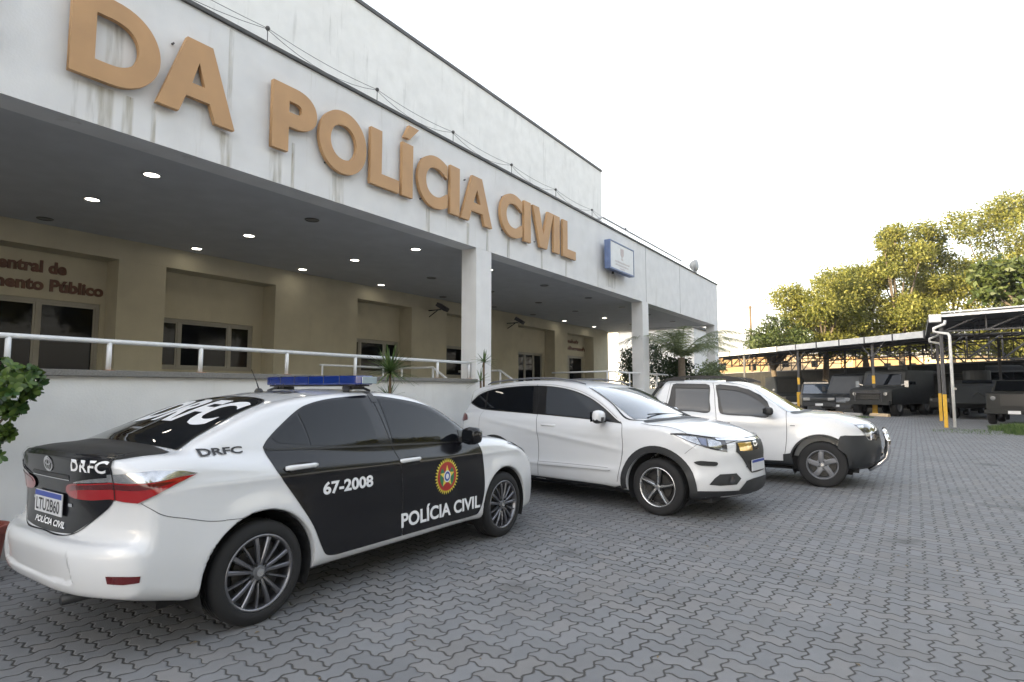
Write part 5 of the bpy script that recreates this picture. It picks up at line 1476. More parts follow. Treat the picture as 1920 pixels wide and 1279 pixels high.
# ------------------------------------------------------------------ white double cab pickup
pic = dict(
    x0=-1.12, x1=3.66, z1=1.72, zb=.22, h=.022, W=.91, paint=M['car_white'],
    low=[(-.5, .33), (-.9, .36), (-1.02, .42), (-1.05, .60), (-1.04, .9), (-1.03, 1.10), (-.9, 1.135), (0, 1.14), (.8, 1.13), (1.6, 1.085), (2.2, 1.10), (2.45, 1.125), (2.8, 1.125), (3.1, 1.085), (3.35, 1.015), (3.50, .945), (3.56, .86), (3.585, .72),
         (3.60, .58), (3.58, .42), (3.50, .30), (3.2, .26), (2.3, .30), (1.2, .30), (.4, .30)],
    low_sharp=(0,),
    top=[(.02, 1.05), (.15, 1.25), (.36, 1.60), (.42, 1.635), (.7, 1.648), (1.2, 1.640), (1.6, 1.605), (1.85, 1.535), (2.1, 1.39), (2.35, 1.235), (2.55, 1.11), (2.7, .98), (.1, .95)],
    top_sharp=(0, 12), 
    plan=([-1.1, -.9, -.5, 0, 1.2, 2.7, 2.95, 3.15, 3.3, 3.45, 3.65], [.86, .88, .895, .905, .905, .905, .895, .87, .82, .74, .62]),
    inset=([.22, .30, .40, .55, .75, .90, 1.0, 1.1, 1.2], [.05, .02, .008, .0, .004, .012, .022, .045, .09]),
    flares=[(0, .345, .42, .020), (2.82, .345, .42, .022)],
    bow_f=(.36, 2.5), bf_x=(2.7, 3.35), bow_r=(.06, 3.0), br_x=(-1.0, -.6), crown=.045,
    gw=([.95, 1.06, 1.14, 1.3, 1.45, 1.56, 1.66], [.885, .865, .845, .790, .735, .695, .64]),
    gplan=([0, .3, .8, 1.8, 2.2, 2.6], [.97, .985, 1, 1, .985, .96]),
    gbf=(1.5, 2.3, .16), gbr=(0, .3, .03), gcrown=.05, kg=.06, kj=.05, kl=.075,
    arches=[(0.0, .345, .43), (2.82, .345, .43)], arch_in=.52,
    cuts=[lambda x, y, z: np.maximum(np.maximum(y - .72, .70 - z), np.maximum(x - .0, -x - .97))])
PIC = Car('pickup_truck', 'white double cab pickup with black front bumper, roof rails and chrome bull bar', 'pickup truck', (10.89, 4.047, -1.5224), pic)
c = PIC
rw = [(.530, 1.548), (.60, 1.562), (1.10, 1.552), (1.155, 1.538), (1.172, 1.30), (1.180, 1.095), (.90, 1.098), (.50, 1.122), (.462, 1.145), (.49, 1.33)]
fw = [(1.268, 1.532), (1.33, 1.542), (1.602, 1.510), (1.78, 1.455), (1.951, 1.362), (2.05, 1.27), (2.10, 1.18), (2.085, 1.035), (1.8, 1.042), (1.40, 1.062), (1.345, 1.09), (1.30, 1.33)]
d1 = c.patch('rear_door', [(.50, 1.585), (1.20, 1.580), (1.235, 1.45), (1.262, 1.20), (1.290, .95), (1.292, .40), (1.27, .335), (.52, .335), (.47, .42), (.43, .75), (.42, 1.0), (.44, 1.15), (.47, 1.40)], M['car_white'], off=.002, sharp=(0, 1, 5), label='white rear door')
d2 = c.patch('front_door', [(1.222, 1.580), (1.62, 1.555), (1.82, 1.49), (2.0, 1.385), (2.2, 1.23), (2.335, 1.12), (2.348, .95), (2.346, .767), (2.325, .55), (2.293, .40), (2.25, .345), (1.34, .335), (1.302, .40), (1.300, .95), (1.272, 1.20), (1.245, 1.45)], M['car_white'], off=.002, sharp=(0, 5), label='white front door')
d1l = c.mirror(d1, c.root); d2l = c.mirror(d2, c.root)
c.line('door_gap', [(1.21, 1.585), (1.24, 1.45), (1.267, 1.20), (1.296, .95), (1.297, .34)], M['gap'], w=.007, off=.003, both=True)
c.line('door_gap', [(2.345, 1.13), (2.352, .95), (2.350, .767), (2.328, .55), (2.297, .385)], M['gap'], w=.007, off=.003, both=True)
c.line('door_gap', [(.49, 1.59), (.46, 1.40), (.43, 1.15), (.41, 1.0), (.42, .75), (.46, .42)], M['seam_grey'], w=.006, off=.003, both=True)
both_sides(c, 'window_frame', rw, M['trim'], .004, d1, d1l)
both_sides(c, 'window_frame', fw, M['trim'], .004, d2, d2l)
both_sides(c, 'window_glass', [(.575, 1.54), (1.145, 1.53), (1.158, 1.30), (1.165, 1.11), (.90, 1.112), (.60, 1.130), (.60, 1.3)], M['car_glass_grey'], .006, d1, d1l, smooth=False)
both_sides(c, 'window_glass', [(1.29, 1.525), (1.602, 1.495), (1.77, 1.44), (1.935, 1.35), (2.03, 1.265), (2.08, 1.175), (2.068, 1.05), (1.8, 1.058), (1.405, 1.078), (1.335, 1.33)], M['car_glass_grey'], .006, d2, d2l, smooth=False)
both_sides(c, 'rain_visor', [(.530, 1.552), (.60, 1.568), (1.10, 1.558), (1.165, 1.535), (1.16, 1.485), (.555, 1.495)], M['trim'], .022, d1, d1l, smooth=False)
both_sides(c, 'rain_visor', [(1.262, 1.535), (1.33, 1.550), (1.602, 1.520), (1.79, 1.465), (1.965, 1.368), (2.07, 1.27), (2.115, 1.175), (2.07, 1.165), (1.99, 1.25), (1.88, 1.335), (1.74, 1.405), (1.58, 1.452), (1.28, 1.478)], M['trim'], .022, d2, d2l, smooth=False)
handle(c, 1.34, 1.53, .922, .882, M['black'], .036, cup=False)
handle(c, .52, .70, .94, .882, M['black'], .036, cup=False)
for sg in (-1, 1): mirror_cap(c, (2.10, .93), 1.12, 1.065, 1.20, M['black'], M['black'], sg)
c.patch('windscreen', [ws(-.64, 1.84, 1.520), ws(-.3, 1.88, 1.535), ws(0, 1.89, 1.535), ws(.3, 1.88, 1.535), ws(.64, 1.84, 1.520), ws(.72, 2.15, 1.34), ws(.79, 2.40, 1.16), ws(.4, 2.50, 1.14), ws(0, 2.53, 1.14), ws(-.4, 2.50, 1.14), ws(-.79, 2.40, 1.16), ws(-.72, 2.15, 1.34)], M['windshield'], view=WS, off=.004, sharp=(0, 4, 6, 10))
c.patch('cowl', [(2.40, -.78), (2.52, -.4), (2.55, 0), (2.52, .4), (2.40, .78), (2.50, .79), (2.62, .4), (2.65, 0), (2.62, -.4), (2.50, -.79)], M['black'], view='T', off=.004)
c.line('bonnet_gap', [(2.42, -.80), (2.8, -.80), (3.15, -.76), (3.33, -.68), (3.45, -.45), (3.50, 0)], M['gap'], view='T', w=.006, off=.003, both=True)
c.patch('side_badge', [(2.40, .905), (2.47, .905), (2.47, .918), (2.40, .918)], M['rim_dull'], off=.004, smooth=False, both=True)
# black lower parts
c.patch('front_bumper', v3(FR, [(3.02, -.895, .60), (3.045, -.89, .735), (3.075, -.885, .775), (3.14, -.875, .788), (3.39, -.69, .788), (3.42, -.63, .715), (3.50, -.48, .705), (3.585, -.16, .68), (3.60, -.05, .68), (3.60, -.05, .40), (3.50, -.40, .28), (3.38, -.70, .265), (3.15, -.86, .255), (3.16, -.86, .36), (3.13, -.87, .50)]), M['cladding_b'], view=FR, off=.008, smooth=False, both=True)
c.patch('front_bumper', [(-.20, .38), (-.1, .36), (.1, .36), (.20, .38), (.20, .69), (-.20, .69)], M['cladding_b'], view='F', off=.008, smooth=False)
c.patch('arch_guard', [(2.29, .47), (2.395, .49), (2.41, .44), (2.44, .30), (2.44, .27), (2.29, .28)], M['cladding_b'], off=.010, smooth=False, both=True)
for cx in (0, 2.82):
    arch_band(c, cx, .345, .427, .450, 20, 175, M['cladding_b'])
c.patch('side_skirt', [(.46, .28), (.46, .345), (1.3, .350), (2.29, .370), (2.30, .28), (1.3, .27)], M['cladding_b'], off=.010, smooth=False, both=True)
hp = [(3.30, -.785, .942), (3.36, -.74, .86), (3.395, -.69, .795), (3.43, -.615, .728), (3.50, -.47, .69), (3.575, -.22, .70), (3.565, -.25, .80), (3.53, -.40, .93), (3.42, -.64, .945)]
h_ = c.patch('headlamp', v3(FR, hp), M['lens_dark'], view=FR, off=.006, sharp=(0, 4), both=True)
c.patch('lamp_clear', v3(FR, [(3.325, -.77, .925), (3.355, -.745, .875), (3.40, -.68, .88), (3.42, -.64, .93)]), M['lens_clear'], view=FR, off=.008, smooth=False, both=True)
c.patch('lamp_clear', v3(FR, [(3.455, -.57, .72), (3.445, -.59, .80), (3.455, -.57, .88), (3.50, -.47, .86), (3.515, -.44, .72)]), M['lens_clear'], view=FR, off=.008, smooth=False, both=True)
gp = c.patch('grille', [(-.42, .70), (-.30, .66), (.30, .66), (.42, .70), (.40, .84), (-.40, .84)], M['black'], view='F', off=.008, smooth=False)
c.line('grille_bar', [(-.38, .80), (0, .80), (.38, .80)], M['chrome'], view='F', w=.016, off=.014, parent=gp)
c.line('grille_bar', [(-.38, .735), (0, .735), (.38, .735)], M['chrome'], view='F', w=.012, off=.014, parent=gp)
plate(c, (3.625, 0, .50), (0, 0, PI / 2), None)
# bull bar
m_ = MB()
for s_ in (-1, 1):
    m_.tube([(3.66, s_ * .42, .80), (3.69, s_ * .42, .70), (3.69, s_ * .42, .56), (3.655, s_ * .42, .44), (3.56, s_ * .42, .345), (3.42, s_ * .42, .255)], .034, 14)
m_.tube([(3.665, -.42, .795), (3.655, -.38, .83), (3.655, .38, .83), (3.665, .42, .795)], .034, 14); m_.tube([(3.69, -.42, .58), (3.69, .42, .58)], .028, 12)
m_.obj('bull_bar', M['chrome'], c.root, smooth=True)
# roof rails, bed
for s_ in (-1, 1):
    m_ = MB(); pts = [(.38, s_ * .66, 1.635), (.55, s_ * .66, 1.672), (.75, s_ * .665, 1.690), (1.15, s_ * .67, 1.694), (1.45, s_ * .67, 1.682), (1.62, s_ * .67, 1.655), (1.76, s_ * .67, 1.60)]
    for i in range(len(pts) - 1): m_.bar(pts[i], pts[i + 1], .045, .034)
    m_.box(.40, .72, s_ * .66 - .02, s_ * .66 + .02, 1.62, 1.665); m_.box(1.42, 1.66, s_ * .67 - .02, s_ * .67 + .02, 1.60, 1.655)
    m_.obj('roof_rail', M['black'], c.root)
m_ = MB(); m_.bar((.04, -.80, 1.16), (.33, -.70, 1.58), .05, .05); m_.bar((.04, .80, 1.16), (.33, .70, 1.58), .05, .05); m_.bar((.33, -.70, 1.58), (.33, .70, 1.58), .05, .05); m_.obj('roll_bar', M['black'], c.root, bevel=.01)
c.patch('rear_window', [(-.58, 1.22), (.58, 1.22), (.52, 1.52), (-.52, 1.52)], M['car_glass'], view='B', off=.004, smooth=False)
c.patch('tail_lamp', v3(RR, [(-1.02, -.76, .80), (-.99, -.87, .80), (-.93, -.895, .80), (-.93, -.88, 1.06), (-.99, -.86, 1.06), (-1.02, -.76, 1.06)]), M['red_lamp'], view=RR, off=.006, smooth=False, both=True)
st = dict(kind='petal', rot=100, lip=M['rim_dull'])
for cx in (0, 2.82): arch_parts(c, cx, .345, .43, .895)
for x_ in (0.0, 2.825):
    for s_ in (-1, 1): wheel(c, x_, s_ * .785, .343, .215, .215, st, s_)
m_ = MB(); m_.box(-.95, 3.3, -.74, .74, .23, .42); m_.obj('underbody_light_block', M['gap'], c.root)  # added box, blocks light under the pickup
# ================================================================== PLANTS
rng = random.Random(11)
def at(px, fwd):
    """ground position seen in picture column px at a forward depth (layout helper)"""
    lat = (px - 960) / F_PX * fwd
    return (fwd * math.cos(head) + lat * math.sin(head), fwd * math.sin(head) - lat * math.cos(head))

def leaf_cloud(clumps, n, size, seed, aspect=.5, droop=.3, thick=.45):
    """leaf-sized bent quads spread through clumps (centre, radius)"""
    r = np.random.RandomState(seed)
    C = np.array([c[:3] for c in clumps]); Rr = np.array([c[3] for c in clumps])
    wt = Rr ** 2; k = r.choice(len(C), n, p=wt / wt.sum())
    d = r.normal(size=(n, 3)); d /= np.linalg.norm(d, axis=1)[:, None]
    rad = Rr[k] * (1 - thick * r.rand(n) ** 1.6) * (1 + .22 * r.normal(size=n))
    P = C[k] + d * rad[:, None] * np.array([1, 1, .8])
    A = r.normal(size=(n, 3)) + d * .8; A[:, 2] -= droop; A /= np.linalg.norm(A, axis=1)[:, None]
    B = np.cross(A, r.normal(size=(n, 3)) + d); B /= np.maximum(np.linalg.norm(B, axis=1), 1e-6)[:, None]
    Nn = np.cross(A, B)
    s_ = size * (.6 + .8 * r.rand(n))[:, None]
    V = np.stack([P - A * s_ * .5, P + B * s_ * aspect * .5 + Nn * s_ * .06, P + A * s_ * .5, P - B * s_ * aspect * .5 + Nn * s_ * .06], 1).reshape(-1, 3)
    Q_ = np.arange(4 * n).reshape(-1, 4)
    return V, Q_

def branchy(mb, base, top_pts, r0, seed, n=7):
    rr = random.Random(seed)
    for t in top_pts:
        b = Vector(base); t = Vector(t)
        mid = b.lerp(t, .5) + Vector((rr.uniform(-.3, .3), rr.uniform(-.3, .3), rr.uniform(.1, .5))) * (t - b).length * .25
        pts = [b.lerp(mid, .5).lerp(mid, .0) if i < 0 else None for i in range(0)]
        q = [((1 - u) ** 2) * b + 2 * u * (1 - u) * mid + u * u * t for u in [k / 6 for k in range(7)]]
        mb.tube(q, [r0 * (1 - .82 * k / 6) for k in range(7)], n)

def tree(label, x, y, h, cr, zc, seed, leaves=9000, m='leaf_tree', group='trees beyond the carport', size=.34, trunk_r=.28, name='leafy_tree', clumps=34, zs=.75):
    t = thing(name, label, 'tree', (x, y, 0), group=group)
    rr = random.Random(seed)
    cl = []
    for i in range(clumps):
        a = rr.uniform(0, 2 * PI); u = rr.uniform(-1, 1); s_ = rr.uniform(.35, 1.0)
        rxy = cr * math.sqrt(max(0, 1 - u * u)) * s_
        cz = max(zc + u * (h - zc) * zs, 5.3)
        cl.append((rxy * math.cos(a), rxy * math.sin(a), cz, rr.uniform(.6, 1.2) * cr * .32))
    V, Q_ = leaf_cloud(cl, leaves, size, seed)
    link('crown', np_mesh('crown', V, Q_), M[m], t)
    mb = MB()
    top = (rr.uniform(-.3, .3), rr.uniform(-.3, .3), zc * .62)
    mb.tube([(0, 0, -.05), (0.05, 0, .5), (top[0] * .5, top[1] * .5, top[2] * .6), top], [trunk_r * 1.3, trunk_r, trunk_r * .85, trunk_r * .75], 12)
    branchy(mb, top, [c_[:3] for c_ in cl[:14]], trunk_r * .5, seed)
    mb.obj('trunk', M['bark'], t, smooth=True)
    return t

T = []
T.append(tree('low dark leafy tree at the far left end above the carport roof', *at(1455, 50), 7.9, 2.6, 5.0, 21, 9000, m='leaf_tree_dark', size=.23))
T.append(tree('sunlit yellow green tree with a double top left of the tallest trees', *at(1545, 50), 12.0, 3.6, 7.6, 22, 27000, size=.23, clumps=46))
T.append(tree('broad sunlit tree behind the middle of the carport roof', *at(1628, 52), 13.2, 4.2, 8.0, 23, 34000, size=.23, clumps=56))
T.append(tree('sunlit tree with a narrow spike of branches at its top', *at(1690, 50), 15.4, 3.0, 9.0, 24, 24000, size=.23, zs=.95, clumps=46))
T.append(tree('tall sunlit tree with open branches between the spike and the right edge', *at(1790, 51), 17.0, 4.2, 10.0, 25, 30000, size=.24, zs=.9, clumps=42))
T.append(tree('tallest sunlit tree cut by the right edge of the view', *at(1905, 52), 18.4, 5.0, 11.2, 26, 36000, size=.24, zs=.9, clumps=50))
T.append(tree('dark large leaved tree leaning in over the near carport at the right edge', *at(1968, 33), 9.6, 3.1, 7.2, 27, 4500, m='leaf_tree_dark', size=.42, group='trees near the right edge', clumps=20))
# unseen side of the yard, mirrored in the cars
YS = [(-13, -16, 5.6), (-5, -17, 6.2), (2.5, -15.5, 5.4), (9, -17, 6.4), (16, -16, 5.6), (25, -17, 6.0), (37, -18, 5.6)]
for i, (x, y, s_) in enumerate(YS):
    o = copy_tree(T[2 if i % 2 else 1])
    o.location = (x, y, 0); o.rotation_euler = (0, 0, i * 1.3); o.scale = (s_ / 5.2,) * 3
    tag(o, ['first', 'second', 'third', 'fourth', 'fifth', 'sixth', 'seventh'][i] + ' leafy tree of the row across the yard opposite the building', 'tree', 'trees across the yard')

# shrub with round leaves at the left edge
def rosette_cloud(clumps, n, size, seed):
    r = np.random.RandomState(seed); V = []; Q_ = []
    for i in range(n):
        c_ = clumps[r.randint(len(clumps))]
        d = r.normal(size=3); d /= np.linalg.norm(d); d[2] = d[2] * .8 + .15
        p = np.array(c_[:3]) + d * c_[3] * (1 - .5 * r.rand() ** 2)
        ax = d + r.normal(size=3) * .35; ax /= np.linalg.norm(ax)
        u = np.cross(ax, r.normal(size=3)); u /= np.linalg.norm(u); v = np.cross(ax, u)
        for k in range(6):
            a = 2 * PI * k / 6 + r.rand() * .5
            o_ = (u * math.cos(a) + v * math.sin(a)) * .85 + ax * (.35 + .4 * r.rand()); o_ /= np.linalg.norm(o_)
            w_ = np.cross(o_, ax); w_ /= max(np.linalg.norm(w_), 1e-6)
            L_ = size * (.7 + .5 * r.rand()); nn = np.cross(o_, w_)
            rows = [(0, .05), (.25, .26), (.55, .36), (.82, .28), (1, .02)]
            b = len(V)
            for f, ww in rows:
                c0 = p + o_ * L_ * f + nn * L_ * .12 * f * f
                V += [c0 - w_ * ww * L_ * .8, c0 + w_ * ww * L_ * .8]
            for q in range(4): Q_.append((b + 2 * q, b + 2 * q + 1, b + 2 * q + 3, b + 2 * q + 2))
    return np.array(V), np.array(Q_)
t = thing('potted_shrub', 'round leaved green shrub in a clay pot at the left edge before the white wall', 'plant', (1.68, 6.05, 0))
V, Q_ = rosette_cloud([(-.10, 0, 1.52, .22), (.04, -.05, 1.46, .18), (-.25, .1, 1.42, .22), (.14, .02, 1.52, .13), (-.02, -.1, 1.36, .14), (-.40, 0, 1.5, .25)], 190, .072, 5)
link('foliage', np_mesh('foliage', V, Q_), M['leaf_shrub'], t, smooth=True)
V, Q_ = rosette_cloud([(-.12, -.05, .98, .13), (-.28, 0, .92, .16), (.02, -.02, 1.13, .03)], 42, .07, 6)
link('foliage', np_mesh('foliage', V, Q_), M['leaf_shrub'], t, smooth=True)
mb = MB(); mb.tube([(-.15, 0, .3), (-.12, .02, .8), (-.05, 0, 1.2), (-.02, 0, 1.45)], [.025, .022, .016, .008], 8); mb.tube([(-.12, .02, .8), (-.2, -.03, 1.0)], [.014, .008], 6); mb.tube([(-.06, 0, 1.15), (.1, -.03, 1.4)], [.01, .006], 6); mb.tube([(-.08, 0, 1.1), (-.3, .03, 1.35)], [.012, .006], 6)
mb.obj('stem', M['bark'], t)
M['clay'] = mat('clay_pot', (.20, .05, .035), .8, var=.2)
mb = MB(); mb.lathe([(.0001, .02), (.15, .0), (.17, .02), (.215, .36), (.235, .36), (.235, .42), (.205, .42), (.19, .36), (.0001, .35)], c=(-.15, 0, 0), n=28); mb.obj('pot', M['clay'], t, smooth=False)

def spiky(label, x, y, heads, name='yucca_plant'):
    t = thing(name, label, 'plant', (x, y, 0))
    stem = MB(); lf = MB(); r = random.Random(int(x * 10))
    for hx, hy, hz, L_, n_ in heads:
        stem.tube([(0, 0, 0), (hx * .4, hy * .4, hz * .5), (hx, hy, hz)], [.03, .022, .018], 8)
        for i in range(n_):
            a = r.uniform(0, 2 * PI); el = r.uniform(-.35, 1.35); l = L_ * r.uniform(.75, 1.1)
            d = Vector((math.cos(a) * math.cos(el), math.sin(a) * math.cos(el), math.sin(el)))
            s_ = Vector((-math.sin(a), math.cos(a), 0))
            pts = []
            for k in range(5):
                f = k / 4
                p = Vector((hx, hy, hz)) + d * l * f + Vector((0, 0, -1)) * l * .22 * f * f * math.cos(el)
                w_ = .013 * (1 - f ** 1.5) + .001
                pts.append((p - s_ * w_, p + Vector((0, 0, -.003)), p + s_ * w_))
            lf.add([q for p in pts for q in p], [(3 * k + j, 3 * k + j + 1, 3 * k + j + 4, 3 * k + j + 3) for k in range(4) for j in (0, 1)])
    stem.obj('stem', M['dry'], t, smooth=True)
    link('leaves', lf.mesh(fixn=False), M['leaf_spiky'], t, smooth=True)
    return t
spiky('spiky green plant growing between the lightbar and the white crossover', 6.02, 6.12, [(-.05, -.02, 1.72, .42, 120), (.06, .1, 1.35, .3, 30)])
spiky('thin spiky plant standing against the foot of the first column', 8.42, 6.28, [(0, 0, 1.95, .26, 34), (-.12, -.02, 1.62, .24, 16)])

# palm by the second column
def palm(label, x, y, h, n_, L_, seed):
    t = thing('palm', label, 'palm', (x, y, 0)); r = random.Random(seed)
    mb = MB(); mb.tube([(0, 0, 0), (.02, 0, h * .5), (0, 0, h)], [.14, .12, .10], 12); mb.obj('trunk', M['bark'], t, smooth=True)
    for i in range(n_):
        a = 2 * PI * i / n_ + r.uniform(-.2, .2); up = r.uniform(.5, 1.45); l = L_ * r.uniform(.8, 1.1)
        d = Vector((math.cos(a), math.sin(a), 0)); s_ = Vector((-math.sin(a), math.cos(a), 0))
        mid = []
        for k in range(15):
            f = k / 14
            mid.append(Vector((0, 0, h)) + d * (l * (f * math.cos(up) + .28 * f * f)) + Vector((0, 0, l * (f * math.sin(up) - .50 * f ** 2.6))))
        fb = MB(); fb.tube([tuple(p) for p in mid], [.014 * (1 - .8 * k / 14) for k in range(15)], 5, caps=False)
        for k in range(3, 60):
            f = k / 60 * 14; i0 = min(int(f), 13); p = mid[i0].lerp(mid[i0 + 1], f - i0); tg = (mid[min(i0 + 1, 14)] - mid[i0]).normalized()
            ll = .40 * math.sin(PI * min(.97, (k + 6) / 66)) ** .6 * r.uniform(.8, 1.1)
            for sg in (-1, 1):
                e = (s_ * sg * .85 + tg * .55 + Vector((0, 0, r.uniform(-.55, .0)))).normalized()
                q = p + e * ll * .55; e2 = (e + Vector((0, 0, -.5))).normalized(); q2 = q + e2 * ll * .45
                wv = tg * .008
                fb.add([p - wv, p + wv, q + wv, q - wv, q2], [(0, 1, 2, 3), (3, 2, 4)])
        link('frond', fb.mesh(fixn=False), M['leaf_palm'], t)
    return t
palm('feathery palm growing beside the second column behind the pickup', 18.0, 5.85, 2.45, 19, 2.0, 4)

def bush(label, x, y, cl, n_, size, m, seed, name='bush', group=None):
    t = thing(name, label, 'bush', (x, y, 0), group=group)
    V, Q_ = leaf_cloud(cl, n_, size, seed, thick=.6)
    link('foliage', np_mesh('foliage', V, Q_), M[m], t)
    mb = MB(); branchy(mb, (0, 0, -.02), [c_[:3] for c_ in cl[:6]], .04, seed); mb.obj('stems', M['bark'], t)
    return t
bush('dark clipped shrub beyond the portico seen left of the second column', 26.6, 11.1, [(-.2, 0, z, .75 - .1 * z) for z in (.8, 1.4, 2.0, 2.6, 3.1)] + [(.5, -.3, z, .6) for z in (.8, 1.6, 2.3)] + [(1.0, -.7, 3.3, .6), (.6, -1.2, 2.6, .7), (.9, -1.6, 1.8, .8)], 9000, .12, 'leaf_dark', 31)
bush('brownish green shrub under the palm fronds right of the second column', 18.6, 6.05, [(-.2, 0, 1.0, .5), (.1, 0, 1.7, .5), (.3, .1, 2.25, .35), (-.35, .1, 2.2, .35), (.1, -.1, .5, .5)], 5000, .10, 'leaf_dark', 32)
bush('loose green shrub at the foot of the last column', 21.3, 6.0, [(0, 0, .8, .55), (.5, 0, 1.5, .55), (-.3, 0, 1.9, .45), (.8, 0, 2.2, .4), (1.2, .1, 1.0, .55)], 4500, .11, 'leaf_palm', 33)

# ================================================================== CARPORTS
G0 = Vector((36.8, -.7, 0)); GD = Vector((.686, .728, 0)).normalized(); GN = Vector((GD.y, -GD.x, 0))
def gpt(s_, n_, z): p = G0 + GD * s_ + GN * n_; return (p.x, p.y, z)
def along(px):
    az = head - math.atan((px - 960) / F_PX)
    d = Vector((math.cos(az), math.sin(az)))
    # G0 + s GD = t d
    det = GD.x * -d.y + d.x * GD.y
    s_ = (-G0.x * -d.y - d.x * -(-G0.y) * -1) if False else None
    M2 = Matrix(((GD.x, -d.x), (GD.y, -d.y)))
    r_ = M2.inverted() @ Vector((-G0.x, -G0.y))
    return r_[0]
def truss(mb, a, b, z0, z1, n_, w_=.05):
    a, b = Vector(a), Vector(b)
    pa = [a.lerp(b, i / n_) for i in range(n_ + 1)]
    mb.bar((a.x, a.y, z0), (b.x, b.y, z0), w_, w_); mb.bar((a.x, a.y, z1), (b.x, b.y, z1), w_, w_)
    for i, p in enumerate(pa):
        mb.bar((p.x, p.y, z0), (p.x, p.y, z1), w_ * .8, w_ * .8)
        if i < n_:
            q = pa[i + 1]; up = i < n_ / 2
            mb.bar((p.x, p.y, z0 if up else z1), (q.x, q.y, z1 if up else z0), w_ * .8, w_ * .8)
M['roof_sheet'] = mat('roof_sheet', (.07, .07, .075), .6, var=.2, vscale=2)
LEN = 27.0
cp = thing('long_carport', 'long carport with pale fascia, dark trusses and yellow based posts before the trees', 'carport', (0, 0, 0))
mb = MB()
n_ = 14; s0 = .15
for i in range(n_):
    a = s0 + i * (LEN - s0) / n_; b = a + (LEN - s0) / n_ - .10
    mb.add([gpt(a, -.03, 4.12), gpt(b, -.03, 4.12), gpt(b, .03, 4.12), gpt(a, .03, 4.12), gpt(a, -.03, 4.46), gpt(b, -.03, 4.46), gpt(b, .03, 4.46), gpt(a, .03, 4.46)],
           [(0, 3, 2, 1), (4, 5, 6, 7), (0, 1, 5, 4), (1, 2, 6, 5), (2, 3, 7, 6), (3, 0, 4, 7)])
mb.obj('fascia', M['grey_metal'], cp)
mb = MB()
for i in range(n_ + 1):
    a = s0 + i * (LEN - s0) / n_ - .08
    mb.add([gpt(a, -.05, 4.06), gpt(a + .06, -.05, 4.06), gpt(a + .06, .04, 4.06), gpt(a, .04, 4.06), gpt(a, -.05, 4.50), gpt(a + .06, -.05, 4.50), gpt(a + .06, .04, 4.50), gpt(a, .04, 4.50)],
           [(0, 3, 2, 1), (4, 5, 6, 7), (0, 1, 5, 4), (1, 2, 6, 5), (2, 3, 7, 6), (3, 0, 4, 7)])
mb.obj('joint_bars', M['dark_steel'], cp)
mb = MB(); mb.add([gpt(0, .04, 4.20), gpt(LEN, .04, 4.20), gpt(LEN, 11, 4.75), gpt(0, 11, 4.75), gpt(0, .04, 4.24), gpt(LEN, .04, 4.24), gpt(LEN, 11, 4.79), gpt(0, 11, 4.79)],
                  [(0, 3, 2, 1), (4, 5, 6, 7), (0, 1, 5, 4), (1, 2, 6, 5), (2, 3, 7, 6), (3, 0, 4, 7)])
mb.obj('roof_sheet', M['roof_sheet'], cp)
post_s = [along(1388), along(1488), along(1627)]
post_s += [post_s[0] + 5.2]
for s_ in sorted(post_s):
    for nn, z1 in ((.35, 4.2), (9.5, 4.6)):
        mb = MB(); a = gpt(s_, nn, 0); mb.box(a[0] - .065, a[0] + .065, a[1] - .065, a[1] + .065, 0, z1 - .02); p_ = mb.obj('post', M['dark_steel'], cp)
        if nn < 1:
            mb = MB(); mb.box(a[0] - .13, a[0] + .13, a[1] - .13, a[1] + .13, 0, 1.28); mb.box(a[0] - .075, a[0] + .075, a[1] - .075, a[1] + .075, 1.80, 2.25); mb.obj('yellow_base', M['yellow'], p_)
            mb = MB()
            mb.bar(gpt(s_, .35, 3.3), gpt(s_ + .9, .35, 4.15), .05, .05); mb.bar(gpt(s_, .35, 3.3), gpt(s_ - .9, .35, 4.15), .05, .05)
            mb.obj('brace', M['dark_steel'], p_)
    mb = MB(); truss(mb, gpt(s_, .4, 0), gpt(s_, 9.6, 0), 3.55, 4.15, 8); mb.obj('roof_truss', M['dark_steel'], cp)
for nn, z0, z1, k in ((4.0, 3.5, 4.2, 22), (9.6, 3.15, 4.45, 18)):
    mb = MB(); truss(mb, gpt(0, nn, 0), gpt(LEN, nn, 0), z0, z1, k, .07); mb.obj('roof_truss', M['dark_steel'], cp)
mb = MB()
for nn in (1.5, 3, 5.5, 7.5): mb.bar(gpt(0, nn, 4.16 + nn * .045), gpt(LEN, nn, 4.16 + nn * .045), .05, .08)
mb.obj('purlins', M['dark_steel'], cp)

nc = thing('near_carport', 'near carport at the right edge with white edge strip, gutter box and white downpipes', 'carport', (0, 0, 0))
mb = MB(); mb.box(28.35, 28.75, -1.05, -.66, 4.10, 4.40); mb.obj('gutter_box', M['pipe'], nc, bevel=.01)
mb = MB()
mb.bar((28.42, -1.06, 4.33), (27.1, -9.5, 4.44), .07, .10); mb.bar((28.5, -1.06, 4.47), (27.2, -9.5, 4.58), .07, .05)
mb.obj('edge_strip', M['pipe'], nc)
mb = MB(); mb.bar((28.8, -.72, 4.25), (36.6, -.75, 4.25), .16, .22); mb.obj('gutter', M['dark_steel'], nc)
mb = MB(); mb.add([(28.5, -.85, 4.36), (36.9, -.85, 4.36), (36.9, -12, 4.62), (27.0, -12, 4.62), (28.5, -.85, 4.41), (36.9, -.85, 4.41), (36.9, -12, 4.67), (27.0, -12, 4.67)],
                  [(0, 3, 2, 1), (4, 5, 6, 7), (0, 1, 5, 4), (1, 2, 6, 5), (2, 3, 7, 6), (3, 0, 4, 7)])
mb.obj('roof_sheet', M['roof_sheet'], nc)
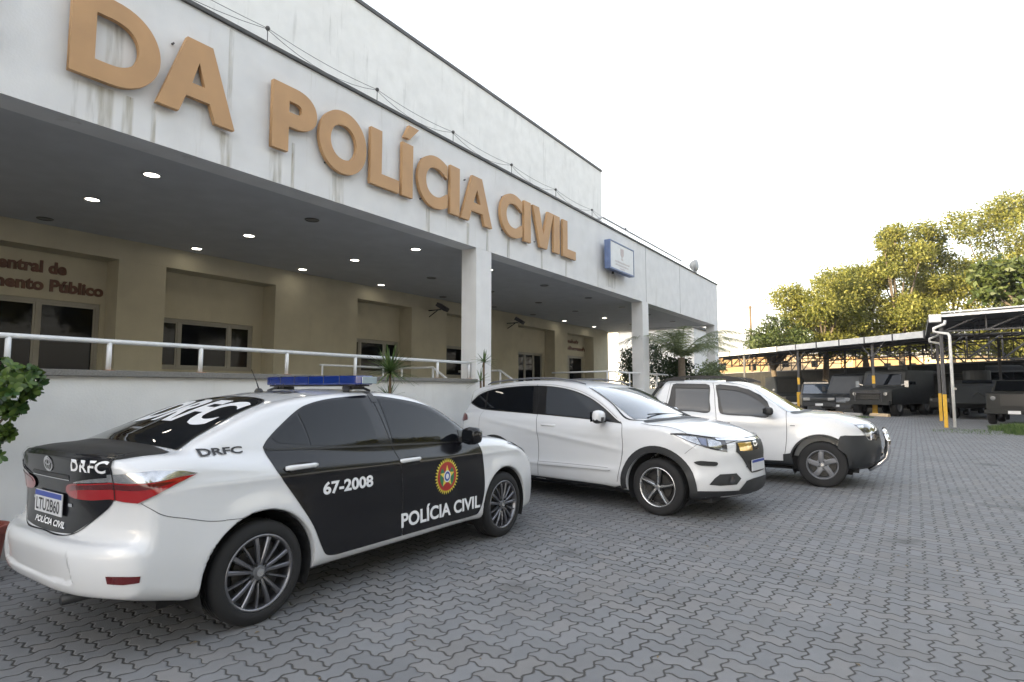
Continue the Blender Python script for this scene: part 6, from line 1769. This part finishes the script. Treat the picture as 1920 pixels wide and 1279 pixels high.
def nc_post(x, y):
    mb = MB(); mb.box(x - .055, x + .055, y - .055, y + .055, 0, 4.2); p_ = mb.obj('post', M['dark_steel'], nc)
    mb = MB(); mb.box(x - .062, x + .062, y - .062, y + .062, 0, 1.28); mb.obj('yellow_base', M['yellow'], p_)
nc_post(28.5, -1.02); nc_post(34.3, -1.05); nc_post(28.3, -8.5)
for x0, y0, yp, bt in ((28.40, -.92, -1.28, 0.), (34.2, -.9, -1.20, 0.)):
    mb = MB(); mb.tube([(x0, y0 - .25, 4.14), (x0 - .02, y0 - .22, 4.0), (x0 - .02, y0 + .12, 3.86), (x0 - .02, y0 + .13, 3.72), (x0 - .03, yp + .05, 3.62), (x0 - .03, yp, 3.52), (x0 - .03, yp, bt + .02)], .055, 12)
    mb.obj('downpipe', M['pipe'], nc, smooth=True)
for x in (28.8, 31.6, 34.4):
    mb = MB(); truss(mb, (x, -1.1, 0), (x - .5, -10.5, 0), 3.75, 4.38, 7, .06); mb.obj('roof_truss', M['dark_steel'], nc)
mb = MB(); truss(mb, (37.2, -.9, 0), (46.0, -14.5, 0), 3.05, 4.3, 9, .09); mb.obj('roof_truss', M['dark_steel'], nc)
mb = MB()
for y in (-2.5, -4.2, -6, -8): mb.bar((28.2, y, 4.40 - y * .0), (36.8, y, 4.40), .05, .07)
mb.obj('purlins', M['dark_steel'], nc)

# back wall of the yard, the carport's shade put into its near-black colour
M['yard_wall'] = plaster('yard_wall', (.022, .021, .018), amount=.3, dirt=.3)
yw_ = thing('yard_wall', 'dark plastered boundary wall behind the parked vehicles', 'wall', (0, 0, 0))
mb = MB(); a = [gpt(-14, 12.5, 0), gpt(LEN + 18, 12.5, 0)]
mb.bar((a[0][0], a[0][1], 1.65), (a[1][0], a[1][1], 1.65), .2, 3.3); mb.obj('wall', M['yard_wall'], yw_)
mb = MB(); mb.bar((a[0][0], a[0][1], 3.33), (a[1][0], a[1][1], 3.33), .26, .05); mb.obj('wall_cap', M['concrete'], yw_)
# sunlit sheds and houses beyond
M['ochre_wall'] = plaster('ochre_wall', (.50, .33, .17), amount=.3, dirt=.2)
M['sand_wall'] = plaster('sand_wall', (.52, .40, .26), amount=.3, dirt=.2)
def far_building(label, px0, px1, fwd, h, m, seed):
    t = thing('far_building', label, 'building', (0, 0, 0), group='sunlit buildings beyond the yard')
    a, b = at(px0, fwd), at(px1, fwd)
    d = Vector((b[0] - a[0], b[1] - a[1], 0)); L_ = d.length; d.normalize(); n = Vector((-d.y, d.x, 0))
    if n.x < 0: n = -n
    P_ = lambda s_, k, z: tuple(Vector((a[0], a[1], 0)) + d * s_ + n * k + Vector((0, 0, z)))
    mb = MB(); mb.add([P_(0, 0, 0), P_(L_, 0, 0), P_(L_, 9, 0), P_(0, 9, 0), P_(0, 0, h), P_(L_, 0, h), P_(L_, 9, h), P_(0, 9, h)], [(0, 3, 2, 1), (4, 5, 6, 7), (0, 1, 5, 4), (1, 2, 6, 5), (2, 3, 7, 6), (3, 0, 4, 7)])
    mb.obj('wall', m, t)
    mb = MB(); mb.add([P_(-.4, -.4, h + .01), P_(L_ + .4, -.4, h + .01), P_(L_ + .4, 9.4, h + .01), P_(-.4, 9.4, h + .01), P_(-.4, 4.5, h + 1.1), P_(L_ + .4, 4.5, h + 1.1)], [(0, 1, 5, 4), (2, 3, 4, 5), (0, 4, 3), (1, 2, 5), (0, 3, 2, 1)])
    mb.obj('roof', M['concrete'], t)
    rr = random.Random(seed); s_ = 1.5
    while s_ < L_ - 2:
        mb = MB(); mb.add([P_(s_, -.03, h - 2.2), P_(s_ + 1.1, -.03, h - 2.2), P_(s_ + 1.1, -.03, h - 1.1), P_(s_, -.03, h - 1.1), P_(s_, .02, h - 2.2), P_(s_ + 1.1, .02, h - 2.2), P_(s_ + 1.1, .02, h - 1.1), P_(s_, .02, h - 1.1)],
                          [(0, 1, 2, 3), (4, 7, 6, 5), (0, 4, 5, 1), (1, 5, 6, 2), (2, 6, 7, 3), (3, 7, 4, 0)])
        mb.obj('window', M['window_glass'], t)
        s_ += rr.uniform(3, 5)
far_building('long low sunlit ochre building left of the pole beyond the carport', 1290, 1440, 92, 6.6, M['ochre_wall'], 1)
far_building('sunlit sand coloured shed behind the middle of the long carport', 1450, 1590, 100, 7.4, M['sand_wall'], 2)
far_building('sunlit ochre shed behind the right part of the long carport', 1600, 1760, 96, 6.8, M['ochre_wall'], 3)
far_building('sunlit sand coloured building seen through the near carport', 1775, 2010, 90, 6.6, M['sand_wall'], 4)
# utility pole
x, y = at(1410, 74)
t = thing('utility_pole', 'sunlit utility pole with one crossarm standing left of the trees', 'utility pole', (x, y, 0))
mb = MB(); mb.tube([(0, 0, 0), (0, 0, 12.0)], [.20, .13], 10); mb.obj('pole', M['dry'], t, smooth=True)
mb = MB(); mb.bar((-.5, .75, 11.7), (.5, -.75, 11.7), .12, .12); mb.obj('crossarm', M['bark'], t)
mb = MB(); mb.bar((-.3, .45, 7.4), (.3, -.45, 7.4), .1, .1); mb.obj('crossarm', M['bark'], t)
# distant hills
def hills():
    mb = MB(); n1 = 90
    V = []; F_ = []
    for i in range(n1 + 1):
        px = 900 + i * 14
        az = head - math.atan((px - 960) / F_PX)
        hh = 105 * math.exp(-((px - 1330) / 120.0) ** 2) + 50 * math.exp(-((px - 1650) / 260.0) ** 2) + 52 + 9 * math.sin(px * .05) + 5 * math.sin(px * .13)
        for k, (rr_, f) in enumerate(((2700, 0), (3000, 1.27), (3300, 2.0), (3600, 2.15), (4000, 1.2))):
            V.append((rr_ * math.cos(az), rr_ * math.sin(az), hh * f - 1 + 5 * f * math.sin(i * .9 + k)))
    for i in range(n1):
        for k in range(4): F_.append((i * 5 + k, (i + 1) * 5 + k, (i + 1) * 5 + k + 1, i * 5 + k + 1))
    mb.add(V, F_)
    return tag(mb.obj('hills', mat('hill_green', (.07, .085, .05), .95, var=.4, vscale=.01), smooth=True), kind='structure')
hills()

# ================================================================== dark vehicles under the carports
M['olive'] = mat('dark_body_paint', (.005, .0055, .0055), .5, var=.2, vscale=2, coat=.2)
M['olive2'] = mat('dull_dark_armour', (.007, .008, .0075), .65, var=.2, vscale=3)
M['dust_glass'] = mat('dusty_windscreen', (.02, .019, .017), .35, var=.3, vscale=3)
M['lamp_glass'] = mat('lamp_glass', (.25, .26, .27), .15, metal=.5, coat=1.0)
def simple_wheels(t, xs, yw, r, w_):
    for x in xs:
        for s_ in (-1, 1):
            mb = MB(); mb.lathe([(r * .55, -w_ / 2), (r * .93, -w_ / 2), (r, -w_ / 2 + .04), (r, w_ / 2 - .04), (r * .93, w_ / 2), (r * .55, w_ / 2)], n=28, axis='y')
            o = mb.obj('wheel', M['rubber'], t, smooth=True); o.location = (x, s_ * yw, r)
            mb = MB(); mb.lathe([(.001, s_ * (w_ / 2 - .03)), (r * .3, s_ * (w_ / 2 - .02)), (r * .5, s_ * (w_ / 2 - .06)), (r * .57, s_ * (w_ / 2 - .005))], n=20, axis='y'); mb.obj('rim', M['rim_dull'], o)
def parked(name, label, cat, pos, rot, W_, prof, cab, m, wheels, lamps, glassm='car_glass', ws_=None, round_l=False, side_win=(), plate_z=None, extras=None, group=None):
    """prof: side outline of the lower body; cab: side outline of the cabin (narrower); both in x, z with x forward"""
    t = thing(name, label, cat, (pos[0], pos[1], 0), rot, group)
    mb = MB(); mb.prism(prof, -W_ / 2, W_ / 2); mb.obj('body', M[m], t, bevel=.085)
    if cab:
        mb = MB(); k = len(cab); top = max(p[1] for p in cab); low = min(p[1] for p in cab)
        wy = [W_ / 2 * (.96 - .16 * (p[1] - low) / (top - low)) for p in cab]
        mb.add([(p[0], -w_, p[1]) for p, w_ in zip(cab, wy)] + [(p[0], w_, p[1]) for p, w_ in zip(cab, wy)], [tuple(range(k)), tuple(range(2 * k - 1, k - 1, -1))] + [(i, k + i, k + (i + 1) % k, (i + 1) % k) for i in range(k)])
        mb.obj('cabin', M[m], t, bevel=.04)
    if ws_:
        (x0, z0), (x1, z1), w0, w1 = ws_
        nx, nz = (z1 - z0), -(x1 - x0); l = math.hypot(nx, nz); nx, nz = nx / l * .012, nz / l * .012
        if nx < 0: nx, nz = -nx, -nz
        mb = MB(); q = [(x0, -w0, z0), (x0, w0, z0), (x1, w1, z1), (x1, -w1, z1)]
        mb.add([(a + nx * 1.5, b, c_ + nz * 1.5) for a, b, c_ in q] + [(a - nx, b, c_ - nz) for a, b, c_ in q], [(0, 1, 2, 3), (7, 6, 5, 4), (0, 4, 5, 1), (1, 5, 6, 2), (2, 6, 7, 3), (3, 7, 4, 0)])
        mb.obj('windscreen', M[glassm], t)
    for (x0, x1, z0, z1, yw) in side_win:
        for s_ in (-1, 1):
            mb = MB(); mb.add([(x0, s_ * (yw + .03), z0), (x1, s_ * (yw + .03), z0), (x1, s_ * (yw - .03), z1), (x0, s_ * (yw - .03), z1), (x0, s_ * (yw - .02), z0), (x1, s_ * (yw - .02), z0), (x1, s_ * (yw - .08), z1), (x0, s_ * (yw - .08), z1)],
                              [(0, 1, 2, 3), (7, 6, 5, 4), (0, 4, 5, 1), (1, 5, 6, 2), (2, 6, 7, 3), (3, 7, 4, 0)])
            mb.obj('side_window', M['car_glass'], t)
    for (x, y, z, a, b) in lamps:
        for s_ in (-1, 1):
            mb = MB()
            if round_l: mb.cyl((x, s_ * y, z), (1, 0, 0), a, .05, 18)
            else: mb.prism([(s_ * y - a, z - b), (s_ * y + a, z - b * (.6 if s_ > 0 else 1)), (s_ * y + a, z + b), (s_ * y - a, z + b)], x - .03, x + .03, axis='x')
            mb.obj('headlamp', M['lamp_glass'], t, bevel=.008)
    if plate_z:
        mb = MB(); mb.box(plate_z[0], plate_z[0] + .02, -.2, .2, plate_z[1] - .065, plate_z[1] + .065); mb.obj('number_plate', M['plate'], t)
    simple_wheels(t, *wheels)
    if extras: extras(t)
    return t
def van_extras(t):
    mb = MB()
    for z in (.72, .80, .88): mb.box(2.36, 2.40, -.55, .55, z, z + .03)
    mb.obj('grille', M['chrome'], t)
    mb = MB(); mb.box(2.30, 2.42, -.88, .88, .30, .52); mb.obj('bumper', M['cladding'], t, bevel=.03)
    for s_ in (-1, 1):
        mb = MB(); mb.box(1.55, 1.65, s_ * 1.12 - .1, s_ * 1.12 + .1, 1.35, 1.65); mb.bar((1.55, s_ * .85, 1.4), (1.6, s_ * 1.05, 1.5), .04, .04); mb.obj('door_mirror', M['black'], t)
    mb = MB(); 
    for y in (-.5, .1): mb.add([(1.72, y, 1.185), (1.72, y + .28, 1.185), (2.30, y + .24, 1.035), (2.30, y - .04, 1.035)], [(0, 1, 2, 3)])
    mb.obj('bonnet_reflection', M['dust_glass'], t)  # reflections on the bonnet, drawn as paler flat patches
van_prof = [(-3.0, .35), (2.38, .35), (2.40, .75), (2.32, 1.02), (1.70, 1.18), (.95, 2.28), (.7, 2.42), (-3.0, 2.42)]
x, y = at(1575, 35.3)
parked('police_van', 'black van with pale reflections painted on its bonnet and white headlamps parked left of a yellow based post', 'van', (x + 2.3, y - .6), R(158), 1.95, van_prof, None, 'olive',
       ((-1.9, 1.6), .84, .34, .22), [(2.36, .70, .86, .20, .09)], 'dust_glass', ((1.64, 1.25), (1.02, 2.2), .86, .74), side_win=[(.2, 1.0, 1.35, 2.0, .965)], plate_z=(2.41, .50), extras=van_extras)
x, y = at(1450, 43)
parked('dark_minibus', 'dark minibus with a dusty windscreen behind the pickup cab', 'minibus', (x + 2, y - .5), R(200), 2.0, van_prof, None, 'olive2',
       ((-1.9, 1.6), .86, .36, .22), [(2.36, .70, .86, .18, .09)], 'dust_glass', ((1.64, 1.25), (1.02, 2.2), .88, .76), side_win=[(.2, 1.0, 1.35, 2.0, .985)], plate_z=(2.41, .5))
x, y = at(1508, 37)
pk_prof = [(-2.6, .45), (2.4, .45), (2.45, .95), (2.2, 1.08), (1.2, 1.18), (-2.6, 1.15)]
def pk_ex(t):
    mb = MB(); mb.box(2.42, 2.52, -.9, .9, .45, .68); mb.obj('bumper', M['cladding'], t, bevel=.03)
    mb = MB(); mb.box(-.9, .3, -.7, .7, 1.86, 1.89); mb.obj('roof_rack', M['chrome'], t)
    mb = MB(); mb.box(-.1, .3, -.62, .62, 1.90, 1.98); mb.obj('lightbar', M['olive2'], t, bevel=.02)
parked('dark_pickup_truck', 'dark pickup with a roof rack seen between the pickup cab and the black van', 'pickup truck', (x + 1.6, y - .4), R(190), 1.85, pk_prof, [(-1.3, 1.12), (1.25, 1.12), (.5, 1.80), (.2, 1.84), (-1.1, 1.82)], 'olive',
       ((-1.6, 1.55), .80, .38, .24), [(2.44, .66, .88, .18, .09)], 'windshield', ((1.14, 1.20), (.53, 1.76), .80, .68), side_win=[(-.9, .5, 1.22, 1.68, .80)], plate_z=(2.53, .56), extras=pk_ex)
x, y = at(1672, 33.0)
def tr_ex(t):
    mb = MB()
    for z in (.95, 1.08, 1.21, 1.34): mb.box(2.62, 2.67, -.5, .5, z, z + .06)
    mb.obj('grille', M['rim_dark'], t)
    mb = MB(); mb.box(2.6, 2.85, -1.05, 1.05, .62, .84); mb.obj('bumper', M['olive2'], t, bevel=.02)
    mb = MB(); mb.tube([(2.82, -.7, .8), (2.9, -.7, 1.3), (2.9, .7, 1.3), (2.82, .7, .8)], .035, 8); mb.obj('bull_bar', M['dark_steel'], t)
    for s_ in (-1, 1):
        mb = MB(); mb.box(1.2, 1.26, s_ * 1.3 - .1, s_ * 1.3 + .1, 1.6, 1.95); mb.bar((1.2, s_ * 1.02, 1.7), (1.22, s_ * 1.25, 1.8), .04, .04); mb.obj('door_mirror', M['lamp_glass'], t)
    mb = MB(); mb.box(-1.2, -.5, -.4, .4, 2.57, 2.85); mb.obj('roof_hatch', M['olive2'], t, bevel=.05)
tr_prof = [(-2.8, .62), (2.62, .62), (2.64, 1.42), (2.4, 1.52), (1.15, 1.62), (.75, 2.45), (.6, 2.56), (-2.8, 2.56)]
parked('armoured_truck', 'black armoured truck with round headlamps parked right of the van', 'armoured truck', (x + 1.9, y + .1), R(158), 2.25, tr_prof, None, 'olive2',
       ((-1.7, 1.75), .95, .50, .32), [(2.66, .82, 1.22, .10, .1)], 'car_glass', ((1.10, 1.72), (.80, 2.34), .95, .9), round_l=True, side_win=[(-.3, .6, 1.75, 2.25, 1.115)], extras=tr_ex)
x, y = at(1838, 29)
def ac_ex(t):
    mb = MB(); mb.tube([(1.7, -.5, .9), (2.35, 0, 1.35), (1.7, .5, .9)], .04, 6); mb.obj('tow_bar', M['olive2'], t)
    mb = MB(); mb.cyl((-.6, 0, 2.2), (0, 0, 1), .6, .5, 20); mb.obj('turret', M['olive2'], t, bevel=.04)
parked('armoured_car', 'dull dark armoured car with a sloping wedge nose right of the white pipes', 'armoured car', (x + 2.3, y), R(176), 2.3, [(-2.8, .55), (1.9, .55), (2.45, .78), (1.55, 1.62), (.9, 1.75), (.6, 1.95), (-2.8, 1.95)], None, 'olive2',
       ((-1.8, 0, 1.5), 1.0, .5, .32), [(1.75, .9, 1.50, .08, .06)], 'car_glass', ((.88, 1.78), (.64, 1.92), .6, .6), round_l=True, extras=ac_ex)
x, y = at(1905, 24.2)
def jp_ex(t):
    mb = MB(); mb.box(1.98, 2.16, -.98, .98, .45, .62); mb.obj('bumper', M['olive2'], t, bevel=.02)
    mb = MB(); mb.box(2.0, 2.03, -.45, .45, .78, 1.25); mb.obj('grille', M['rim_dark'], t)
parked('box_fronted_jeep', 'dark box fronted jeep with a pale number plate at the right edge', 'jeep', (x + 2.1, y - .3), R(168), 1.85, [(-2.2, .45), (2.0, .45), (2.0, 1.30), (1.9, 1.36), (-2.2, 1.36)], [(-2.0, 1.34), (.75, 1.34), (.45, 1.86), (-2.0, 1.90)], 'olive2',
       ((-1.3, 1.3), .82, .40, .26), [(2.02, .68, 1.10, .09, .09)], 'car_glass', ((.74, 1.40), (.48, 1.82), .78, .7), round_l=True, plate_z=(2.17, .53), extras=jp_ex)
x, y = at(1900, 36)
parked('tarpaulin_truck', 'tall dark truck with a covered bed behind the armoured car', 'truck', (x + 2, y), R(175), 2.4, [(-3.5, .8), (2.4, .8), (2.4, 1.7), (1.7, 1.9), (1.4, 2.6), (0, 2.6), (-.2, 3.0), (-3.5, 3.0)], None, 'olive',
       ((-2.4, 1.5), 1.0, .55, .35), [(2.42, .8, 1.3, .1, .1)], 'car_glass', ((1.66, 1.98), (1.44, 2.5), .95, .9), round_l=True)
x, y = at(1745, 38)
parked('canvas_topped_truck', 'tall dark truck between the armoured truck and the white downpipes', 'truck', (x + 2, y), R(178), 2.4, [(-3.5, .8), (2.4, .8), (2.4, 1.6), (1.6, 1.8), (1.3, 2.5), (-3.5, 2.6)], None, 'olive',
       ((-2.4, 1.5), 1.0, .55, .35), [(2.42, .8, 1.3, .1, .1)], 'car_glass', ((1.56, 1.88), (1.34, 2.4), .95, .9), round_l=True)
x, y = at(1790, 34)
parked('dark_utility_truck', 'low black utility truck right behind the white downpipes', 'truck', (x + 2.3, y), R(165), 2.1, van_prof, None, 'olive', ((-1.9, 1.6), .9, .4, .25), [(2.36, .70, .86, .16, .08)], 'dust_glass', ((1.64, 1.25), (1.02, 2.2), .9, .8))
x, y = at(1735, 44)
parked('dark_bus', 'long black bus parked deepest under the carport behind the armoured truck', 'bus', (x + 2.3, y), R(170), 2.4, [(-4, .4), (3, .4), (3.05, 1.4), (2.8, 2.7), (2.6, 2.85), (-4, 2.85)], None, 'olive', ((-2.4, 1.9), 1.0, .48, .3), [(3.05, .85, .8, .16, .09)], 'dust_glass', ((3.0, 1.5), (2.83, 2.55), 1.0, .95))
# wheel stops
for i, (px, fw) in enumerate(((1595, 33.6), (1645, 32.6), (1560, 36))):
    x, y = at(px, fw)
    t = thing('wheel_stop', ['concrete wheel stop in front of the black van', 'concrete wheel stop right of the yellow based post', 'concrete wheel stop in front of the dark pickup'][i], 'wheel stop', (x, y, 0), R(-50), group='concrete wheel stops')
    mb = MB(); mb.prism([(-.1, 0), (.1, 0), (.06, .16), (-.06, .16)], -.7, .7); o = mb.obj('block', M['sand_wall'] if i else M['concrete'], t, bevel=.01)
# grass tufts
def grass():
    r = random.Random(3); mb = MB()
    for cx, cy, rad, n_, hh in ((*at(1590, 31.5), 1.1, 700, .14), (*at(1905, 21.3), .9, 1300, .34), (*at(1940, 19.5), .9, 1200, .40), (*at(1840, 20.6), 1.6, 700, .08), (*at(1540, 36), 1.2, 300, .2)):
        for i in range(n_):
            a = r.uniform(0, 2 * PI); q = rad * math.sqrt(r.random()); x, y = cx + q * math.cos(a), cy + q * math.sin(a)
            h_ = hh * r.uniform(.4, 1.1) * (1 - .5 * q / rad); b = r.uniform(0, 2 * PI); l = h_ * .5
            dx, dy = math.cos(b), math.sin(b); w_ = .007
            mb.add([(x - dy * w_, y + dx * w_, 0), (x + dy * w_, y - dx * w_, 0), (x + dx * l * .4 + dy * w_ * .7, y + dy * l * .4 - dx * w_ * .7, h_ * .6), (x + dx * l, y + dy * l, h_), (x + dx * l * .4 - dy * w_ * .7, y + dy * l * .4 + dx * w_ * .7, h_ * .6)], [(0, 1, 2, 3, 4)])
    return tag(link('grass', mb.mesh(fixn=False), M['leaf_spiky']), 'sparse grass tufts growing out of the paving by the carports', 'grass', kind='stuff')
grass()
def litter():
    r = random.Random(9); mb = MB()
    for i in range(260):
        fw = r.uniform(2.2, 16) ; x, y = at(r.uniform(300, 1960), fw)
        if y > 6.3: continue
        s_ = r.uniform(.006, .02); a = r.uniform(0, PI); dx, dy = math.cos(a) * s_, math.sin(a) * s_; z = .004
        mb.add([(x - dx, y - dy, z), (x + dy * .5, y - dx * .5, z + s_ * .3), (x + dx, y + dy, z + .001), (x - dy * .5, y + dx * .5, z + s_ * .25)], [(0, 1, 2, 3)])
    return tag(link('litter', mb.mesh(fixn=False), mat('litter', (.16, .12, .07), .9, var=.5, vscale=3)), 'tiny dry leaf scraps and grit scattered over the paving', 'litter', kind='stuff')
litter()
# low wall and sheds across the yard (mirrored in the cars)
t = thing('opposite_wall', 'plain boundary wall across the yard opposite the building', 'wall', (0, 0, 0))
mb = MB(); mb.box(-40, 60, -24.5, -24.3, 0, 2.4); mb.obj('wall', M['yard_wall'], t)

# ================================================================== haze
def haze():
    m = bpy.data.materials.new('haze'); m.use_nodes = True; nt = m.node_tree
    for n in list(nt.nodes): nt.nodes.remove(n)
    v = nt.nodes.new('ShaderNodeVolumePrincipled'); o_ = nt.nodes.new('ShaderNodeOutputMaterial')
    v.inputs['Color'].default_value = (.92, .94, 1.0, 1); v.inputs['Density'].default_value = .00028
    nt.links.new(v.outputs[0], o_.inputs['Volume'])
    mb = MB(); mb.box(-5050, 5050, -5050, 5050, -1.0, 420)
    return tag(mb.obj('haze', m), 'thin pale air haze that fades the far hills', 'haze', kind='stuff')
haze()
